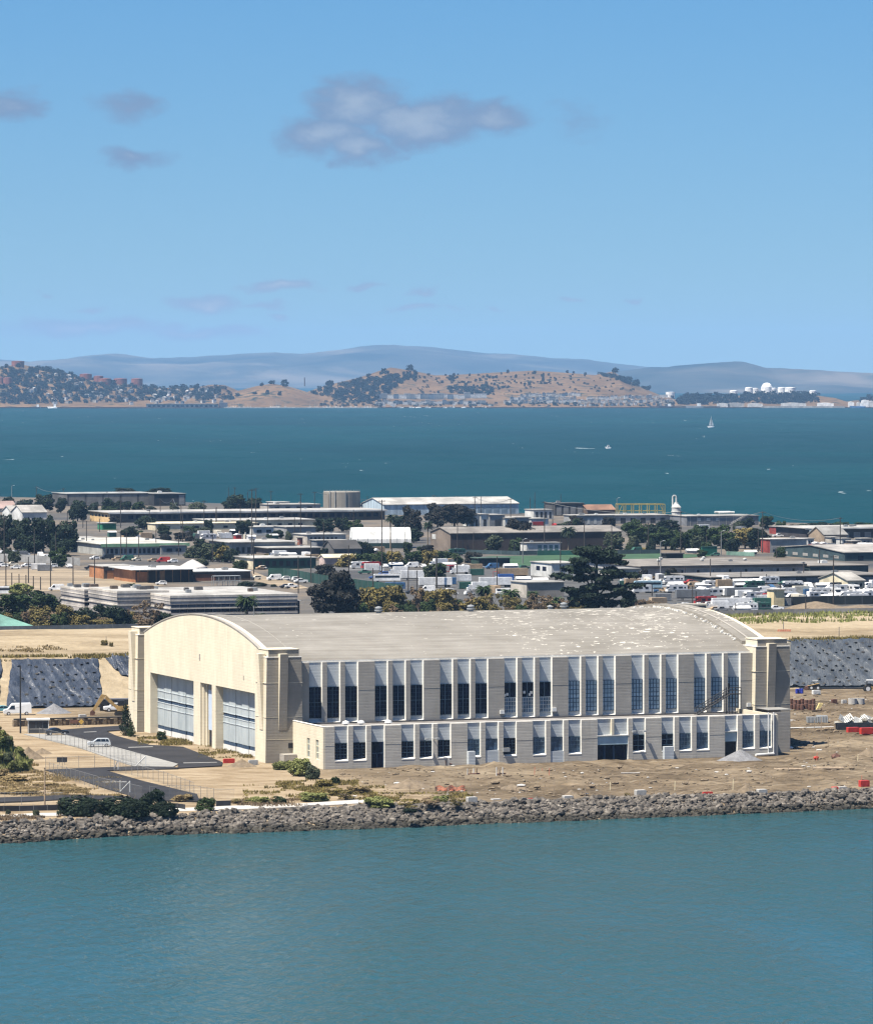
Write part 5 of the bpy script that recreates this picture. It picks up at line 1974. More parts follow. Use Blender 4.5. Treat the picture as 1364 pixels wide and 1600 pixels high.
MB().box(0, 9, 0, .3, 0, 1.2).box(0, 9, 2.0, 2.3, 0, 1.3).build('side_panel', black_plastic, o)['kind'] = 'stuff'
for x in (.5, 3.3, 6, 8.6):
    MB().tube((x, .1, .9), (x, 2.2, .9), .1, n=6).build('spreader', rust_m, o)
for lab, px, yb in (('red rubble chunk on the dirt, nearer the right tower', 1275, 1187), ('dark red rubble chunk on the dirt', 1306, 1186)):
    v, f = RV[3 if px < 1290 else 5]
    tag(MB().add(v * (.6 if px < 1290 else .95), f).build('rubble_chunk', red_m if px < 1290 else rust_m, None, False, gz(px, yb) + np.array([0, 0, .3])), lab, 'rubble')

# ------------------------------------------------------------------ black sheeting, sandbags, grass and fences on the terrace
def sheeting(name, c0, c1, rough):
    tarp_m, N, p, tc = custom(name)
    _sheeting(tarp_m, N, p, tc, c0, c1, rough)
    return tarp_m


def _sheeting(tarp_m, N, p, tc, c0, c1, rough):
    f = N.noise(N.vec('MULTIPLY', tc, (.6, .25, .6)), .6, 4.0, .6, .5)
    N.put(p.inputs['Base Color'], N.ramp(f, [(.35, c0), (.65, c1)]))
    p.inputs['Roughness'].default_value = rough
    p.inputs['Specular IOR Level'].default_value = .5
    bumpy(N, p, N.noise(N.vec('MULTIPLY', tc, (1.3, .35, 1)), 1.0, 5.0, .6, 1.0), .8, .35)


tarp_dark = sheeting('black plastic sheeting', (.020, .025, .034), (.054, .063, .080), .34)
tarp_grey = sheeting('greyed plastic sheeting', (.035, .040, .045), (.075, .082, .088), .40)


def bank_uv(px, py):
    """local u, v of a pixel on the slope of the terrace"""
    d = ray(px, py)
    best = None
    for t in np.arange(900, 1250, .5):
        q = np.array([0, 0, CAM_H]) + d * t
        u, v = W2L(q)
        if v > T0 - 1 and q[2] <= terrace_z(u, v):
            return u, v
    return u, v


def tarp(label, quad, seed, ext=.0, wr=1.0, tm=None):
    P = [np.array(bank_uv(*p)) for p in quad]   # top left, top right, bottom right, bottom left
    nu, nv2 = 110, 40
    b = MB()
    vs = []
    for i in range(nu + 1):
        for j in range(nv2 + 1):
            s, t = i / nu, j / nv2
            q = (P[0] * (1 - s) + P[1] * s) * (1 - t) + (P[3] * (1 - s) + P[2] * s) * t
            u, v = q
            e = min(s, 1 - s, t, 1 - t)
            u += .5 * fbm(u, v, 4, seed, 3) * (1 if e < .03 else 0)
            n = fbm(u + .2 * v, v * .14, 2.4, seed, 4) * .15 + .06 * fbm(u, v * .5, .7, seed + 3, 2)
            k_ = abs(fbm(u * .42 + v * .05 + 1.6 * fbm(u * .12, v * .22, 2.6, seed + 2, 2), v * .035, 2.6, seed + 7, 2))
            z = terrace_z(u, min(v, T1 + 2.5)) + .42 + n * wr + .34 * (max(0, .09 - k_) / .09) ** 1.5 * wr
            vs.append(tuple(L2W(u, v)[:2]) + (z,))
    b.add(vs, [(i * (nv2 + 1) + j, i * (nv2 + 1) + j + 1, (i + 1) * (nv2 + 1) + j + 1, (i + 1) * (nv2 + 1) + j) for i in range(nu) for j in range(nv2)])
    return tag(b.build('plastic_sheeting', tm or tarp_dark, None, True), label, 'sheeting')


tarp('black plastic sheeting over the bank left of the hangar', [(18, 1034), (153, 1033.5), (163, 1108), (10, 1108)], 2.0)
tarp('narrow black plastic sheeting over the bank at the left edge', [(-70, 1034), (3, 1034), (-2, 1108), (-70, 1108)], 5.0)
tarp('crumpled loose black sheeting beside the far tower', [(162, 1030), (214, 1028), (214, 1062), (190, 1058)], 9.0, wr=2.4)
tarp('wide black plastic sheeting over the bank right of the hangar', [(1195, 1003.5), (1520, 1002), (1520, 1074), (1195, 1076)], 13.0, tm=tarp_grey)
bagv, bagf = RV[2]
bag = MB().add(bagv * np.array([.42, .36, .30]), bagf).mesh('sandbag', mat('dark sandbag', (.035, .033, .03), .9))
r_ = random.Random(21)
bags = []
for (x0, x1, y0, y1, nr, nc) in ((32, 152, 1044, 1104, 6, 9), (1236, 1362, 1008, 1070, 8, 9)):
    for i in range(nr):
        for j in range(nc):
            bags.append((i, j, nc, x0 + (x1 - x0) * (j + .5 * (i % 2)) / nc + r_.uniform(-4, 4) + (i * 3 if x0 < 100 else 0), y0 + (y1 - y0) * i / (nr - 1) + r_.uniform(-3, 3), x0 < 100))
for bi, bj, bn, px, py, lft in bags:
    u, v = bank_uv(px, py)
    o = link('sandbag', bag, None, L2W(u, v, terrace_z(u, v) + .5), r_.uniform(0, 6))
    o.rotation_euler.x = R(28)
    tag(o, 'dark sandbag on the %s sheeting, %s row from top, %s from left' % ('left' if lft else 'right', ordinal(bi + 1), ordinal(bj + 1)), 'sandbag', 'sandbags on the left sheeting' if lft else 'sandbags on the right sheeting')


def grass(name, n, pick, hmin, hmax, m, wide=.10):
    b = MB()
    vs, fs = [], []
    for i in range(n):
        q = pick()
        if q is None:
            continue
        x, y, z = q
        h, a = random.uniform(hmin, hmax), random.uniform(0, 3.14)
        dx, dy = math.cos(a) * wide * random.uniform(.6, 2), math.sin(a) * wide
        b_ = len(vs)
        lx, ly = random.uniform(-.3, .3) * h, random.uniform(-.3, .3) * h
        vs += [(x - dx, y - dy, z - .05), (x + dx, y + dy, z - .05), (x + lx, y + ly, z + h)]
        fs.append((b_, b_ + 1, b_ + 2))
    b.add(vs, fs)
    o = b.build(name, m)
    o['kind'] = 'stuff'
    return o


def on_terr(u0, u1, v0, v1, clump=None):
    def f():
        for _ in range(6):
            u, v = random.uniform(u0, u1), random.uniform(v0, v1)
            if clump is None or fbm(u, v, 7, clump, 3) > .02:
                q = L2W(u, v)
                return q[0], q[1], terrace_z(u, v)
        return None
    return f


grass('grass', 7000, on_terr(-110, 50, T1 - .5, T1 + 7, 3.0), .3, .9, LEAF['olive'], .14)
grass('grass', 6000, on_terr(120, 260, T1 - .5, T1 + 12, 6.0), .3, 1.0, LEAF['olive'], .14)
grass('grass', 9000, on_terr(110, 300, 235, 290, 9.0), .4, 1.1, LEAF['bright'], .2)
grass('grass', 4000, on_terr(-110, 20, 196, 215, 12.0), .2, .6, LEAF['straw'], .14)


def on_ground(poly_px, clump=None):
    def f():
        for _ in range(8):
            i = random.randrange(len(poly_px) - 1)
            (x0, y0), (x1, y1) = poly_px[i]
            q = G(random.uniform(x0, x1), random.uniform(y0, y1))
            if clump is None or fbm(q[0], q[1], 6, clump, 3) > 0:
                return q[0], q[1], ground_z(q[0], q[1])
        return None
    return f


grass('grass', 9000, on_ground([((0, 1205), (110, 1245)), ((60, 1215), (190, 1245)), ((0, 1190), (60, 1240)), ((0, 1200), (50, 1240))], 4.0), .12, .4, LEAF['straw'], .13)
grass('grass', 5000, on_mound, .3, 1.0, LEAF['bright'], .1)
grass('grass', 3500, on_ground([((215, 1152), (300, 1166)), ((310, 1165), (395, 1185)), ((235, 1150), (300, 1162))], 7.0), .15, .5, LEAF['olive'], .1)
grass('grass', 6000, on_ground([((380, 1228), (600, 1250)), ((430, 1220), (560, 1240)), ((560, 1240), (740, 1258)), ((400, 1236), (740, 1256))], 9.0), .15, .5, LEAF['olive'], .12)
grass('grass', 2500, on_ground([((360, 1250), (480, 1262)), ((0, 1275), (95, 1284)), ((540, 1258), (720, 1266))], 2.0), .2, .6, LEAF['dry'], .12)

for lab, px, yb, w, h in (('small dark shrub on the terrace left of the hangar', 163, 1009, 13, 10), ('tiny dark shrub right of another on the terrace', 174, 1010, 8, 7)):
    plant('shrub', lab, px, yb, w, h, 'bush', 'olive', 'shrub', 1, TZ + .3)
pole('post', 'thin post on the terrace left of the hangar', 166, 995, 1010, dark_post_m, .08, TZ, cat='post')
pole('post', 'thin dark post on the terrace right of the hangar, beside orange mesh', 1224, 972, 986, dark_post_m, .1, TZ, cat='post')
pole('post', 'thin dark post on the terrace near the right edge', 1311, 980, 994, dark_post_m, .1, TZ, cat='post')
o = thing('safety_mesh', 'small orange safety mesh lying on the right terrace', 'safety mesh', G(1225, 987, TZ + .4), R(3))
b = MB()
for i in range(6):
    b.add([(-1.6 + i * .55, 0, .0), (-1.1 + i * .55, .1, .0), (-1.1 + i * .55, .2, .55), (-1.6 + i * .55, .1, .45)], [(0, 1, 2, 3)])
b.build('mesh', orange_m, o)['kind'] = 'stuff'

# ------------------------------------------------------------------ the town beyond the terrace
LANDMARKS = []                                   # (phrase, x0, x1, y of the foot)
PENDING = list(MOUND)                                     # things whose label is finished once all of them stand


def near_phrase(px, yb, only=None):
    best, bd = None, 1e9
    for ph, x0, x1, y in only or LANDMARKS:
        dx = 0 if x0 <= px <= x1 else min(abs(px - x0), abs(px - x1))
        dy = abs(yb - y) * 2.2
        d = dx + dy + (8 if dx else 0)
        if d < bd:
            bd = d
            best = ('in front of the ' if yb >= y else 'behind the ') + ph if dx == 0 else ('left of the ' if px < x0 else 'right of the ') + ph
    return best


def pend(o, desc, px, yb, landmark=True, only=None):
    PENDING.append((o, desc + (' ' + near_phrase(px, yb, only) if landmark else ''), px))
    return o


def c4(x, y): return (x / 3.897, 740 + y / 3.897)
def c5(x, y): return (330 + x / 3.686, 740 + y / 3.686)
def c6(x, y): return (660 + x / 3.686, 740 + y / 3.686)
def c7(x, y): return (1000 + x / 3.747, 740 + y / 3.747)


CO = {}


def C(name, c, **kw):
    if name not in CO:
        CO[name] = mat(name, c, kw.pop('rough', .85), kw.pop('var', .3), kw.pop('scale', .12), fine=.16, **kw)
    return CO[name]


roof_white = C('white roof membrane', (.27, .26, .24))
roof_pale = C('pale grey roof', (.23, .22, .20))
roof_grey = C('grey roof', (.17, .165, .155))
roof_dark = C('dark roof', (.06, .058, .056))
w_cream = C('cream stucco', (.46, .41, .29))
w_white = C('white wall', (.42, .42, .40))
w_beige = C('beige stucco', (.34, .31, .265))
w_grey = C('grey wall', (.20, .20, .195))
w_dkgrey = C('dark grey wall', (.075, .072, .07))
w_brown = C('brown wall', (.085, .062, .046))
w_red = C('red wall', (.20, .035, .03))
w_green = C('green wall', (.025, .06, .045))
w_teal = C('dark teal wall', (.03, .05, .055))
w_blue = C('pale blue metal wall', (.30, .37, .42), squash=(3, 3, .2))
w_ply = C('orange sheathing', (.28, .125, .055))
w_yel = C('yellow stucco', (.46, .32, .16))
w_conc = C('grey concrete wall', (.27, .26, .24))
trim_dark = C('dark trim', (.03, .03, .032))
trim_green = C('light green trim', (.15, .27, .16))
win_m = glass_m


def building(name, label, lm, xl, xc, xr, yb, yt, roof='flat', wall=w_white, rm=roof_pale, end=None, W=None, rise=.22, wins=(), over=.35, cat='building', parapet=.0, yaw=TH, H=None, z0=0.0, fascia=None):
    """near corner foot at (xc, yb), long side to xr, short end back to xl"""
    q = G(xc, yb, z0)
    s = q[1] / FPX
    L = (xr - xc) * s / math.cos(yaw)
    Wd = W if W else max(2.0, (xc - xl) * s / math.sin(yaw))
    H = H or (yb - yt) * s
    o = thing(name, label, cat, q, yaw)
    b = MB().box(0, L, 0, Wd, -.3, H)
    if end:
        b.m[-1] = 1
    if roof == 'gable':
        b.prism([(0, H), (Wd, H), (Wd / 2, H + rise * Wd)], 'x', .02, L - .02, 1 if end else 0)
    b.build('wall', [wall, end or wall], o)
    r = MB()
    t = .28
    if roof == 'flat':
        r.box(-over, L + over, -over, Wd + over, H, H + t)
        if parapet:
            for a in ((-over, L + over, -over, -over + .3), (-over, L + over, Wd + over - .3, Wd + over), (-over, -over + .3, -over + .3, Wd + over - .3), (L + over - .3, L + over, -over + .3, Wd + over - .3)):
                r.box(*a, H + t, H + t + parapet)
    elif roof == 'gable':
        zr = H + rise * Wd
        for sgn in (0, 1):
            y0, y1 = (-over, Wd / 2) if sgn == 0 else (Wd + over, Wd / 2)
            za = H - over * rise * 2
            A = [(-over, y0, za), (L + over, y0, za), (L + over, y1, zr), (-over, y1, zr)]
            if sgn:
                A = [A[1], A[0], A[3], A[2]]
            r.hexa(A, [(x, y, z + t) for x, y, z in A])
    elif roof == 'hip':
        zr, i = H + rise * Wd, Wd / 2
        vs = [(-over, -over, H), (L + over, -over, H), (L + over, Wd + over, H), (-over, Wd + over, H), (min(i, L / 2), Wd / 2, zr), (max(L - i, L / 2), Wd / 2, zr)]
        r.add(vs, [(0, 1, 5, 4), (1, 2, 5), (2, 3, 4, 5), (3, 0, 4), (3, 2, 1, 0)])
    elif roof == 'shed':
        A = [(-over, -over, H), (L + over, -over, H), (L + over, Wd + over, H + rise * Wd), (-over, Wd + over, H + rise * Wd)]
        r.hexa(A, [(x, y, z + t) for x, y, z in A])
    elif roof == 'vault':
        k = 12
        pr = [(Wd / 2 - math.cos(math.pi * i / k) * Wd / 2, H + math.sin(math.pi * i / k) ** .8 * rise * Wd) for i in range(k + 1)]
        r.prism(pr, 'x', 0, L)
    ro_ = r.build('roof', rm, o)
    if fascia:
        MB().box(-over - .02, L + over + .02, -over - .04, -over, H - fascia[1], H + t + .02).build('fascia', fascia[0], o)
    for w in wins:
        face, n, a, e, za, ze, gap = w[:7]
        m_ = w[7] if len(w) > 7 else win_m
        nm = w[8] if len(w) > 8 else 'window'
        span = L if face == 'f' else Wd
        x0, x1 = a * span, e * span
        pw = (x1 - x0) / n
        me = (MB().box(0, pw * (1 - gap), -.06, .04, 0, (ze - za) * H) if face == 'f' else MB().box(-.06, .04, 0, pw * (1 - gap), 0, (ze - za) * H)).mesh(nm, m_)
        for i in range(n):
            p_ = x0 + pw * (i + gap / 2)
            link(nm, me, o, (p_, 0, za * H) if face == 'f' else (0, p_, za * H))
    if lm:
        LANDMARKS.append((lm, min(xl, xc), xr, yb))
    rnd_ = random.Random(int(xc * 7 + yb))
    if roof == 'flat' and L > 14:
        for i in range(rnd_.randint(1, 3)):
            x, y = rnd_.uniform(.15, .85) * L, rnd_.uniform(.3, .75) * Wd
            k = rnd_.uniform(.5, 1.1)
            MB().box(-k, k, -k * .7, k * .7, 0, k * .9).box(-k * .6, k * .6, -k * .4, k * .4, k * .9, k * 1.05).build('roof_unit', rnd_.choice([vent_m, w_grey, lamp_m]), o, loc=(x, y, H + t))
    return o


# ---- back row by the water
b = building('warehouse', 'long dark grey metal warehouse by the water at the upper left', 'dark warehouse', 104, 105, 240, 791, 772, 'flat', w_dkgrey, C('patchy grey roof', (.22, .22, .21)), W=30, over=.3,
             wins=[('f', 5, .01, 1.0, .05, .92, .12, C('grey cladding', (.155, .15, .14)), 'cladding_panel')])
building('warehouse', 'dark open end bay of the warehouse by the water', None, 239, 241, 289, 790.5, 772, 'flat', C('black corrugated wall', (.022, .024, .027)), roof_grey, W=28, wins=[('f', 1, .78, .98, .1, .9, .1, w_grey, 'cladding_panel')])
building('gable_house', 'white house with two low grey gables, left gable', 'white gable house', 17, 17.5, 44, 812, 800, 'gable', w_white, roof_pale, W=17, rise=.16, wins=[('f', 2, .1, .7, .1, .5, .3)])
building('gable_house', 'white house with two low grey gables, right gable', None, 34, 35, 72, 815, 801, 'gable', w_white, roof_pale, W=20, rise=.16, wins=[('f', 2, .3, .9, .1, .4, .5)])
building('shed', 'pinkish roofed low shed at the left edge behind dark trees', 'pink roofed shed', -40, -38, 24, 801, 795, 'gable', w_beige, C('pinkish roof', (.22, .16, .14)), W=16)
building('long_building', 'long two storey building with yellow stucco end and white roof edge', 'yellow ended building', 133, 172, 600, 817, 801.5, 'flat', w_brown, roof_white, w_yel, over=1.0, fascia=(w_white, .5),
         wins=[('e', 5, .1, .95, .55, .78, .5), ('f', 34, .06, .98, .35, .75, .35)])
building('low_building', 'pale yellow low building with flat cream roof', 'pale yellow building', 241, 243, 400, 829, 819, 'flat', w_cream, C('cream roof', (.47, .42, .31)), W=26, wins=[('f', 6, .05, .9, .3, .65, .7)])
building('low_building', 'long cream building behind the trees left of the white tent', 'long cream building', 330, 332, 492, 826, 814, 'flat', w_cream, roof_white, W=30, wins=[('f', 8, .1, .9, .3, .6, .6)])
building('low_building', 'white low building right of the long dark shed roof', 'white low building', 392, 395, 447, 837, 824, 'flat', w_white, roof_white, W=16, wins=[('f', 3, .05, .9, .35, .7, .5)])
building('low_building', 'grey block building beside the dark round trees', 'grey block building', 446, 448, 493, 840, 824, 'flat', w_grey, roof_pale, W=18)
building('long_shed', 'pale blue metal shed by the water with white roof', 'pale blue shed', 588, 600, 812, 805, 789, 'gable', w_blue, roof_white, W=34, rise=.09, wins=[('f', 9, .45, .98, .0, .7, .25, C('blue grey panel', (.17, .23, .28)), 'door_panel')])
q = G(534, 802)
s = q[1] / FPX
o = thing('concrete_tank', 'big round concrete tank standing by the water', 'tank', q)
LANDMARKS.append(('round concrete tank', 505, 563, 802))
rt, ht = 29 * s, 33.5 * s
MB().lathe([(rt, -1), (rt, ht), (rt * .985, ht + .1), (rt * .96, ht + .35), (.1, ht + .55)], 40).build('shell', board_wall('tank concrete', (.20, .185, .16), .35), o)
for k_ in range(3):
    a = (-2.2, -1.9, -1.35)[k_]
    MB().tube((math.cos(a) * (rt + .3), math.sin(a) * (rt + .3), 0), (math.cos(a) * (rt + .3), math.sin(a) * (rt + .3), ht + .6), .22, n=6).build('pipe', vent_m, o)
rg = MB()
for i in range(30):
    a = 6.2832 * i / 30
    rg.tube((math.cos(a) * rt * .97, math.sin(a) * rt * .97, ht), (math.cos(a) * rt * .97, math.sin(a) * rt * .97, ht + 1.1), .05, n=4)
rg.build('railing', post_m, o)
building('low_building', 'white flat building left of the round tank near the water', 'white flat building', 418, 420, 500, 799, 789, 'flat', w_conc, roof_pale, W=22, wins=[('f', 4, .05, .9, .3, .7, .6)])
building('low_building', 'small white kiosk building with roof box near the water', None, 424, 426, 452, 797, 785, 'flat', w_white, roof_white, W=10)
building('low_building', 'cluttered grey utility building right of the round tank', None, 562, 565, 598, 800, 789, 'flat', w_grey, roof_dark, W=16)
for i, (x0, x1, yt, yb, m_) in enumerate(((740, 749, 804, 823, w_white), (751, 763, 804, 823, w_white), (765, 789, 805, 823, w_grey), (789, 803, 810, 823, w_white), (804, 829, 809, 822, w_grey), (830, 857, 811, 822, w_white))):
    building('storage_building', ('narrow white storage block, first of the row behind the brown hall', 'white storage block, second of the row behind the brown hall', 'grey storage block in the row behind the brown hall', 'short white block right of the grey storage block', 'wide grey low block behind the bronze tree', 'white low block at the right end of the row behind the hall')[i], None, x0 - 1, x0, x1, yb, yt, 'flat', m_, roof_pale, W=14, wins=[('f', 1, .3, .8, .0, .6, .2, trim_dark, 'door')])
LANDMARKS.append(('white storage row', 740, 857, 823))
o = building('brown_hall', 'long brown hall with low grey gable roof and window high in its end', 'long brown hall', 672, 704, 975, 862, 834, 'gable', C('dark brown boards', (.045, .034, .03)), C('grey felt roof', (.15, .138, .123)), C('brown end wall', (.15, .12, .095)), rise=.09,
             wins=[('e', 1, .72, .9, .62, .9, .0, w_white, 'gable_window'), ('f', 7, .0, 1.0, .0, 1.0, .97, trim_dark, 'downpipe')])
building('porch', 'pale low entrance porch in front of the brown hall', 'pale porch', 822, 823, 877, 864, 849, 'flat', w_white, roof_grey, W=7, wins=[('f', 4, .3, .95, .1, .8, .35, C('teal pane', (.09, .15, .16)))])
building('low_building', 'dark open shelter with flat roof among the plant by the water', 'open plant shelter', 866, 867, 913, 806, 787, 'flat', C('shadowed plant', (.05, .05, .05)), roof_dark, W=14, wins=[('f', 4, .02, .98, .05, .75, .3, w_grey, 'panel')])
building('gable_house', 'rusty red roofed house by the water', 'rusty red roofed house', 905, 918, 962, 806, 797, 'gable', w_brown, C('rusty roof', (.16, .09, .06)), rise=.2)
building('low_building', 'cluttered white plant building by the water', 'white plant building', 832, 834, 865, 812, 797, 'flat', w_white, roof_pale, W=12, wins=[('f', 4, .05, .95, .15, .8, .5, trim_dark, 'door')])
building('low_building', 'grey plant building below the yellow frame', 'grey plant building', 896, 898, 960, 822, 806, 'flat', w_grey, roof_pale, W=14, wins=[('f', 5, .1, .95, .2, .7, .6, w_white, 'panel')])
building('low_building', 'low white plant building under the yellow frame', 'low white plant', 946, 948, 1050, 819, 806, 'flat', w_conc, roof_pale, W=22, wins=[('f', 6, .02, .95, .1, .7, .5, trim_dark, 'door')])
q = G(1002, 812)
s = q[1] / FPX
o = thing('gantry_frame', 'yellow steel gantry frame by the water', 'gantry', q, R(4))
LANDMARKS.append(('yellow gantry', 965, 1040, 812))
w, h = 37 * s, 24 * s
b = MB()
for x in np.linspace(-w, w, 7):
    for y in (0, 9):
        MB().box(x - .22, x + .22, y - .22, y + .22, 0, h).build('leg', CO.get('yel') or C('yel', (.24, .20, .075)), o)
for y in (0, 9):
    b.box(-w, w, y - .25, y + .25, h - .3, h + .25)
    b.box(-w, w, y - .12, y + .12, h * .55, h * .55 + .25)
for x in np.linspace(-w, w, 7):
    b.box(x - .15, x + .15, .2, 8.8, h - .2, h + .1)
b.build('beam', CO['yel'], o)
for x0, x1 in ((-w, -w * .8), (w, w * .78)):
    MB().tube((x0 * 1.08, -1, 0), (x1, 0, h), .2, n=5).build('brace', CO['yel'], o)
q = G(1056.5, 809)
s = q[1] / FPX
o = thing('scrubber_tower', 'white process tower with an arched pipe on top by the water', 'process tower', q)
LANDMARKS.append(('white process tower', 1049, 1065, 809))
R_ = 7.2 * s
MB().lathe([(R_, 0), (R_, 9 * s), (R_ * 1.12, 9.3 * s), (R_ * 1.12, 10.2 * s), (R_, 10.5 * s), (R_, 16 * s), (R_ * 1.1, 16.3 * s), (R_ * .45, 22 * s), (R_ * .4, 24 * s)], 20).build('vessel', w_white, o)
b = MB()
ap = [(0, 24 * s)] + [(-2.8 * s + 2.8 * s * math.cos(a), 31.5 * s + 3.2 * s * math.sin(a)) for a in np.linspace(0, math.pi, 9)] + [(-5.6 * s, 14 * s)]
for (x0, z0), (x1, z1) in zip(ap[:-1], ap[1:]):
    b.tube((x0, 0, z0), (x1, 0, z1), 1.35 * s, n=8)
b.build('pipe', w_white, o)
o = building('plant_building', 'long grey plant building with white roof pipes and outside stair by the water', 'grey plant by the water', 1070, 1073, 1188, 822, 807, 'flat', C('blue grey wall', (.13, .135, .145)), roof_pale, W=20,
             wins=[('f', 9, .0, .9, .0, 1.0, .9, w_conc, 'pilaster'), ('f', 3, .1, .5, .5, .8, .6, w_white, 'panel')])
b = MB()
hb_ = o.children[0]
for y in (3, 8):
    b.tube((18, y, 6.2), (26, y, 6.2), .5, n=8)
b.build('roof_pipe', w_white, o)
b = MB()
for i in range(9):
    b.box(22 + i * .95, 22.9 + i * .95, -1.8, -.3, .4 + i * .5, .6 + i * .5)
b.tube((22, -1.8, 1.2), (30.5, -1.8, 5.6), .1, n=5)
b.build('outside_stair', w_conc, o)
building('red_building', 'low red building with white roof by the beach', 'low red building', 1229, 1231, 1262, 836, 824.5, 'flat', w_red, roof_white, W=20)
building('long_building', 'dark walled building with long white roof at the right edge', 'long white roof', 1258, 1260, 1420, 842, 826, 'flat', C('even dark wall colour', (.04, .036, .036)), roof_white, W=32, over=1.2, fascia=(w_white, .3), wins=[('f', 7, .12, .9, .1, .6, .4, w_grey, 'panel')])  # wall in one even dark colour
building('kiosk', 'narrow light blue tower block beside the red building', 'light blue block', 1273, 1274, 1285, 846, 827, 'flat', C('light blue wall', (.25, .34, .38)), roof_pale, W=6, wins=[('f', 2, .1, .9, .55, .85, .3)])
building('shed', 'brown sloping roofed shed right of the light blue block', 'brown sloping shed', 1286, 1288, 1325, 848, 836, 'gable', C('tan wall', (.22, .17, .12)), roof_grey, W=16, rise=.2)
for i, (x0, x1, yt, yb, m_) in enumerate(((1262, 1272, 842, 851, w_white), (1299, 1312, 840, 850, w_beige), (1316, 1330, 842, 851, w_white), (1332, 1345, 846, 853, w_brown), (1346, 1364, 842, 852, w_conc))):
    building('shed', ('small white shed beside the concrete hall', 'small beige shed under the long white roof', 'small white shed under the long white roof', 'small brown shed at the right under the long white roof', 'small pale shed at the right edge under the white roof')[i], None, x0 - 1, x0, x1, yb, yt, 'flat', m_, roof_pale, W=6, wins=[('f', 2, .1, .8, .2, .7, .5, trim_dark, 'door')])
building('concrete_hall', 'grey concrete hall with rows of windows and red end', 'concrete hall', 1191, 1203, 1262, 864, 843, 'flat', w_conc, C('bright concrete roof', (.36, .34, .31)), w_red, rise=.1, wins=[('f', 10, .06, .95, .12, .42, .3, w_grey), ('f', 10, .06, .95, .12, .26, .45)])
building('teal_hall', 'dark teal hall with low pitched grey roof at the right edge', 'dark teal hall', 1231, 1320, 1430, 877, 864, 'gable', w_teal, C('light grey roof', (.23, .215, .195)), w_teal, rise=.03, wins=[('e', 6, .05, .95, .25, .6, .5, w_conc), ('f', 3, .1, .9, .1, .6, .7)])
o = building('long_hall', 'very long low hall with grey brown roof and small roof ventilators', 'long low hall', 955, 1002, 1265, 901, 886, 'flat', C('pale grey wall', (.27, .265, .26)), C('grey brown roof', (.15, .136, .118)), W=62, over=.6, fascia=(trim_dark, .5),
             wins=[('f', 12, .02, .98, .15, .75, .45, w_conc, 'door_panel'), ('f', 9, .1, .98, .3, .6, .85)])
sv_ = G(1002, 901)[1] / FPX
vm = MB().lathe([(.3, 0), (.3, .5), (.7, .7), (.75, 1.2), (.2, 1.5)], 10).mesh('roof_ventilator', w_white)
for i in range(7):
    link('roof_ventilator', vm, o, (4 + i * 8.6, 34 + (i % 2) * 18, 3.2))
building('long_hall', 'dark walled low hall end at the right of the long hall', None, 1264, 1266, 1360, 897, 885, 'flat', w_teal, C('grey brown roof', (.15, .136, .118)), W=40, over=.4)
building('long_shed', 'long low shed with grey roof in front of the long hall', 'long low shed', 1038, 1112, 1400, 914, 903, 'flat', C('black green wall', (.025, .032, .034)), C('worn grey roof', (.15, .14, .125)), W=34, over=.5, wins=[('f', 6, .05, .95, .1, .8, .4, C('steel grey', (.12, .13, .14)), 'door_panel')])
building('gable_house', 'cream gabled hut at the right among the parked trailers', 'cream gabled hut', 1288, 1325, 1352, 921, 908, 'gable', w_cream, roof_pale, w_cream, rise=.1, wins=[('f', 3, .1, .9, .3, .7, .5)])
building('white_office', 'bright white flat roofed office beside the football field', 'bright white office', 838, 862, 908, 903, 881, 'flat', w_white, roof_white, W=20, wins=[('f', 3, .3, .95, .45, .8, .35), ('e', 2, .2, .8, .45, .75, .4)])
building('white_office', 'grey end of the bright white office with one dark window', None, 955, 957, 1000, 906, 890, 'flat', w_conc, roof_grey, W=16, wins=[('f', 1, .3, .75, .4, .75, .1)])
building('block_building', 'beige windowless block building behind the small palms', 'beige block building', 801, 823, 882, 935, 911, 'flat', C('grey beige wall', (.20, .18, .155)), roof_pale, w_beige, W=14)
building('kiosk', 'tall cream kiosk among the white boats and trailers', 'tall cream kiosk', 1207, 1209, 1226, 948, 922, 'flat', C('light cream', (.55, .46, .27)), roof_white, W=5)

# ---- middle row
building('long_building', 'low building with pale roof and green fascia', 'green trimmed building', 131, 160, 290, 868, 851, 'flat', C('pale wall', (.28, .28, .26)), C('off white roof', (.33, .32, .285)), W=72, over=.8, fascia=(trim_green, 1.0), wins=[('f', 16, .03, .9, .15, .6, .4)])
building('red_shed', 'dark red shed left of the green trimmed building', 'dark red shed', 113, 121, 152, 856, 841, 'flat', w_red, roof_pale, W=14)
building('white_shed', 'white shed in front of the dark red shed', 'white shed', 132, 134, 155, 864, 850, 'flat', w_white, roof_white, W=12, wins=[('f', 1, .55, .85, .0, .6, .1, trim_dark, 'door')])
building('grey_house', 'grey house with dark windows right of the green trimmed building', 'grey house', 250, 252, 289, 867, 853, 'flat', w_grey, roof_grey, W=14, wins=[('f', 2, .15, .9, .35, .7, .4)])
building('kiosk', 'small green canopy on the pale roofed building', None, 252, 253, 261, 858, 851, 'flat', C('bright green panel', (.02, .14, .07)), roof_white, W=4)
building('tool_shed', 'bright green shed below the yellow ended building', 'bright green shed', 159, 160, 181, 828, 818, 'flat', C('bright green panel', (.02, .14, .07)), roof_white, W=8)
building('low_building', 'grey walled building with white canopy roof in the middle', 'white canopied building', 334, 362, 460, 866, 848, 'flat', w_grey, roof_white, C('grey block wall', (.23, .225, .215)), W=30, over=1.2, wins=[('f', 4, .05, .4, .1, .6, .5, trim_dark, 'door')])
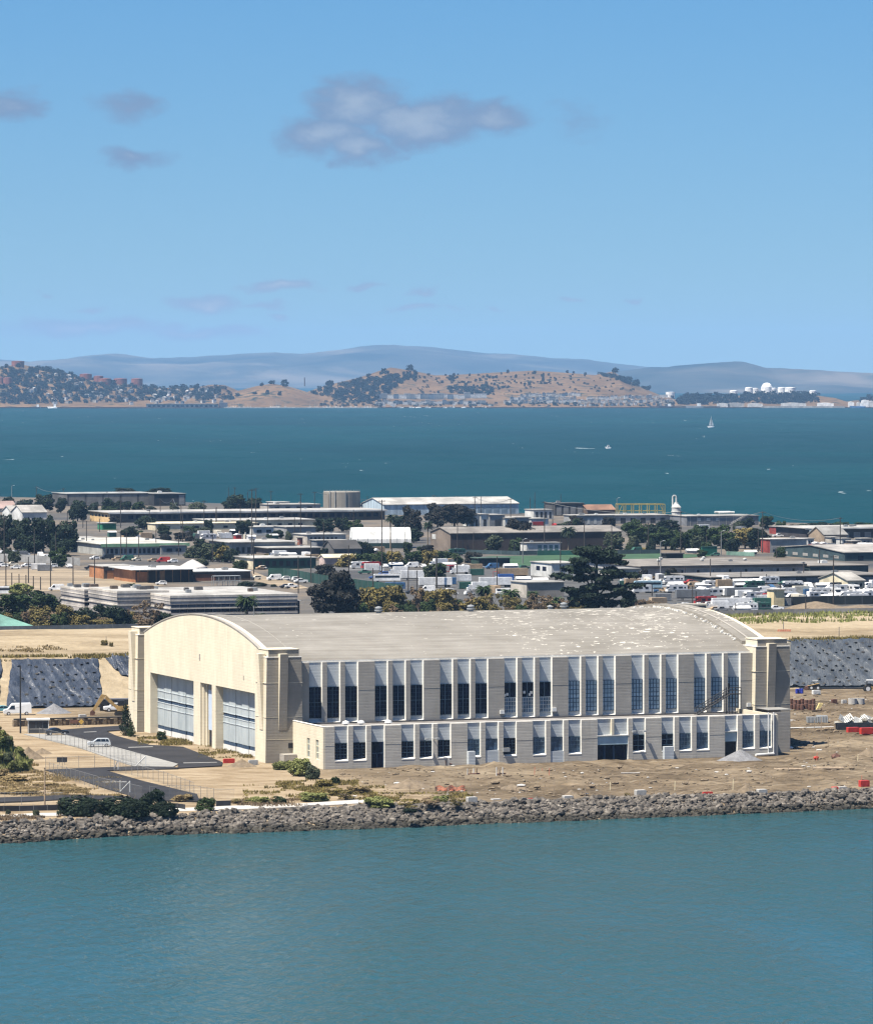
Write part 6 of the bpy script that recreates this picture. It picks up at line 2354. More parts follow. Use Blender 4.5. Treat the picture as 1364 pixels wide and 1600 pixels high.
building('low_building', 'low dark house row with long grey roofs in the middle', 'dark house row', 420, 422, 500, 868, 857, 'flat', C('brown grey wall', (.12, .10, .085)), roof_pale, W=22, over=1.0)
building('low_building', 'pale building with roof box left of the white tent', 'pale boxy building', 477, 480, 540, 851, 836, 'flat', w_beige, roof_white, W=18, wins=[('f', 7, .05, .8, .45, .75, .5)])
building('low_building', 'blue grey wall block below the pale boxy building', None, 493, 495, 542, 857, 845, 'flat', C('blue grey wall', (.13, .135, .145)), roof_pale, W=8)
building('chimney_house', 'small red brick chimney block left of the pale building', None, 467, 468, 473, 852, 841, 'flat', C('red brick', (.22, .08, .05)), roof_dark, W=3)
building('gable_house', 'dark house with low dark roof in front of the white tent', 'dark low house', 515, 522, 564, 868, 858, 'gable', w_dkgrey, C('black shingle', (.045, .043, .042)), W=14, rise=.22)
q = G(551, 857)
s = q[1] / FPX
o = thing('fabric_tent', 'white fabric tent hall with rounded roof and dark lower wall', 'tent', q, R(6))
LANDMARKS.append(('white tent', 539, 642, 857))
L, Wd, H = 92 * s, 15.0, 32 * s
pr = [(0, 0), (0, H * .45), (Wd * .12, H * .8), (Wd * .3, H * .97), (Wd * .5, H), (Wd * .7, H * .97), (Wd * .88, H * .8), (Wd, H * .45), (Wd, 0)]
MB().prism(pr, 'x', 0, L).build('cover', C('white fabric', (.50, .50, .48), scale=.15), o)
MB().box(.3, L + .1, -.15, -.02, 0, H * .26).build('lower_wall', C('dark green wall', (.012, .03, .026)), o)
MB().box(-.12, -.02, Wd * .35, Wd * .65, 0, H * .5).build('door', w_grey, o)
for x in np.linspace(2, L - 2, 6):
    MB().box(x, x + .12, -.12, .3, H * .26, H * .52).build('rib', w_white, o)
building('long_shed', 'long white roofed shed with dark green wall', 'dark green shed', 388, 396, 493, 890, 873, 'flat', w_green, roof_white, w_cream, W=22, over=.5, wins=[('f', 8, .05, .95, .3, .75, .45, trim_dark, 'window')])
building('long_shed', 'cream roofed shed with pink end right of the dark green shed', 'cream roofed shed', 498, 507, 558, 884, 872, 'gable', C('pale pink wall', (.42, .33, .30)), C('cream roof', (.47, .42, .31)), C('pale pink wall', (.42, .33, .30)), rise=.18)
# construction with orange sheathing
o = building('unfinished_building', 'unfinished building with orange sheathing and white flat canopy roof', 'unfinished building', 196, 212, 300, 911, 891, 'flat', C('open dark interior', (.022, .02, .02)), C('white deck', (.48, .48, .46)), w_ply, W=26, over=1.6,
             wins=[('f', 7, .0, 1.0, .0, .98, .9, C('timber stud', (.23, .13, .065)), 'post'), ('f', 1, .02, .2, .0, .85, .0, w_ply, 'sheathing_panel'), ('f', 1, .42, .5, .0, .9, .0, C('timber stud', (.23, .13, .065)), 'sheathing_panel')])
building('unfinished_building', 'left wing of the unfinished building with orange walls', 'left unfinished wing', 149, 162, 214, 905, 886, 'flat', w_brown, roof_pale, w_ply, W=18, wins=[('f', 3, .05, .95, .0, .7, .35, w_ply, 'sheathing_panel'), ('f', 2, .2, .8, .72, .95, .3, w_beige, 'sheathing_panel')])
building('unfinished_building', 'right wing of the unfinished building with scaffold and white roof', 'right unfinished wing', 298, 300, 390, 908, 894, 'flat', C('rough dark wall', (.075, .055, .045)), C('white deck', (.48, .48, .46)), W=20, wins=[('f', 1, .05, .4, .0, .75, .0, C('dull orange', (.17, .07, .04)), 'sheathing_panel')])
o = thing('scaffold', 'grey scaffold frame in front of the right wing of the unfinished building', 'scaffold', G(334, 916), TH)
b = MB()
for x in range(6):
    for y in (0, 2):
        b.tube((x * 1.9, y, 0), (x * 1.9, y, 3.4), .09, n=4)
for z in (1.7, 3.4):
    b.tube((0, 0, z), (9.5, 0, z), .09, n=4).tube((0, 2, z), (9.5, 2, z), .09, n=4)
b.box(0, 9.5, 0, 2, 3.4, 3.5)
b.build('frame', vent_m, o)
tag(MB().lathe([(6.2, 0), (4.4, 1.3), (2.0, 2.7), (.2, 3.5)], 16).build('sand_heap', C('light sand heap', (.36, .34, .32)), None, True, G(301, 889)), 'pale grey sand heap behind the unfinished building', 'sand heap')

# beige office: two bands, dark ribbons of glass
band1 = C('office beige', (.42, .385, .335))
band2 = C('office grey band', (.27, .25, .232))


def office(label, lm, xl, xc, xr, yb, yt, W, ribbon=True):
    q = G(xc, yb)
    s = q[1] / FPX
    L = (xr - xc) * s / math.cos(TH)
    H = (yb - yt) * s
    o = thing('office_building', label, 'office building', q, TH)
    LANDMARKS.append((lm, xl, xr, yb))
    b = MB()
    for z0, z1, mi, pr_ in ((-.3, .26, 1, 0), (.26, .30, 0, .06), (.30, .34, 1, .02), (.48, .53, 0, .04), (.66, .78, 1, .0), (.78, .82, 0, .10), (.82, .92, 1, .03), (.92, 1.0, 0, .08)):
        b.box(-pr_, L + pr_, -pr_, W, z0 * H if z0 > 0 else -.3, z1 * H, mi)
    b.box(.25, L - .25, .25, W - .2, .3 * H, .8 * H, 1)
    b.build('wall', [band1, band2], o)
    MB().box(.3, L - .3, .3, W - .3, H, H + .05).build('roof', roof_white, o)
    if ribbon:
        n = int(L / 2.6)
        me = MB().box(0, L * .98 / n - .18, .06, .3, .345 * H, .475 * H).mesh('window', glass_m)
        me2 = MB().box(0, L * .98 / n - .18, .10, .3, .535 * H, .655 * H).mesh('window', C('office glass', (.03, .045, .07), rough=.25))
        for i in range(n):
            link('window', me2, o, (L * .01 + i * L * .98 / n, 0, 0))
            link('window', me, o, (L * .01 + i * L * .98 / n, 0, 0))
    for i in range(7):
        x, y, k = random.uniform(.1, .9) * L, random.uniform(.25, .8) * W, random.uniform(.6, 1.2)
        MB().box(-k, k, -k, k, 0, .8).box(-k * .9, k * .9, -k * .9, k * .9, .8, .95).build('roof_unit', random.choice([w_dkgrey, vent_m, w_brown]), o, loc=(x, y, H + .05))
    return o


office('right wing of the banded beige office behind the hangar', 'banded office', 232, 266, 463, 972, 931, 52)
office('middle wing of the banded beige office left of its entrance', 'middle office wing', 160, 183, 262, 968, 924, 30, False)
office('left wing of the banded beige office at the round green tree', 'left office wing', 116, 132, 172, 960, 921, 26)
o = building('canopy', 'dark columned entrance canopy at the right end of the banded office', None, 440, 441, 468, 968, 940, 'flat', C('dark canopy', (.035, .036, .04)), C('canopy top', (.30, .30, .30)), W=8, over=.5, cat='canopy', wins=[('f', 4, .0, 1.0, .0, .95, .7, w_grey, 'column')])
building('pavilion', 'teal hipped roof pavilion at the lower left edge', 'teal roof', -60, -30, 44, 994, 979, 'hip', w_beige, C('teal metal roof', (.10, .20, .165)), W=14, rise=.22, over=.8, z0=0)

# football field, its fences and dugouts
fld = [c6(250, 500), c6(380, 478), c6(800, 470), c6(1370, 462), c7(470, 478), c7(300, 492), c6(1370, 500), c6(960, 512), c6(700, 530), c6(520, 538)]
strip('football_field', fld, .12, C('field turf', (.03, .065, .028)))
fence('dark green screened fence behind the football field', [c6(240, 462), c6(560, 470), c6(900, 466), c6(1370, 462)], 1.7, 9, w_teal, False, name='screen_fence')
fence('blue green screen beside the football field at the porch', [c6(660, 472), c6(930, 470)], 2.0, 8, C('screen green', (.015, .07, .055)), False, name='screen_fence', z=0)
o = building('dugout', 'dark green dugout at the left end of the football field', 'dark dugout', 746, 748, 797, 886, 873, 'flat', C('dark green dugout', (.014, .035, .026)), C('green grey roof', (.05, .075, .06)), W=8, wins=[('f', 5, .02, .98, .1, .8, .25, trim_dark, 'opening')])
building('dugout', 'black dugout at the right end of the football field', 'black dugout', 1040, 1041, 1068, 873, 866, 'flat', black_m, trim_dark, W=5)
building('scoreboard', 'bright green screen board beside the right dark trees', 'green screen board', 1096, 1097, 1121, 868, 855, 'flat', C('screen green bright', (.012, .10, .065)), w_green, W=1.2, over=.1, cat='screen')
fence('low white rail fence at the right end of the football field', [c7(505, 478), c7(670, 485)], 1.6, 4, C('greenish panel', (.12, .20, .16)), False, name='panel_fence', z=0)
fence('green screened fence in front of the dark green shed', [c5(328, 598), c5(420, 600), c5(640, 640), c5(870, 672), c5(1100, 700)], 3.4, 5, C('fence green', (.012, .045, .035)), False, name='screen_fence', z=0)
fence('grey plank fence behind the sandy field at the left', [(-30, 876), (20, 878), (60, 880), (125, 884)], 3.0, 4, w_grey, False, name='plank_fence', z=0)
fence('dark screened fence below the right trailers', [c7(780, 775), c7(1000, 772), c7(1400, 766)], 2.8, 6, C('black green screen', (.018, .022, .022)), False, name='screen_fence', z=0)
fence('long low grey wall along the terrace back at the right', [(1085, 963), (1240, 959.5), (1420, 957)], 1.3, 6, w_grey, False, name='barrier_fence', z=TZ)
fence('long low dark wall along the terrace back at the left', [(-60, 988), (60, 986), (215, 983)], 1.3, 6, C('dull blue wall', (.07, .085, .10)), False, name='barrier_fence', z=TZ)
sandy = C('sandy lot', (.20, .158, .105), scale=.06, squash=(.3, 1.5, 1))
strip('sandy_lot', [(-60, 925), (-60, 893), (40, 890), (100, 889), (146, 893), (200, 907), (260, 915), (170, 924), (60, 924)], .10, sandy)
strip('sandy_lot', [c5(230, 560), c5(330, 600), c5(420, 612), c5(560, 660), c5(480, 670), c5(250, 620)], .10, sandy)
strip('street', [c5(0, 470), c5(600, 560), c5(900, 560), c5(1360, 520), c5(1360, 500), c5(640, 540), c5(100, 445)], .08, C('street grey', (.085, .083, .08)))
strip('parking_lot', [(480, 976), (560, 905), (830, 884), (1010, 905), (1364, 905), (1500, 945), (1100, 962), (800, 968)], .09, C('lot grey', (.06, .058, .054)))
tag(MB().lathe([(11, 0), (7.5, 1.1), (4.2, 1.9), (.4, 2.6)], 18).build('soil_pile', soil_m, None, True, G(1275, 953)), 'brown soil mound behind the right terrace by the cream kiosk', 'soil mound')
tag(MB().lathe([(13, 0), (9, .9), (4.2, 1.5), (.4, 1.9)], 18).build('soil_pile', soil_m, None, True, G(1345, 955)), 'low brown soil mound near the right edge behind the terrace', 'soil mound')

# ---- trees of the town: name, crop box (x0, x1, top, foot), kind, leaf, words
TREES = [
    (c4, 0, 90, 140, 230, 'broad', 'dark', 'dark round tree'), (c4, 80, 210, 150, 235, 'broad', 'dark', 'dark broad tree'), (c4, 205, 330, 125, 235, 'broad', 'dark', 'tall dark round tree'), (c4, 330, 412, 145, 240, 'broad', 'dark', 'dark tree'),
    (c4, 415, 530, 155, 290, 'broad', 'dark', 'dark tree leaning over'), (c4, 615, 720, 150, 245, 'broad', 'dark', 'dark round tree'), (c4, 700, 800, 165, 245, 'broad', 'dark', 'dark bushy tree'), (c4, 790, 890, 170, 240, 'broad', 'green', 'green bushy tree'),
    (c4, 690, 830, 84, 120, 'bush', 'dark', 'dark treetop'), (c4, 890, 1050, 84, 122, 'bush', 'dark', 'dark treetop'),
    (c4, -60, 90, 230, 470, 'broad', 'dark', 'huge dark tree'), (c4, 60, 220, 270, 485, 'broad', 'dark', 'huge dark spreading tree'), (c4, 190, 340, 255, 480, 'broad', 'dark', 'huge dark tree'), (c4, 310, 480, 270, 478, 'broad', 'dark', 'huge dark spreading tree'), (c4, 90, 260, 370, 500, 'broad', 'dark', 'dark low tree'), (c4, 300, 455, 390, 500, 'broad', 'dark', 'dark low tree'),
    (c4, 295, 405, 458, 570, 'broad', 'green', 'green round tree'), (c4, 55, 125, 470, 560, 'broad', 'pale', 'pale green tree'),
    (c4, 660, 735, 260, 315, 'broad', 'purple', 'bronze bush'), (c4, 815, 950, 250, 340, 'broad', 'dark', 'dark green tree'), (c4, 960, 1030, 310, 350, 'bush', 'green', 'green bush'), (c4, 1110, 1200, 315, 360, 'bush', 'green', 'green bush'), (c4, 1190, 1290, 320, 362, 'bush', 'pale', 'grey green bush'),
    (c4, 1180, 1270, 395, 480, 'broad', 'dark', 'dark leaning tree'), (c4, 1120, 1240, 440, 515, 'bush', 'pale', 'grey green bush'), (c4, 1220, 1350, 415, 535, 'broad', 'pale', 'grey green tree'), (c4, 1300, 1400, 430, 540, 'broad', 'olive', 'olive tree'),
    (c4, -50, 220, 730, 880, 'broad', 'green', 'large bright green domed tree'), (c4, 150, 390, 715, 870, 'broad', 'green', 'wide green domed tree'), (c4, 60, 205, 660, 760, 'broad', 'bright', 'yellow green tree'), (c4, 365, 450, 720, 790, 'bush', 'dark', 'dark green bush'),
    (c4, 120, 240, 820, 930, 'loose', 'dry', 'bare brown bush'), (c4, 170, 330, 800, 945, 'bush', 'olive', 'olive bush'), (c4, 320, 470, 790, 945, 'bush', 'olive', 'olive green bush'), (c4, 430, 600, 795, 940, 'bush', 'dark', 'dark green bush'), (c4, 560, 700, 785, 940, 'bush', 'dark', 'dark green bush'), (c4, 660, 790, 800, 935, 'bush', 'dark', 'dark green bush'), (c4, 540, 700, 880, 945, 'bush', 'olive', 'low olive bush'),
    (c4, 770, 900, 775, 935, 'loose', 'dry', 'bare brown tree'), (c4, 860, 1010, 790, 935, 'loose', 'dry', 'bare brown tree'), (c4, 940, 1080, 835, 930, 'bush', 'dark', 'dark green bush'), (c4, 380, 460, 770, 830, 'bush', 'bright', 'yellow green bush'),
    (c4, 765, 840, 668, 690, 'bush', 'green', 'low green bush'),
    (c5, 65, 200, 112, 215, 'broad', 'dark', 'dark round tree'), (c5, 180, 300, 140, 212, 'broad', 'dark', 'dark broad tree'), (c5, 138, 238, 265, 355, 'broad', 'dark', 'dark round tree'), (c5, 310, 415, 258, 310, 'broad', 'dark', 'dark bush'), (c5, 590, 720, 255, 345, 'broad', 'dark', 'dark round tree'), (c5, 710, 800, 250, 335, 'broad', 'dark', 'dark round tree'), (c5, 780, 875, 265, 340, 'broad', 'green', 'dark green tree'),
    (c5, 890, 965, 172, 220, 'bush', 'pale', 'grey green bush'), (c5, 1040, 1120, 240, 320, 'broad', 'dark', 'dark tree'), (c5, 1095, 1215, 192, 385, 'broad', 'purple', 'tall dark bronze tree'), (c5, 1110, 1220, 310, 400, 'broad', 'dark', 'dark bush'),
    (c5, 10, 90, 395, 510, 'broad', 'dark', 'dark tree'), (c5, 60, 165, 425, 515, 'broad', 'dark', 'dark bush'), (c5, 115, 160, 470, 530, 'loose', 'pale', 'grey green slim tree'), (c5, 165, 235, 465, 530, 'bush', 'pale', 'grey green bush'), (c5, 300, 350, 460, 485, 'bush', 'olive', 'olive bush'),
    (c5, 715, 840, 460, 540, 'bush', 'olive', 'olive hedge clump'), (c5, 800, 920, 455, 535, 'bush', 'green', 'green hedge clump'), (c5, 900, 1020, 450, 533, 'bush', 'green', 'green hedge clump'), (c5, 1000, 1120, 442, 530, 'bush', 'olive', 'olive hedge clump'), (c5, 1100, 1220, 438, 528, 'bush', 'green', 'green hedge clump'), (c5, 1200, 1330, 436, 525, 'bush', 'olive', 'olive hedge clump'),
    (c5, 595, 720, 515, 615, 'broad', 'purple', 'dark bronze tree'), (c5, 545, 740, 620, 840, 'broad', 'purple', 'big dark bronze tree'), (c5, 640, 870, 565, 838, 'broad', 'purple', 'biggest dark bronze tree'), (c5, 700, 880, 650, 838, 'broad', 'purple', 'dark bronze tree'),
    (c5, 780, 910, 740, 838, 'bush', 'green', 'green bush'), (c5, 840, 1000, 640, 830, 'broad', 'olive', 'yellow olive tree'), (c5, 950, 1110, 630, 828, 'broad', 'olive', 'yellow olive tree'), (c5, 1060, 1160, 690, 828, 'loose', 'olive', 'thin olive tree'), (c5, 1130, 1260, 650, 826, 'loose', 'dry', 'thin brown tree'), (c5, 1240, 1390, 650, 826, 'broad', 'olive', 'yellow olive tree'),
    (c5, 1225, 1350, 515, 640, 'broad', 'pale', 'grey green umbrella tree'), (c5, 155, 250, 615, 650, 'bush', 'dark', 'dark low bush'), (c5, 250, 320, 625, 650, 'bush', 'dark', 'dark low bush'), (c5, 340, 380, 637, 652, 'bush', 'dark', 'dark low bush'), (c5, 100, 160, 790, 845, 'bush', 'dark', 'dark bush'), (c5, 230, 320, 800, 845, 'bush', 'dark', 'dark bush'),
    (c6, 0, 90, 440, 530, 'bush', 'olive', 'olive hedge clump'), (c6, 50, 160, 445, 525, 'bush', 'green', 'green hedge clump'), (c6, 130, 235, 448, 520, 'bush', 'green', 'green hedge clump'), (c6, 5, 140, 515, 640, 'broad', 'green', 'green umbrella tree'),
    (c6, 15, 160, 175, 310, 'broad', 'purple', 'dark bronze tree'), (c6, 110, 260, 165, 308, 'broad', 'purple', 'big dark bronze tree'), (c6, 200, 315, 205, 305, 'broad', 'purple', 'dark bronze tree'), (c6, 475, 650, 265, 440, 'broad', 'purple', 'big bronze tree'), (c6, 600, 700, 285, 430, 'broad', 'purple', 'bronze tree'), (c6, 345, 470, 352, 455, 'broad', 'pale', 'leaning grey green tree'),
    (c6, 500, 590, 370, 450, 'bush', 'green', 'green bush'), (c6, 1042, 1162, 338, 452, 'broad', 'pale', 'grey green round tree'), (c6, 920, 975, 418, 452, 'bush', 'pale', 'low pale bush'), (c6, 1145, 1300, 265, 400, 'broad', 'green', 'dark green domed tree'), (c6, 1180, 1260, 355, 440, 'broad', 'pale', 'grey green tree'), (c6, 1280, 1400, 300, 420, 'broad', 'dark', 'dark domed tree'), (c6, 1200, 1300, 425, 452, 'bush', 'olive', 'olive bush'), (c6, 1040, 1110, 275, 300, 'bush', 'olive', 'olive bush'),
    (c6, 20, 130, 690, 825, 'broad', 'olive', 'olive tree'), (c6, 110, 230, 670, 822, 'loose', 'olive', 'thin olive tree'), (c6, 230, 360, 690, 822, 'loose', 'dry', 'thin brown tree'), (c6, 330, 450, 690, 822, 'loose', 'olive', 'thin olive tree'), (c6, 430, 530, 700, 824, 'loose', 'olive', 'thin olive tree'), (c6, 555, 720, 690, 818, 'loose', 'dry', 'bare grey brown tree'), (c6, 700, 830, 720, 820, 'loose', 'dry', 'bare brown tree'), (c6, 800, 970, 730, 818, 'bush', 'dry', 'brown bush'), (c6, -40, 60, 660, 800, 'broad', 'olive', 'yellow olive tree'), (c6, 160, 290, 740, 822, 'bush', 'olive', 'low olive bush'),
    (c6, 1190, 1300, 720, 800, 'bush', 'dry', 'brown bush'), (c6, 1280, 1390, 735, 800, 'bush', 'dry', 'brown bush'), (c6, 1120, 1240, 690, 810, 'broad', 'dark', 'dark low tree'),
    (c7, -20, 90, 285, 400, 'broad', 'dark', 'dark domed tree'), (c7, 60, 240, 312, 445, 'broad', 'green', 'big green domed tree'), (c7, 75, 235, 268, 330, 'bush', 'dark', 'dark bush'), (c7, 180, 310, 330, 445, 'broad', 'green', 'dark green domed tree'), (c7, 265, 420, 300, 425, 'broad', 'green', 'green domed tree'), (c7, 290, 380, 360, 450, 'broad', 'pale', 'grey green tree'), (c7, 390, 560, 300, 440, 'broad', 'green', 'dark green domed tree'), (c7, 540, 690, 308, 440, 'broad', 'olive', 'brown olive tree'), (c7, 620, 770, 320, 450, 'broad', 'dark', 'dark green tree'), (c7, 500, 590, 370, 470, 'broad', 'dark', 'dark palm like tree'),
    (c7, 820, 1000, 290, 360, 'bush', 'dark', 'dark beach shrub'), (c7, 960, 1130, 284, 325, 'bush', 'dark', 'dark beach shrub'), (c7, 1100, 1240, 284, 320, 'bush', 'green', 'green beach shrub'), (c7, 1240, 1400, 282, 318, 'bush', 'green', 'green beach shrub'), (c7, 1270, 1345, 412, 455, 'bush', 'olive', 'olive bush'), (c7, 0, 110, 740, 800, 'bush', 'dry', 'brown bush'), (c7, 90, 180, 762, 800, 'bush', 'dry', 'brown bush')]
for i, (cf, x0, x1, yt, yb, kind, leaf, desc) in enumerate(TREES):
    xa, ya = cf(x0, yt)
    xb, yb_ = cf(x1, yb)
    px = (xa + xb) / 2
    zz = 0
    o = plant('tree' if kind in ('broad', 'loose') else 'shrub', '', px, yb_, (xb - xa) * 1.12, (yb_ - ya) * 1.05, kind, leaf, 'tree' if kind in ('broad', 'loose') else 'shrub', i)
    pend(o, desc, px, yb_)
r_ = random.Random(3)
for i in range(34):                              # undergrowth that fills the row behind the hangar roof
    px = 560 + 360 * (i + r_.uniform(.1, .9)) / 34
    lf = r_.choice(['olive', 'olive', 'dry', 'green', 'olive', 'dry'])
    yb = r_.uniform(958, 970)
    pend(plant('shrub', '', px, yb, r_.uniform(22, 38), r_.uniform(18, 36), 'bush' if lf != 'dry' else 'loose', lf, 'shrub', i), {'olive': 'olive undergrowth shrub', 'dry': 'dry brown undergrowth shrub', 'green': 'green undergrowth shrub'}[lf], px, yb)
for i in range(20):
    px = -5 + 270 * (i + r_.uniform(.1, .9)) / 20
    lf = r_.choice(['dark', 'olive', 'green', 'dry'])
    yb = r_.uniform(974, 984)
    pend(plant('shrub', '', px, yb, r_.uniform(24, 40), r_.uniform(18, 30), 'bush', lf, 'shrub', i), {'olive': 'olive hedge shrub', 'dry': 'brown hedge shrub', 'green': 'green hedge shrub', 'dark': 'dark hedge shrub'}[lf], px, yb)
for i in range(30):
    px, yb = r_.choice([(r_.uniform(0, 420), r_.uniform(800, 890)), (r_.uniform(400, 700), r_.uniform(835, 890)), (r_.uniform(970, 1364), r_.uniform(825, 872))])
    pend(plant('shrub', '', px, yb, r_.uniform(12, 26), r_.uniform(8, 18), 'bush', r_.choice(['dark', 'pale', 'green']), 'shrub', i), 'small town bush', px, yb)
big = plant('cypress_tree', 'big dark flat topped cypress rising behind the hangar roof', 932, 970, 128, 114, 'cypress', 'dark', 'tree', 1)
LANDMARKS.append(('big cypress', 878, 986, 966))
palm('big canary palm with drooping crown in front of the banded office', 386, 972, 40, 52)
for lab, cf, x0, x1, yt, yb, kd in (('small palm, leftmost of those behind the hangar roof', c6, 300, 410, 615, 790, 'canary'), ('small palm between the brown trees left of the block building', c6, 440, 570, 630, 800, 'canary'), ('small palm in front of the beige block building', c6, 595, 675, 655, 790, 'canary'), ('small palm right of the beige block building', c6, 715, 825, 680, 800, 'canary'),
                                    ('tall palm in front of the white tent', c5, 990, 1075, 215, 435, 'fan'), ('tall palm at the left end of the brown hall', c5, 1205, 1290, 255, 450, 'fan'), ('tall palm in front of the brown hall, right of the porch', c6, 785, 895, 280, 445, 'fan'), ('palm left of the big bronze tree at the hall', c6, 500, 560, 370, 460, 'fan')):
    xa, ya = cf(x0, yt)
    xb, yb_ = cf(x1, yb)
    palm(lab, (xa + xb) / 2, yb_, xb - xa, yb_ - ya, kd)

# ---- poles: x, top, foot (crop coordinates), cross arms, lamp
POLES = [(c4, 26, 265, 540, 1, 0), (c4, 210, 328, 560, 0, 0), (c4, 340, 350, 560, 0, 0), (c4, 308, 515, 692, 0, 0), (c4, 445, 512, 692, 0, 0), (c4, 576, 508, 694, 0, 0), (c4, 173, 508, 668, 0, 0), (c4, 36, 500, 700, 0, 0), (c4, 72, 605, 700, 0, 0), (c4, 116, 612, 700, 0, 0), (c4, 158, 618, 700, 0, 0), (c4, 203, 625, 705, 0, 0), (c4, 247, 630, 710, 0, 0),
         (c4, 527, 288, 480, 0, 0), (c4, 606, 275, 355, 0, 0), (c4, 648, 388, 510, 0, 0), (c4, 736, 350, 520, 1, 0), (c4, 770, 333, 515, 0, 0), (c4, 845, 368, 515, 0, 0), (c4, 950, 343, 490, 0, 0), (c4, 663, 125, 235, 0, 0), (c4, 735, 162, 330, 1, 0), (c4, 976, 148, 295, 1, 0), (c4, 1054, 148, 285, 1, 0), (c4, 1103, 188, 355, 1, 0), (c4, 1113, 250, 470, 0, 0), (c4, 1243, 162, 360, 1, 0), (c4, 1318, 205, 335, 0, 0), (c4, 1295, 372, 540, 0, 0), (c4, 1088, 362, 500, 0, 0), (c4, 222, 78, 150, 1, 0), (c4, 388, 88, 160, 1, 0), (c4, 72, 75, 150, 0, 1), (c4, 505, 270, 330, 0, 0), (c4, 410, 230, 300, 0, 0), (c4, 910, 220, 300, 0, 0), (c4, 1186, 380, 430, 0, 0),
         (c5, 235, 88, 490, 1, 0), (c5, 245, 378, 580, 0, 0), (c5, 258, 82, 345, 1, 0), (c5, 325, 168, 350, 0, 0), (c5, 345, 98, 190, 1, 0), (c5, 515, 112, 375, 1, 0), (c5, 595, 103, 235, 1, 0), (c5, 648, 283, 435, 0, 0), (c5, 820, 208, 405, 0, 0), (c5, 983, 150, 610, 1, 0), (c5, 1118, 268, 435, 0, 0), (c5, 575, 383, 630, 0, 0), (c5, 792, 415, 575, 0, 0), (c5, 1040, 428, 545, 0, 0), (c5, 932, 545, 680, 0, 0), (c5, 502, 478, 690, 0, 0), (c5, 135, 78, 200, 1, 0), (c5, 100, 80, 200, 0, 0), (c5, 28, 200, 320, 0, 0), (c5, 168, 180, 330, 0, 0), (c5, 210, 105, 190, 0, 0), (c5, 680, 120, 235, 0, 0), (c5, 720, 150, 235, 0, 0), (c5, 900, 130, 200, 0, 0), (c5, 1300, 470, 660, 0, 0), (c5, 1155, 140, 200, 1, 0), (c5, 480, 250, 380, 0, 0), (c5, 1185, 560, 690, 0, 0), (c5, 1135, 540, 690, 0, 0), (c5, 760, 240, 330, 0, 0),
         (c6, 65, 122, 200, 1, 0), (c6, 195, 128, 180, 1, 0), (c6, 302, 132, 235, 1, 0), (c6, 338, 132, 235, 0, 0), (c6, 508, 142, 300, 1, 0), (c6, 647, 108, 240, 0, 0), (c6, 703, 158, 455, 1, 0), (c6, 797, 118, 190, 0, 0), (c6, 1120, 142, 220, 0, 1), (c6, 202, 268, 450, 0, 0), (c6, 932, 268, 450, 0, 0), (c6, 1090, 298, 455, 0, 0), (c6, 1300, 285, 450, 0, 0), (c6, 578, 380, 520, 0, 1), (c6, 430, 478, 690, 0, 0), (c6, 795, 380, 600, 0, 0), (c6, 80, 480, 660, 0, 0), (c6, 295, 340, 450, 0, 0), (c6, 620, 140, 230, 0, 0), (c6, 200, 478, 590, 0, 0), (c6, 765, 580, 690, 0, 0), (c6, 975, 440, 520, 0, 0), (c6, 750, 165, 300, 0, 0),
         (c7, 238, 218, 475, 1, 0), (c7, 48, 288, 455, 0, 0), (c7, 120, 398, 605, 0, 1), (c7, 390, 328, 435, 0, 0), (c7, 475, 338, 480, 0, 1), (c7, 717, 220, 465, 1, 0), (c7, 1172, 255, 455, 1, 0), (c7, 1132, 478, 775, 1, 0), (c7, 1050, 448, 575, 0, 0), (c7, 412, 500, 645, 0, 0), (c7, 958, 518, 625, 0, 0), (c7, 307, 660, 805, 0, 0), (c7, 327, 690, 805, 0, 0), (c7, 820, 640, 775, 0, 0), (c7, 970, 733, 806, 0, 0), (c7, 800, 428, 495, 0, 0), (c7, 108, 498, 600, 0, 0), (c7, 263, 540, 620, 0, 0), (c7, 590, 570, 650, 0, 0), (c7, 360, 730, 805, 0, 0), (c7, 692, 330, 460, 0, 0), (c7, 460, 230, 290, 0, 0), (c7, 560, 760, 820, 0, 0), (c7, 70, 650, 720, 0, 0), (c7, 740, 590, 650, 0, 0)]
PTOPS = []
for cf, x, yt, yb, arms, lamp in POLES:
    px, ya = cf(x, yt)
    _, yb_ = cf(x, yb)
    o = pole('street_lamp' if lamp else 'utility_pole', '', px, ya, yb_, dark_wood if not lamp else post_m, .22, 0, arms, 1.2 if lamp else 0, None, 'street lamp' if lamp else 'utility pole')
    hh = (yb_ - ya)
    pend(o, 'street lamp' if lamp else ('tall utility pole with crossarm' if arms and hh > 40 else 'utility pole with crossarm' if arms else 'tall plain dark pole' if hh > 45 else 'plain dark pole' if hh > 25 else 'short dark pole'), px, yb_)
    if arms:
        PTOPS.append((px, ya, G(px, yb_), hh))
PTOPS.sort(key=lambda t: t[0])
wire_m = mat('power line', (.10, .10, .10), .5)
backs = [t for t in PTOPS if t[2][1] > 1700]
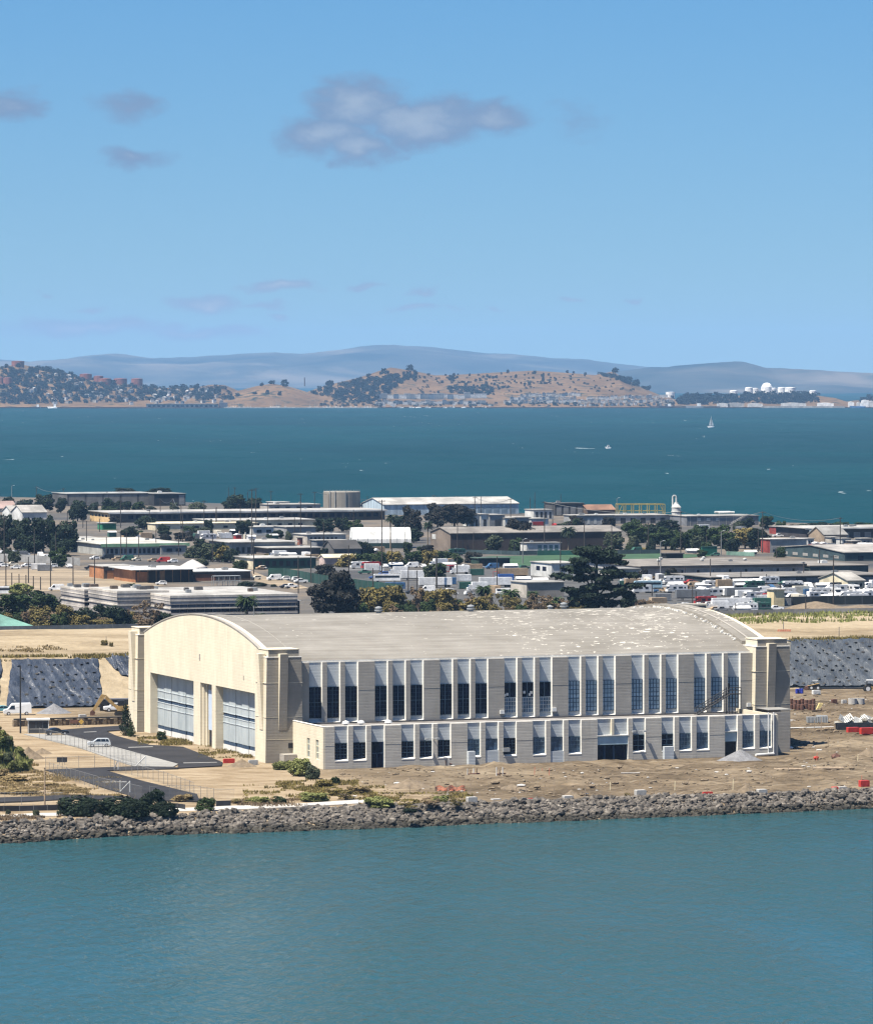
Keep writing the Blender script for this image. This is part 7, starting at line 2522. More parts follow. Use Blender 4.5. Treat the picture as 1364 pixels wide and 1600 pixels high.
for k_, (a, b2) in enumerate(zip(backs[:-1], backs[1:])):
    pa = a[2] + np.array([0, 0, a[3] * a[2][1] / FPX - .3])
    pb_ = b2[2] + np.array([0, 0, b2[3] * b2[2][1] / FPX - .3])
    if np.linalg.norm(pa - pb_) > 190:
        continue
    bq = MB()
    for off in (-.9, .9):
        prev = None
        for t in np.linspace(0, 1, 9):
            p_ = pa * (1 - t) + pb_ * t + np.array([0, off, -2.2 * 4 * t * (1 - t)])
            if prev is not None:
                bq.tube(prev, p_, .045, n=4)
            prev = p_
    o = bq.build('power_line', wire_m)
    o['label'], o['category'] = '', 'power line'
    pend(o, 'thin sagging power line', (a[0] + b2[0]) / 2, 800)

# ---- parked vehicles, trailers, boats and containers
V_WHITE = C('vehicle white', (.60, .60, .59), rough=.45)
V_CREAM = C('camper cream', (.50, .46, .37), rough=.5)
V_RED = C('vehicle red', (.30, .03, .025), rough=.45)
V_BLUE = C('vehicle blue', (.03, .08, .25), rough=.45)
V_LBLUE = C('tarpaulin blue', (.20, .30, .36), rough=.6)
V_GREEN = C('container green', (.03, .09, .065), rough=.6)
V_GREY = C('vehicle grey', (.16, .165, .17), rough=.4)
V_BLACK = C('vehicle black', (.02, .021, .024), rough=.4)
V_TAN = C('container tan', (.30, .22, .14), rough=.6)
V_DBLUE = C('container blue', (.04, .10, .20), rough=.6)
PAINT = {'white': V_WHITE, 'cream': V_CREAM, 'red': V_RED, 'blue': V_BLUE, 'light blue': V_LBLUE, 'green': V_GREEN, 'grey': V_GREY, 'black': V_BLACK, 'tan': V_TAN, 'dark blue': V_DBLUE}
_vm = {}
wheel_me = MB().tube((0, -.14, 0), (0, .14, 0), .42, .42, 10).mesh('wheel', tyre_m)


def vmesh(key, f):
    if key not in _vm:
        _vm[key] = f()
    return _vm[key]


def parked(kind, colr, px, yb, rz, z=0.0):
    p_ = PAINT[colr]
    q = G(px, yb, z + .1)
    o = thing({'box': 'box_truck', 'semi': 'truck_trailer', 'rv': 'camper', 'car': 'parked_car', 'van': 'parked_van', 'cont': 'shipping_container', 'boat': 'covered_boat', 'pick': 'pickup_truck', 'shed': 'storage_shed', 'bus': 'bus'}[kind], '',
              {'box': 'truck', 'semi': 'trailer', 'rv': 'camper', 'car': 'car', 'van': 'van', 'cont': 'container', 'boat': 'boat', 'pick': 'pickup', 'shed': 'shed', 'bus': 'bus'}[kind], q, rz)

    o.scale = (.86, .86, .86)

    def wheels(xs, hw, s=1.0):
        for x in xs:
            for y in (-hw, hw):
                w = link('wheel', wheel_me, o, (x, y, .42 * s))
                w.scale = (s, 1, s)
    if kind == 'box':
        link('cargo_box', vmesh(('bx', colr), lambda: MB().prism([(-2.0, .9), (4.2, .9), (4.2, 3.5), (4.1, 3.6), (-1.9, 3.6), (-2.0, 3.5)], 'y', -1.2, 1.2).mesh('cargo_box', p_)), o)
        link('cab', vmesh(('bc',), lambda: MB().prism([(-3.9, .5), (-2.05, .5), (-2.05, 2.6), (-3.0, 2.6), (-3.6, 1.6), (-3.9, 1.4)], 'y', -1.05, 1.05).mesh('cab', V_WHITE)), o)
        link('windscreen', vmesh(('bw',), lambda: MB().hexa([(-3.66, -.9, 1.65), (-3.6, -.9, 1.6), (-3.6, .9, 1.6), (-3.66, .9, 1.65)], [(-3.1, -.9, 2.5), (-3.0, -.9, 2.5), (-3.0, .9, 2.5), (-3.1, .9, 2.5)]).mesh('windscreen', carglass_m)), o)
        wheels((-2.9, 2.9), .95)
    elif kind == 'semi':
        link('cargo_box', vmesh(('sb', colr), lambda: MB().prism([(-6.5, 1.1), (6.5, 1.1), (6.5, 3.9), (6.4, 4.0), (-6.4, 4.0), (-6.5, 3.9)], 'y', -1.25, 1.25).mesh('cargo_box', p_)), o)
        link('frame', vmesh(('sf',), lambda: MB().box(-6, 6.2, -.5, .5, .75, 1.1).mesh('frame', V_BLACK)), o)
        wheels((4.2, 5.4), 1.0)
        link('leg', vmesh(('sl',), lambda: MB().box(-4, -3.8, -.9, -.7, 0, 1.1).mesh('leg', V_BLACK)), o)
        link('leg', vmesh(('sl2',), lambda: MB().box(-4, -3.8, .7, .9, 0, 1.1).mesh('leg', V_BLACK)), o)
    elif kind == 'rv':
        link('body', vmesh(('rb', colr), lambda: MB().prism([(-4.1, .6), (-4.0, 1.5), (-3.0, 2.2), (-3.6, 2.5), (-3.4, 3.1), (4.0, 3.1), (4.2, 2.9), (4.2, .6)], 'y', -1.2, 1.2).mesh('body', p_)), o)
        link('windows', vmesh(('rw',), lambda: MB().box(-1.8, -.5, -1.23, -1.2, 1.6, 2.4).box(.5, 2.2, -1.23, -1.2, 1.7, 2.4).box(2.8, 3.5, -1.23, -1.2, 1.7, 2.3).box(-1.8, -.5, 1.2, 1.23, 1.6, 2.4).box(.5, 2.2, 1.2, 1.23, 1.7, 2.4).box(2.8, 3.5, 1.2, 1.23, 1.7, 2.3).hexa([(-4.02, -.9, 1.6), (-3.98, -.9, 1.6), (-3.98, .9, 1.6), (-4.02, .9, 1.6)], [(-3.1, -.9, 2.15), (-3.05, -.9, 2.15), (-3.05, .9, 2.15), (-3.1, .9, 2.15)]).mesh('windows', carglass_m)), o)['kind'] = 'stuff'
        link('roof_unit', vmesh(('ru',), lambda: MB().box(-.6, .5, -.5, .5, 3.1, 3.4).box(2.0, 2.5, -.3, .3, 3.1, 3.25).mesh('roof_unit', V_GREY)), o)['kind'] = 'stuff'
        link('stripe', vmesh(('rs',), lambda: MB().box(-3.9, 4.1, -1.22, -1.2, 1.15, 1.35).mesh('stripe', V_GREY)), o)
        wheels((-2.7, 2.4), .98)
    elif kind == 'bus':
        link('body', vmesh(('ub', colr), lambda: MB().prism([(-5.5, .5), (-5.6, 1.2), (-5.4, 2.7), (-5.0, 3.1), (5.3, 3.1), (5.5, 2.9), (5.5, .5)], 'y', -1.25, 1.25).mesh('body', p_)), o)
        link('windows', vmesh(('uw',), lambda: MB().box(-4.8, 5.0, -1.28, -1.25, 1.7, 2.5).box(-4.8, 5.0, 1.25, 1.28, 1.7, 2.5).mesh('windows', carglass_m)), o)
        wheels((-3.6, 3.2), 1.0)
    elif kind in ('car', 'pick', 'van'):
        prof, gl_, wd, wx, wr = {'car': (SUV, SUV_G, 1.85, (-1.4, 1.35), .8), 'pick': (PICK, PICK_G, 1.95, (-1.75, 1.7), .9), 'van': (VAN, VAN_G, 2.1, (-1.9, 1.9), .9)}[kind]

        def body():
            b = MB()
            n = len(prof)
            top = max(z_ for _, z_ in prof)
            vs = [(x, s_ * wd / 2 * (1 - .16 * max(0, (z_ - top * .55) / (top * .45))), z_) for s_ in (-1, 1) for x, z_ in prof]
            b.add(vs, [tuple(range(n)), tuple(range(n, 2 * n))[::-1]] + [(i, n + i, n + (i + 1) % n, (i + 1) % n) for i in range(n)])
            return b.mesh('body', p_)

        def gls():
            g = MB()
            for s_ in (-1, 1):
                for poly in gl_:
                    k = [(x, s_ * (wd / 2 + .0) * .99, z_) for x, z_ in poly]
                    g.add(k, [tuple(range(len(k)))])
            return g.mesh('side_windows', carglass_m)
        link('body', vmesh((kind, colr), body), o)
        link('side_windows', vmesh((kind, 'g'), gls), o)['kind'] = 'stuff'
        wheels(wx, wd / 2 - .1, wr)
    elif kind == 'cont':
        def cont():
            b = MB().box(-3.0, 3.0, -1.2, 1.2, .1, 2.65)
            for i in range(12):
                b.box(-2.95 + i * .5, -2.7 + i * .5, -1.24, -1.2, .25, 2.5)
            b.box(-3.05, -2.9, -1.25, 1.25, .05, 2.7).box(2.9, 3.05, -1.25, 1.25, .05, 2.7)
            return b.mesh('body', p_)
        link('body', vmesh(('ct', colr), cont), o)
        link('door', vmesh(('cd', colr), lambda: MB().box(-3.08, -3.05, -1.1, -.03, .2, 2.55).box(-3.08, -3.05, .03, 1.1, .2, 2.55).mesh('door', V_GREY)), o)['kind'] = 'stuff'
    elif kind == 'boat':
        link('hull', vmesh(('hl', colr), lambda: MB().hexa([(-3.2, -.3, .5), (2.8, -.8, .5), (2.8, .8, .5), (-3.2, .3, .5)], [(-4.2, -.1, 1.7), (3.0, -1.2, 1.5), (3.0, 1.2, 1.5), (-4.2, .1, 1.7)]).mesh('hull', p_)), o)
        link('cover', vmesh(('hc', colr), lambda: MB().prism([(-1.2, 1.0), (0, 1.9), (1.2, 1.0)], 'x', -3.4, 2.9).mesh('cover', V_WHITE)), o, (0, 0, .5))
        link('trailer', vmesh(('ht',), lambda: MB().box(-5.0, 2.4, -.08, .08, .35, .5).box(-1, 2.4, -.8, -.7, .35, .5).box(-1, 2.4, .7, .8, .35, .5).mesh('trailer', V_GREY)), o)
        wheels((1.2,), .95, .7)
    else:
        link('wall', vmesh(('sh', colr), lambda: MB().box(-2, 2, -1.5, 1.5, 0, 2.3).mesh('wall', p_)), o)
        link('roof', vmesh(('sr',), lambda: MB().prism([(-1.8, 2.3), (1.8, 2.3), (0, 3.0)], 'x', -2.2, 2.2).mesh('roof', V_WHITE)), o)
    nm = {'box': 'box truck', 'semi': 'long truck trailer', 'rv': 'camper', 'car': 'car', 'van': 'van', 'cont': 'shipping container', 'boat': 'covered boat', 'pick': 'pickup truck', 'shed': 'storage shed', 'bus': 'bus'}[kind]
    pend(o, colr + ' ' + nm, px, yb)
    return o


# explicit ones that stand out
for kd, colr, px, yb, rz in (('semi', 'white', 651, 907, 8), ('semi', 'white', 680, 918, 8), ('box', 'white', 622, 899, 10), ('box', 'white', 585, 894, 190), ('cont', 'red', 704, 893, 60), ('box', 'white', 718, 897, 12), ('cont', 'tan', 742, 891, 15), ('cont', 'green', 744, 899, 18), ('cont', 'red', 778, 903, 70), ('semi', 'tan', 800, 903, 14),
                             ('cont', 'dark blue', 700, 913, 14), ('cont', 'white', 724, 908, 15), ('box', 'blue', 786, 911, 10), ('boat', 'white', 818, 910, 20), ('boat', 'white', 845, 912, 15), ('cont', 'green', 728, 920, 16), ('box', 'white', 745, 924, 12), ('semi', 'white', 774, 918, 12), ('car', 'white', 700, 926, 15), ('car', 'cream', 690, 931, 15),
                             ('car', 'blue', 585, 905, 10), ('car', 'blue', 600, 899, 12), ('pick', 'green', 570, 897, 12), ('car', 'black', 643, 928, 15), ('van', 'white', 668, 925, 10), ('bus', 'white', 604, 909, 8), ('pick', 'white', 455, 919, 25), ('pick', 'white', 470, 911, 20), ('car', 'black', 446, 919, 25), ('pick', 'black', 142, 890, 10), ('van', 'white', 88, 923, 10), ('car', 'white', 5, 886, 10), ('car', 'white', 24, 889, 10),
                             ('cont', 'white', 60, 890, 10), ('cont', 'grey', 70, 892, 10), ('car', 'black', 8, 922, 5), ('bus', 'white', 10, 929, 5), ('car', 'white', 252, 914, 12), ('car', 'grey', 395, 966, 15), ('cont', 'grey', 1035, 939, 14), ('semi', 'grey', 1082, 938, 14), ('semi', 'grey', 1160, 935, 14),
                             ('bus', 'light blue', 1012, 920, 10), ('cont', 'green', 978, 918, 16), ('box', 'white', 1002, 912, 10), ('cont', 'grey', 1222, 946, 14), ('cont', 'white', 1194, 941, 14), ('semi', 'white', 1140, 952, 12), ('box', 'white', 1120, 955, 12), ('car', 'black', 640, 966, 10), ('car', 'white', 607, 962, 12), ('car', 'white', 806, 962, 12), ('van', 'white', 980, 957, 14), ('car', 'white', 965, 960, 14),
                             ('bus', 'cream', 1080, 957, 14), ('boat', 'white', 1175, 952, 14), ('box', 'green', 1186, 950, 14), ('boat', 'white', 1160, 957, 14), ('pick', 'white', 1212, 954, 14)):
    parked(kd, colr, px, yb, R(rz))
r_ = random.Random(77)
kinds = ['rv', 'rv', 'boat', 'van', 'car', 'car', 'rv', 'pick', 'boat', 'van', 'car', 'pick', 'box']
cols = ['white'] * 7 + ['cream', 'white', 'grey', 'grey', 'black', 'black', 'tan', 'red', 'dark blue', 'green']
for x0, x1, y0, y1, stp in ((985, 1275, 912, 914, 21), (992, 1370, 919, 920, 19), (1004, 1370, 926, 926, 19), (1120, 1370, 932, 930, 20), (1150, 1370, 938, 936, 17), (1010, 1130, 950, 948, 19), (1060, 1200, 957, 955, 18), (1230, 1370, 944, 940, 22), (560, 690, 889, 886, 20), (690, 830, 886, 890, 20), (560, 640, 918, 925, 19), (690, 800, 929, 930, 20), (150, 290, 874, 880, 18), (400, 470, 905, 908, 22), (0, 110, 884, 888, 20), (1100, 1210, 946, 945, 22)):
    x = x0
    while x < x1:
        t = (x - x0) / (x1 - x0)
        kd = r_.choice(kinds) if x0 > 500 else r_.choice(['car', 'pick', 'van', 'car'])
        parked(kd, r_.choice(cols), x + r_.uniform(-3, 3), y0 + (y1 - y0) * t + r_.uniform(-.8, .8), TH + r_.choice([0, 0, 0, math.pi, 1.57]) + r_.uniform(-.1, .1))
        x += stp * r_.uniform(.75, 1.35) * (1.6 if kd == 'semi' else 1)
for x0, x1, y0, y1, n in ((105, 330, 803, 806, 9), (290, 500, 832, 846, 10), (185, 330, 834, 846, 9), (560, 670, 862, 880, 9), (660, 745, 866, 884, 8), (985, 1190, 860, 872, 9), (0, 130, 868, 880, 9), (880, 1000, 826, 832, 7), (1090, 1240, 826, 840, 8), (1000, 1130, 905, 910, 10), (340, 420, 880, 905, 6)):
    for i in range(n):                           # clutter: bushes, sheds, cars and containers in the gaps
        px, yb = r_.uniform(x0, x1), r_.uniform(y0, y1)
        if r_.random() < .55:
            pend(plant('shrub', '', px, yb, r_.uniform(14, 34), r_.uniform(10, 24), r_.choice(['bush', 'broad']), r_.choice(['dark', 'dark', 'green', 'pale', 'purple']), 'shrub', i), 'town shrub', px, yb)
        else:
            parked(r_.choice(['shed', 'cont', 'car', 'car', 'van', 'pick', 'boat', 'rv']), r_.choice(['white', 'grey', 'tan', 'black', 'green', 'white', 'cream']), px, yb, TH + r_.choice([0, 1.57, 3.14]) + r_.uniform(-.2, .2))
# small sheds and cargo among the plants by the water, and behind the brown hall
for x0, x1, y0, y1, n in ((470, 600, 806, 802, 7), (420, 500, 872, 876, 5), (835, 960, 823, 820, 6), (1260, 1360, 856, 858, 9), (870, 960, 858, 858, 3), (0, 110, 872, 876, 4), (170, 250, 838, 846, 5), (290, 400, 834, 846, 6)):
    for i in range(n):
        t = (i + r_.uniform(.1, .9)) / n
        parked(r_.choice(['shed', 'cont', 'car', 'van', 'box', 'shed']), r_.choice(['white', 'grey', 'tan', 'white', 'green', 'cream', 'red']), x0 + (x1 - x0) * t, y0 + (y1 - y0) * t, TH + r_.choice([0, 1.57, 3.14]))

def finish_labels():
    by = {}
    for o, lab, px in PENDING:
        by.setdefault(lab, []).append((px, o))
    for lab, lst in by.items():
        lst.sort(key=lambda t: t[0])
        n = len(lst)
        for i, (px, o) in enumerate(lst):
            if n == 1:
                o['label'] = lab
            elif i == 0:
                o['label'] = lab + ', leftmost of %d' % n
            elif i == n - 1:
                o['label'] = lab + ', rightmost of %d' % n
            else:
                o['label'] = lab + ', ' + ordinal(i + 1) + ' from left' + (' of %d' % n if n < 10 else '')
            if n > 1:
                o['group'] = lab

# ------------------------------------------------------------------ the far shore: trees, houses, tanks, piers, boats
far_dark = leaf_mat('far trees', (.009, .016, .017), .35, .12, .25)
FT = []
for s_ in range(4):
    lb = lobes_for(s_ + 50, 'broad')
    FT.append(leaves_mesh('far_tree', s_ + 200, 170, [(x, y, max(.2, z - .12), r * 1.15, h) for x, y, z, r, h in lb], .26, far_dark, .45))
fr = random.Random(31)


FARMARKS = [('pale pier shed', 215, 345, 636), ('lowest red tank', 150, 176, 602), ('first red tank', 124, 144, 592), ('last red tank', 178, 223, 599), ('hilltop red tank', 16, 40, 572), ('lower left red tank', 4, 22, 600), ('small dry hill', 340, 480, 625),
            ('bare main hill', 660, 930, 600), ('main hilltop', 585, 640, 580), ('dark hollow of the main hill', 500, 600, 612), ('right summit', 930, 1040, 595), ('domed white tank', 1188, 1215, 613), ('left white tanks', 1140, 1184, 617), ('right white tanks', 1215, 1276, 617)]


def far_tree(px, py, w, h, lab, grp):
    q = on_hill(px, py)
    if q is None:
        return
    s = q[1] / FPX
    o = link('tree', FT[fr.randrange(4)], None, q - np.array([0, 0, 1.0]), fr.uniform(0, 6.28), (w * s * 1.15, w * s * 1.15, h * s * 1.15 + 1))
    tag(o, lab, 'tree', grp)
    if grp:
        pend(o, lab, px, py, grp == 'trees on the left hill', FARMARKS)
    return o


# trees one can pick out, in photograph pixels: (x, y foot, width, height)
for x, y, w, h, lab in ((607, 573, 14, 11, 'broad dark tree on the very top of the main hill'), (594, 576, 8, 9, 'round dark tree left of the hilltop tree'), (586, 578, 5, 8, 'slim dark tree left of the hilltop trees'), (626, 576, 9, 7, 'dark tree just right of the hilltop'), (640, 579, 12, 9, 'dark tree clump right below the hilltop'),
                        (752, 579, 9, 6, 'dark tree on the ridge of the main hill, middle'), (744, 579, 9, 5, 'low dark tree on the ridge beside the middle tree'), (848, 579, 10, 4, 'low dark tree line on the ridge right of middle'), (931, 585, 4, 6, 'small dark tree left of the right summit'), (938, 584, 6, 7, 'dark tree left of the right summit'), (961, 582, 11, 9, 'large dark tree on the right summit'), (970, 588, 12, 9, 'dark tree below the right summit'), (982, 596, 12, 8, 'dark tree on the right shoulder of the main hill'), (994, 601, 12, 8, 'dark tree low on the right shoulder of the main hill'), (1010, 609, 14, 7, 'dark tree at the foot of the right shoulder'),
                        (504, 600, 7, 10, 'slim dark tree on the left flank of the main hill'), (445, 604, 11, 11, 'dark tree on the small hill right of its top'), (425, 600, 10, 6, 'dark tree on the small hill top'), (409, 603, 6, 6, 'dark tree left of the small hill top'), (371, 620, 7, 6, 'round dark bush on the left of the small hill'), (418, 616, 6, 6, 'round dark bush in the middle of the small hill'), (437, 618, 6, 8, 'dark bush right of the middle of the small hill'), (398, 616, 8, 4, 'low dark bush on the small hill')):
    far_tree(x, y, w, h, lab, None)
n_ft = [23]


def scatter_trees(poly, n, w0, w1, lab, grp, joined=None):
    from_x, to_x = min(p[0] for p in poly), max(p[0] for p in poly)
    lo, hi = min(p[1] for p in poly), max(p[1] for p in poly)

    def inside(x, y):
        c = False
        for (x0, y0), (x1, y1) in zip(poly, poly[1:] + poly[:1]):
            if (y0 > y) != (y1 > y) and x < (x1 - x0) * (y - y0) / (y1 - y0) + x0:
                c = not c
        return c
    k = 0
    tries = 0
    while k < n and tries < n * 30:
        tries += 1
        x, y = fr.uniform(from_x, to_x), fr.uniform(lo, hi)
        if not inside(x, y):
            continue
        w = fr.uniform(w0, w1)
        if joined is None:
            if far_tree(x, y, w, w * fr.uniform(.7, 1.1), lab, grp):
                k += 1
                n_ft[0] += 1
        else:
            q = on_hill(x, y)
            if q is not None:
                s = q[1] / FPX
                joined.append((q, w * s * 1.2, w * s * fr.uniform(.8, 1.15)))
                k += 1


scatter_trees([(492, 606), (560, 592), (590, 584), (620, 582), (622, 600), (600, 628), (540, 626), (510, 614)], 60, 5, 10, 'dark tree in the wooded hollow', 'trees in the hollow of the main hill')
scatter_trees([(600, 592), (650, 580), (664, 590), (640, 600), (610, 602)], 22, 5, 9, 'dark tree in the band below the hilltop', 'trees in the band below the hilltop')
scatter_trees([(660, 583), (930, 582), (925, 592), (800, 608), (690, 602)], 70, 2.5, 5.5, 'dark bush on the dry main hill', 'bushes scattered on the main hill')
scatter_trees([(700, 584), (716, 586), (712, 598), (698, 594)], 8, 4, 7, 'dark tree in the cluster left of the ridge', 'tree cluster left of the ridge')
scatter_trees([(0, 574), (40, 574), (100, 582), (200, 602), (340, 604), (350, 618), (230, 622), (60, 626), (0, 628)], 80, 5, 10, 'dark tree', 'trees on the left hill')
scatter_trees([(1058, 614), (1100, 614), (1098, 632), (1060, 632)], 22, 6, 11, 'dark tree in the grove left of the tanks', 'grove left of the white tanks')
scatter_trees([(1104, 620), (1280, 616), (1276, 630), (1110, 630)], 38, 5, 9, 'dark tree below the white tanks', 'trees below the white tanks')
# denser woods that read as one mass
joined = []
scatter_trees([(0, 574), (30, 580), (60, 574), (110, 584), (150, 600), (350, 606), (368, 625), (60, 632), (0, 634)], 620, 4, 9, '', '', joined)
scatter_trees([(480, 612), (560, 595), (615, 588), (612, 612), (590, 632), (530, 630)], 230, 4, 8, '', '', joined)
scatter_trees([(1055, 614), (1100, 616), (1280, 617), (1276, 631), (1060, 633)], 300, 4, 9, '', '', joined)
scatter_trees([(640, 588), (1000, 590), (1020, 612), (640, 622)], 150, 2, 4.5, '', '', joined)
scatter_trees([(930, 584), (985, 590), (1060, 622), (1000, 606)], 60, 4, 7, '', '', joined)
scatter_trees([(700, 606), (770, 604), (772, 618), (702, 616)], 110, 3, 7, '', '', joined)
scatter_trees([(500, 628), (760, 630), (1000, 632), (1050, 622), (1055, 636), (500, 636)], 170, 3, 6, '', '', joined)
scatter_trees([(1338, 612), (1420, 604), (1420, 630), (1340, 630)], 60, 5, 9, '', '', joined)
wb = MB()
src = []
for m_ in FT:
    vv_ = np.zeros(len(m_.vertices) * 3)
    m_.vertices.foreach_get('co', vv_)
    src.append(vv_.reshape(-1, 3))
allv, allf, base_i = [], [], 0
for i, (q, w, h) in enumerate(joined):
    v = src[i % 4][:360] * np.array([w, w, h + 1]) + (q - np.array([0, 0, 1.0]))
    allv.append(v)
    n4 = len(v) // 4
    allf.append(np.arange(n4 * 4).reshape(-1, 4) + base_i)
    base_i += n4 * 4
me = bpy.data.meshes.new('far_woods')
me.from_pydata(np.concatenate(allv).tolist(), [], np.concatenate(allf).tolist())
me.materials.append(far_dark)
link('far_woods', me)['kind'] = 'stuff'

# houses
HC = [C('far house white', (.46, .46, .45)), C('far house beige', (.34, .31, .27)), C('far house grey', (.16, .17, .18)), C('far house blue', (.10, .13, .17))]
FR = [C('far roof grey', (.10, .10, .10)), C('far roof brown', (.13, .10, .08)), C('far roof pale', (.30, .29, .28))]


def house_mesh(w, d, h, wm, rm_, flat=False):
    b = MB().box(-w / 2, w / 2, 0, d, -3, h)
    if flat:
        b.box(-w / 2 - .2, w / 2 + .2, -.2, d + .2, h, h + .5, 1)
    else:
        b.prism([(-w / 2 - .3, h), (w / 2 + .3, h), (0, h + w * .32)], 'y', -.4, d + .3, 1)
    for x in np.arange(-w / 2 + 1, w / 2 - 1, 2.4):
        for z in np.arange(1.0, h - 1.4, 3):
            b.box(x, x + 1.2, -.08, 0, z, z + 1.5, 2)
    return b.mesh('house', [wm, rm_, carglass_m])


HM = [house_mesh(7.5, 9, 7, HC[i % 4], FR[i % 3]) for i in range(8)] + [house_mesh(9, 9, 6, HC[i], FR[2], True) for i in range(2)]
FLAT = [house_mesh(15, 10, 13, HC[2], FR[2], True), house_mesh(13, 10, 12, HC[3], FR[0], True), house_mesh(17, 10, 9, HC[0], FR[2], True)]


def far_house(px, py, lab, grp, mi=None, rz=0.0, sc=1.0):
    q = on_hill(px, py)
    if q is None:
        return
    o = link('house', HM[fr.randrange(10)] if mi is None else mi, None, q, rz, sc)
    tag(o, lab, 'house', grp)
    return pend(o, lab, px, py, grp == 'houses on the left hill', FARMARKS)


def row(x0, y0, x1, y1, step, lab, grp, meshes, sc=1.0, rz=0.0):
    x = x0
    while x < x1:
        y = y0 + (y1 - y0) * (x - x0) / (x1 - x0) + fr.uniform(-.8, .8)
        far_house(x, y, lab, grp, fr.choice(meshes), rz + fr.uniform(-.12, .12), sc * fr.uniform(.85, 1.1))
        x += step * fr.uniform(.8, 1.25)


row(592, 624, 662, 624, 8, 'grey apartment block below the main hill', 'upper apartment row left', FLAT)
row(666, 624, 756, 622, 8, 'grey apartment block right of the row gap', 'upper apartment row right', FLAT)
row(590, 632, 760, 632, 7, 'waterside apartment block below the main hill', 'waterside apartments', FLAT, .7)
row(815, 621, 905, 619, 5.2, 'townhouse in the top right hillside row', 'top row of townhouses', HM)
row(800, 626, 900, 625, 5.2, 'townhouse in the second right hillside row', 'second row of townhouses', HM)
row(790, 631, 900, 630, 5.4, 'townhouse in the third right hillside row', 'third row of townhouses', HM)
row(920, 625, 1060, 621, 5.4, 'townhouse in the upper row below the summit', 'upper townhouses below the right summit', HM)
row(905, 631, 1050, 629, 5.6, 'townhouse in the lower row below the summit', 'lower townhouses below the right summit', HM)
row(900, 635, 1045, 634, 8, 'low waterside house below the right summit', 'waterside houses', HM, .8)
for i in range(85):
    x = fr.uniform(40, 350)
    y = fr.uniform(interp(x, HILLS[0][2]) + 6, 633)
    far_house(x, y, 'pale small house', 'houses on the left hill', None, fr.uniform(-.6, .6), fr.uniform(.8, 1.15))
for i in range(16):
    far_house(fr.uniform(560, 770), fr.uniform(633, 636), 'low white waterfront shed below the main hill', 'waterfront sheds', HM[8], 0, .7)

# tanks
tank_red = C('rust red tank', (.17, .062, .04))
tank_white = C('white tank', (.60, .60, .58))


def tank(px, py, w, h, m_, lab, dome=0.0):
    q = on_hill(px, py)
    if q is None:
        q = AT(px, py, 11500)
    s = q[1] / FPX
    r, hh = w * s / 2, h * s
    prof = [(r, -6), (r, hh), (r * 1.015, hh + .1), (r * 1.015, hh + .7), (r * .97, hh + .8)]
    prof += [(r * .9 * math.cos(a), hh + .8 + dome * r * math.sin(a)) for a in np.linspace(.1, 1.5, 6)] if dome else [(r * .5, hh + 1.6), (.2, hh + 2)]
    b = MB().lathe(prof, 26)
    o = b.build('storage_tank', m_, None, False, q)
    tag(o, lab, 'storage tank')


for px, py, w, h, lab in ((28, 572, 20, 8, 'rust red tank on the very top of the left hill'), (12, 600, 15, 9, 'rust red tank on the lower left slope of the left hill'), (1, 598, 8, 9, 'rust red tank cut off at the left picture edge'), (134, 592, 19, 8, 'rust red tank first in the row on the left hill'), (154, 596, 15, 9, 'rust red tank second in the row, behind another'), (164, 601, 20, 10, 'rust red tank third in the row, lowest one'), (188, 599, 21, 8, 'wide rust red tank fourth in the row'), (214, 598, 18, 7, 'dark rust red tank at the right end of the row')):
    tank(px, py + 1, w, h, tank_red, lab)
for px, py, w, h, dm, lab in ((1146, 618, 12, 7, .15, 'white tank at the left end of the tank farm'), (1170, 615, 12, 9, .12, 'white tank, left of a close pair'), (1180, 615, 9, 8, .12, 'white tank, right of a close pair'), (1198, 613, 18, 8, .75, 'white domed tank, largest of the tank farm'), (1207, 615, 13, 8, .12, 'white tank in front of the domed one'), (1221, 615, 12, 9, .12, 'white tank right of the domed one'), (1234, 615, 18, 9, .08, 'wide white tank at the right end of the tank farm'), (1270, 618, 11, 7, .12, 'lone white tank right of the tank farm'), (1047, 618, 14, 5, .05, 'low white tank behind the townhouses')):
    tank(px, py, w, h, tank_white, lab, dm)
q = on_hill(476, 607)
q = AT(476, 600, 11400) if q is None else q
o = tag(MB().lathe([(1.6, -5), (1.2, 15), (1.4, 15.2), (1.3, 16)], 10).build('chimney', C('far chimney', (.08, .08, .09)), None, False, q), 'thin dark chimney between the small hill and the main hill', 'chimney')

# waterfront: piers, sheds, breakwater, masts and moored vessels
Dw = SHORE_D - 20


def shore(px, off=0.0):
    return np.array([(px - 682) * (Dw - off) / FPX, Dw - off, SEA])


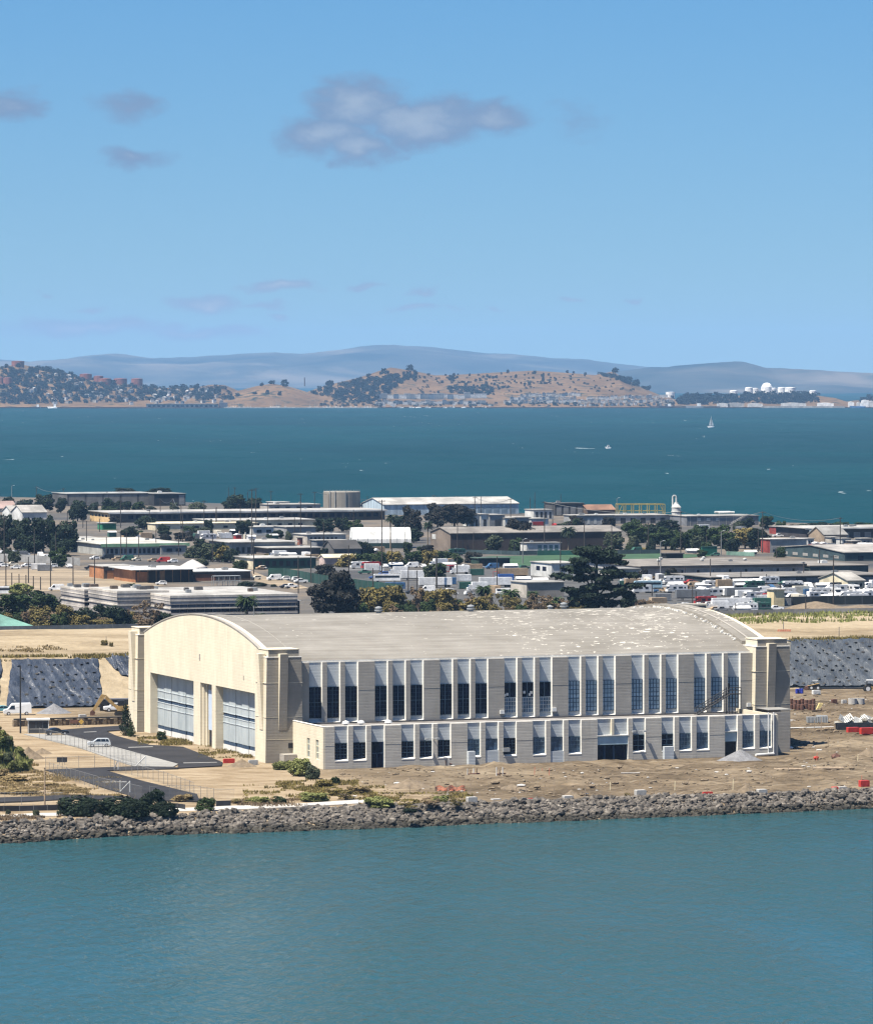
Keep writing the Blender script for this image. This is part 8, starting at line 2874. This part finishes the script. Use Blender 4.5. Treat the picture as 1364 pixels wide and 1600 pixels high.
o = thing('pier_shed', 'long pale arched pier shed on the far shore', 'pier shed', shore(285, 40))
b = MB().box(-80, 80, 0, 22, 0, 8.5)
b.build('wall', C('pier concrete', (.40, .35, .30)), o)
b = MB().box(-82, 82, -2, 24, 8.5, 9.6)
b.build('roof', C('pier roof', (.16, .14, .13)), o)
am = MB().box(0, 6.0, -.1, .1, 1.5, 6.5).mesh('arch', carglass_m)
for x in np.arange(-76, 74, 10.5):
    link('arch', am, o, (x, 0, 0))
MB().box(82, 100, 2, 18, 0, 12).build('end_block', C('dark end block', (.05, .06, .08)), o)
MB().box(-120, 110, -4, 0, -1, 2.2).build('quay', C('dark quay', (.05, .05, .05)), o)
for lab, x0, x1, off, h, m_ in (('dark wharf at the far shore below the low right ground', 1015, 1125, 60, 4.0, CO['dark quay']), ('dark thin breakwater in front of the far left shore', 90, 345, 160, 1.2, CO['dark quay']), ('pale riprap breakwater before the far marina', 350, 590, 80, 2.0, w_conc), ('pale quay wall at the far right shore', 1190, 1320, 30, 4.0, w_conc), ('dark breakwater under the townhouses', 760, 985, 90, 1.2, CO['dark quay'])):
    a = shore(x0, off)
    b2 = shore(x1, off)
    b = MB().box(0, b2[0] - a[0], 0, 9, -1.5, h)
    for k_ in range(int((b2[0] - a[0]) / 12)):
        b.box(k_ * 12 + 2, k_ * 12 + 3.5, -.6, 0, -1.5, h + .5)
    tag(b.build('wharf' if 'wharf' in lab or 'quay' in lab else 'breakwater', m_, None, False, a), lab, 'wharf' if 'wharf' in lab or 'quay' in lab else 'breakwater')
ym = MB().hexa([(-5, -.8, 0), (4.5, -1.4, 0), (4.5, 1.4, 0), (-5, .8, 0)], [(-6.5, -.3, 1.6), (5, -1.8, 1.4), (5, 1.8, 1.4), (-6.5, .3, 1.6)]).mesh('hull', V_WHITE)
mm = MB().tube((0, 0, 1.2), (0, 0, 16), .22, .12, 5).tube((.2, 0, 2.6), (5, 0, 2.8), .15, n=5).mesh('mast', w_conc)
cm_ = MB().prism([(-2, 1.4), (2.6, 1.4), (2.2, 2.6), (-1.0, 2.5)], 'y', -1.1, 1.1).mesh('cabin', V_WHITE)
for i in range(62):
    px = fr.uniform(352, 590) if i < 44 else fr.uniform(600, 760)
    q = shore(px, fr.uniform(-10, 40))
    o = thing('moored_yacht', '', 'yacht', q, fr.choice([0, 1.57, 3.14]), 'yachts in the far marina')
    pend(o, 'small white yacht in the far marina', px, 636, False)
    link('hull', ym, o)
    link('mast', mm, o, None, None, (1, 1, fr.uniform(.7, 1.15)))
    link('cabin', cm_, o)
for lab, px, ln, h, off, m_ in (('dark barge with crane at the far left shore', 55, 24, 3.5, 150, V_BLACK), ('white work boat near the barge at the far left', 82, 22, 4.0, 140, V_WHITE), ('dark ship moored at the far wharf, left one', 1040, 34, 5, 80, V_BLACK), ('grey ship moored at the far wharf, right one', 1085, 40, 6, 84, V_GREY), ('dark vessel at the far right shore', 1340, 36, 5, 60, V_DBLUE)):
    q = shore(px, off)
    o = thing('moored_ship', lab, 'ship', q)
    MB().hexa([(-ln * .42, -3, -.5), (ln * .46, -3, -.5), (ln * .46, 3, -.5), (-ln * .42, 3, -.5)], [(-ln / 2, -2, h), (ln / 2, -3.5, h * .8), (ln / 2, 3.5, h * .8), (-ln / 2, 2, h)]).build('hull', m_, o)
    MB().box(ln * .15, ln * .35, -2.4, 2.4, h * .8, h + 5).build('bridge', V_WHITE, o)
    MB().tube((ln * .1, 0, h), (ln * .1, 0, h + 13), .4, .2, 6).build('mast', V_GREY, o)
for i, (px, w, h, m_) in enumerate(((1330, 9, 8, tank_white), (1342, 7, 7, w_white), (1352, 12, 12, tank_white), (1362, 10, 10, w_white), (1130, 20, 5, w_white), (1150, 26, 6, w_conc), (1180, 24, 5, w_white), (1240, 40, 6, w_white), (1290, 26, 6, tank_white))):
    q = shore(px, -30)
    b = MB().box(-w * .7, w * .7, 0, 14, 0, h + 4)
    b.prism([(-w * .7, h + 4), (w * .7, h + 4), (0, h + 6)], 'y', 0, 14)
    tag(b.build('waterfront_shed', m_, None, False, q), ('pale waterfront shed at the far right, first of the works', 'small pale shed second in the far right works', 'tall pale shed third in the far right works', 'pale shed at the right edge of the far works', 'low pale shed behind the far wharf, left', 'low grey shed behind the far wharf, middle', 'low white shed behind the far wharf, right', 'long white shed below the lone tanks', 'white shed left of the far right works')[i], 'shed')

# sailing boat and motor boat on the bay
q = G(1111, 668, SEA)
s = q[1] / FPX
o = thing('sailing_boat', 'white sailing boat with two sails on the bay', 'sailing boat', q, R(10))
MB().hexa([(-4.5 * s, -.9, -.3), (4 * s, -1.2, -.3), (4 * s, 1.2, -.3), (-4.5 * s, .9, -.3)], [(-6.5 * s, -.4, 2.2), (5 * s, -1.8, 1.8), (5 * s, 1.8, 1.8), (-6.5 * s, .4, 2.2)]).build('hull', V_WHITE, o)
MB().tube((.5 * s, 0, 1.5), (.5 * s, 0, 19 * s), .25, .12, 6).build('mast', w_grey, o)
MB().hexa([(-3.8 * s, 0, 3), (.1 * s, .5, 3), (.1 * s, .58, 3), (-3.8 * s, .08, 3)], [(.2 * s, 0, 17.4 * s), (.3 * s, 0, 17.5 * s), (.3 * s, .08, 17.5 * s), (.2 * s, .08, 17.4 * s)]).build('mainsail', C('sail cloth', (.66, .65, .62)), o)
MB().hexa([(1.0 * s, 0, 3), (4.6 * s, 1.0, 3), (4.6 * s, 1.1, 3), (1.0 * s, .1, 3)], [(1.0 * s, 0, 13 * s), (1.3 * s, 0, 13 * s), (1.3 * s, .1, 13 * s), (1.0 * s, .1, 13 * s)]).build('jib', CO['sail cloth'], o)
q = G(950, 701, SEA)
s = q[1] / FPX
o = thing('motor_boat', 'small white motor boat on the bay', 'motor boat', q, R(8))
MB().hexa([(-3.2 * s, -.6, -.2), (3.8 * s, -1.1, -.2), (3.8 * s, 1.1, -.2), (-3.2 * s, .6, -.2)], [(-5 * s, -.3, 2.0), (4.6 * s, -1.5, 1.5), (4.6 * s, 1.5, 1.5), (-5 * s, .3, 2.0)]).build('hull', V_WHITE, o)
MB().prism([(-1.5 * s, 1.6), (2 * s, 1.5), (1.7 * s, 3.6), (-.6 * s, 3.6)], 'y', -1.1, 1.1).build('cabin', V_WHITE, o)
MB().box(-1.0 * s, 1.6 * s, -1.15, -1.1, 2.3, 3.2).build('window', carglass_m, o)

for o in list(bpy.data.objects):
    if o.name.startswith('survey_stake'):
        px = 682 + o.location.x * FPX / o.location.y
        PENDING.append((o, o['label'], px))
finish_labels()
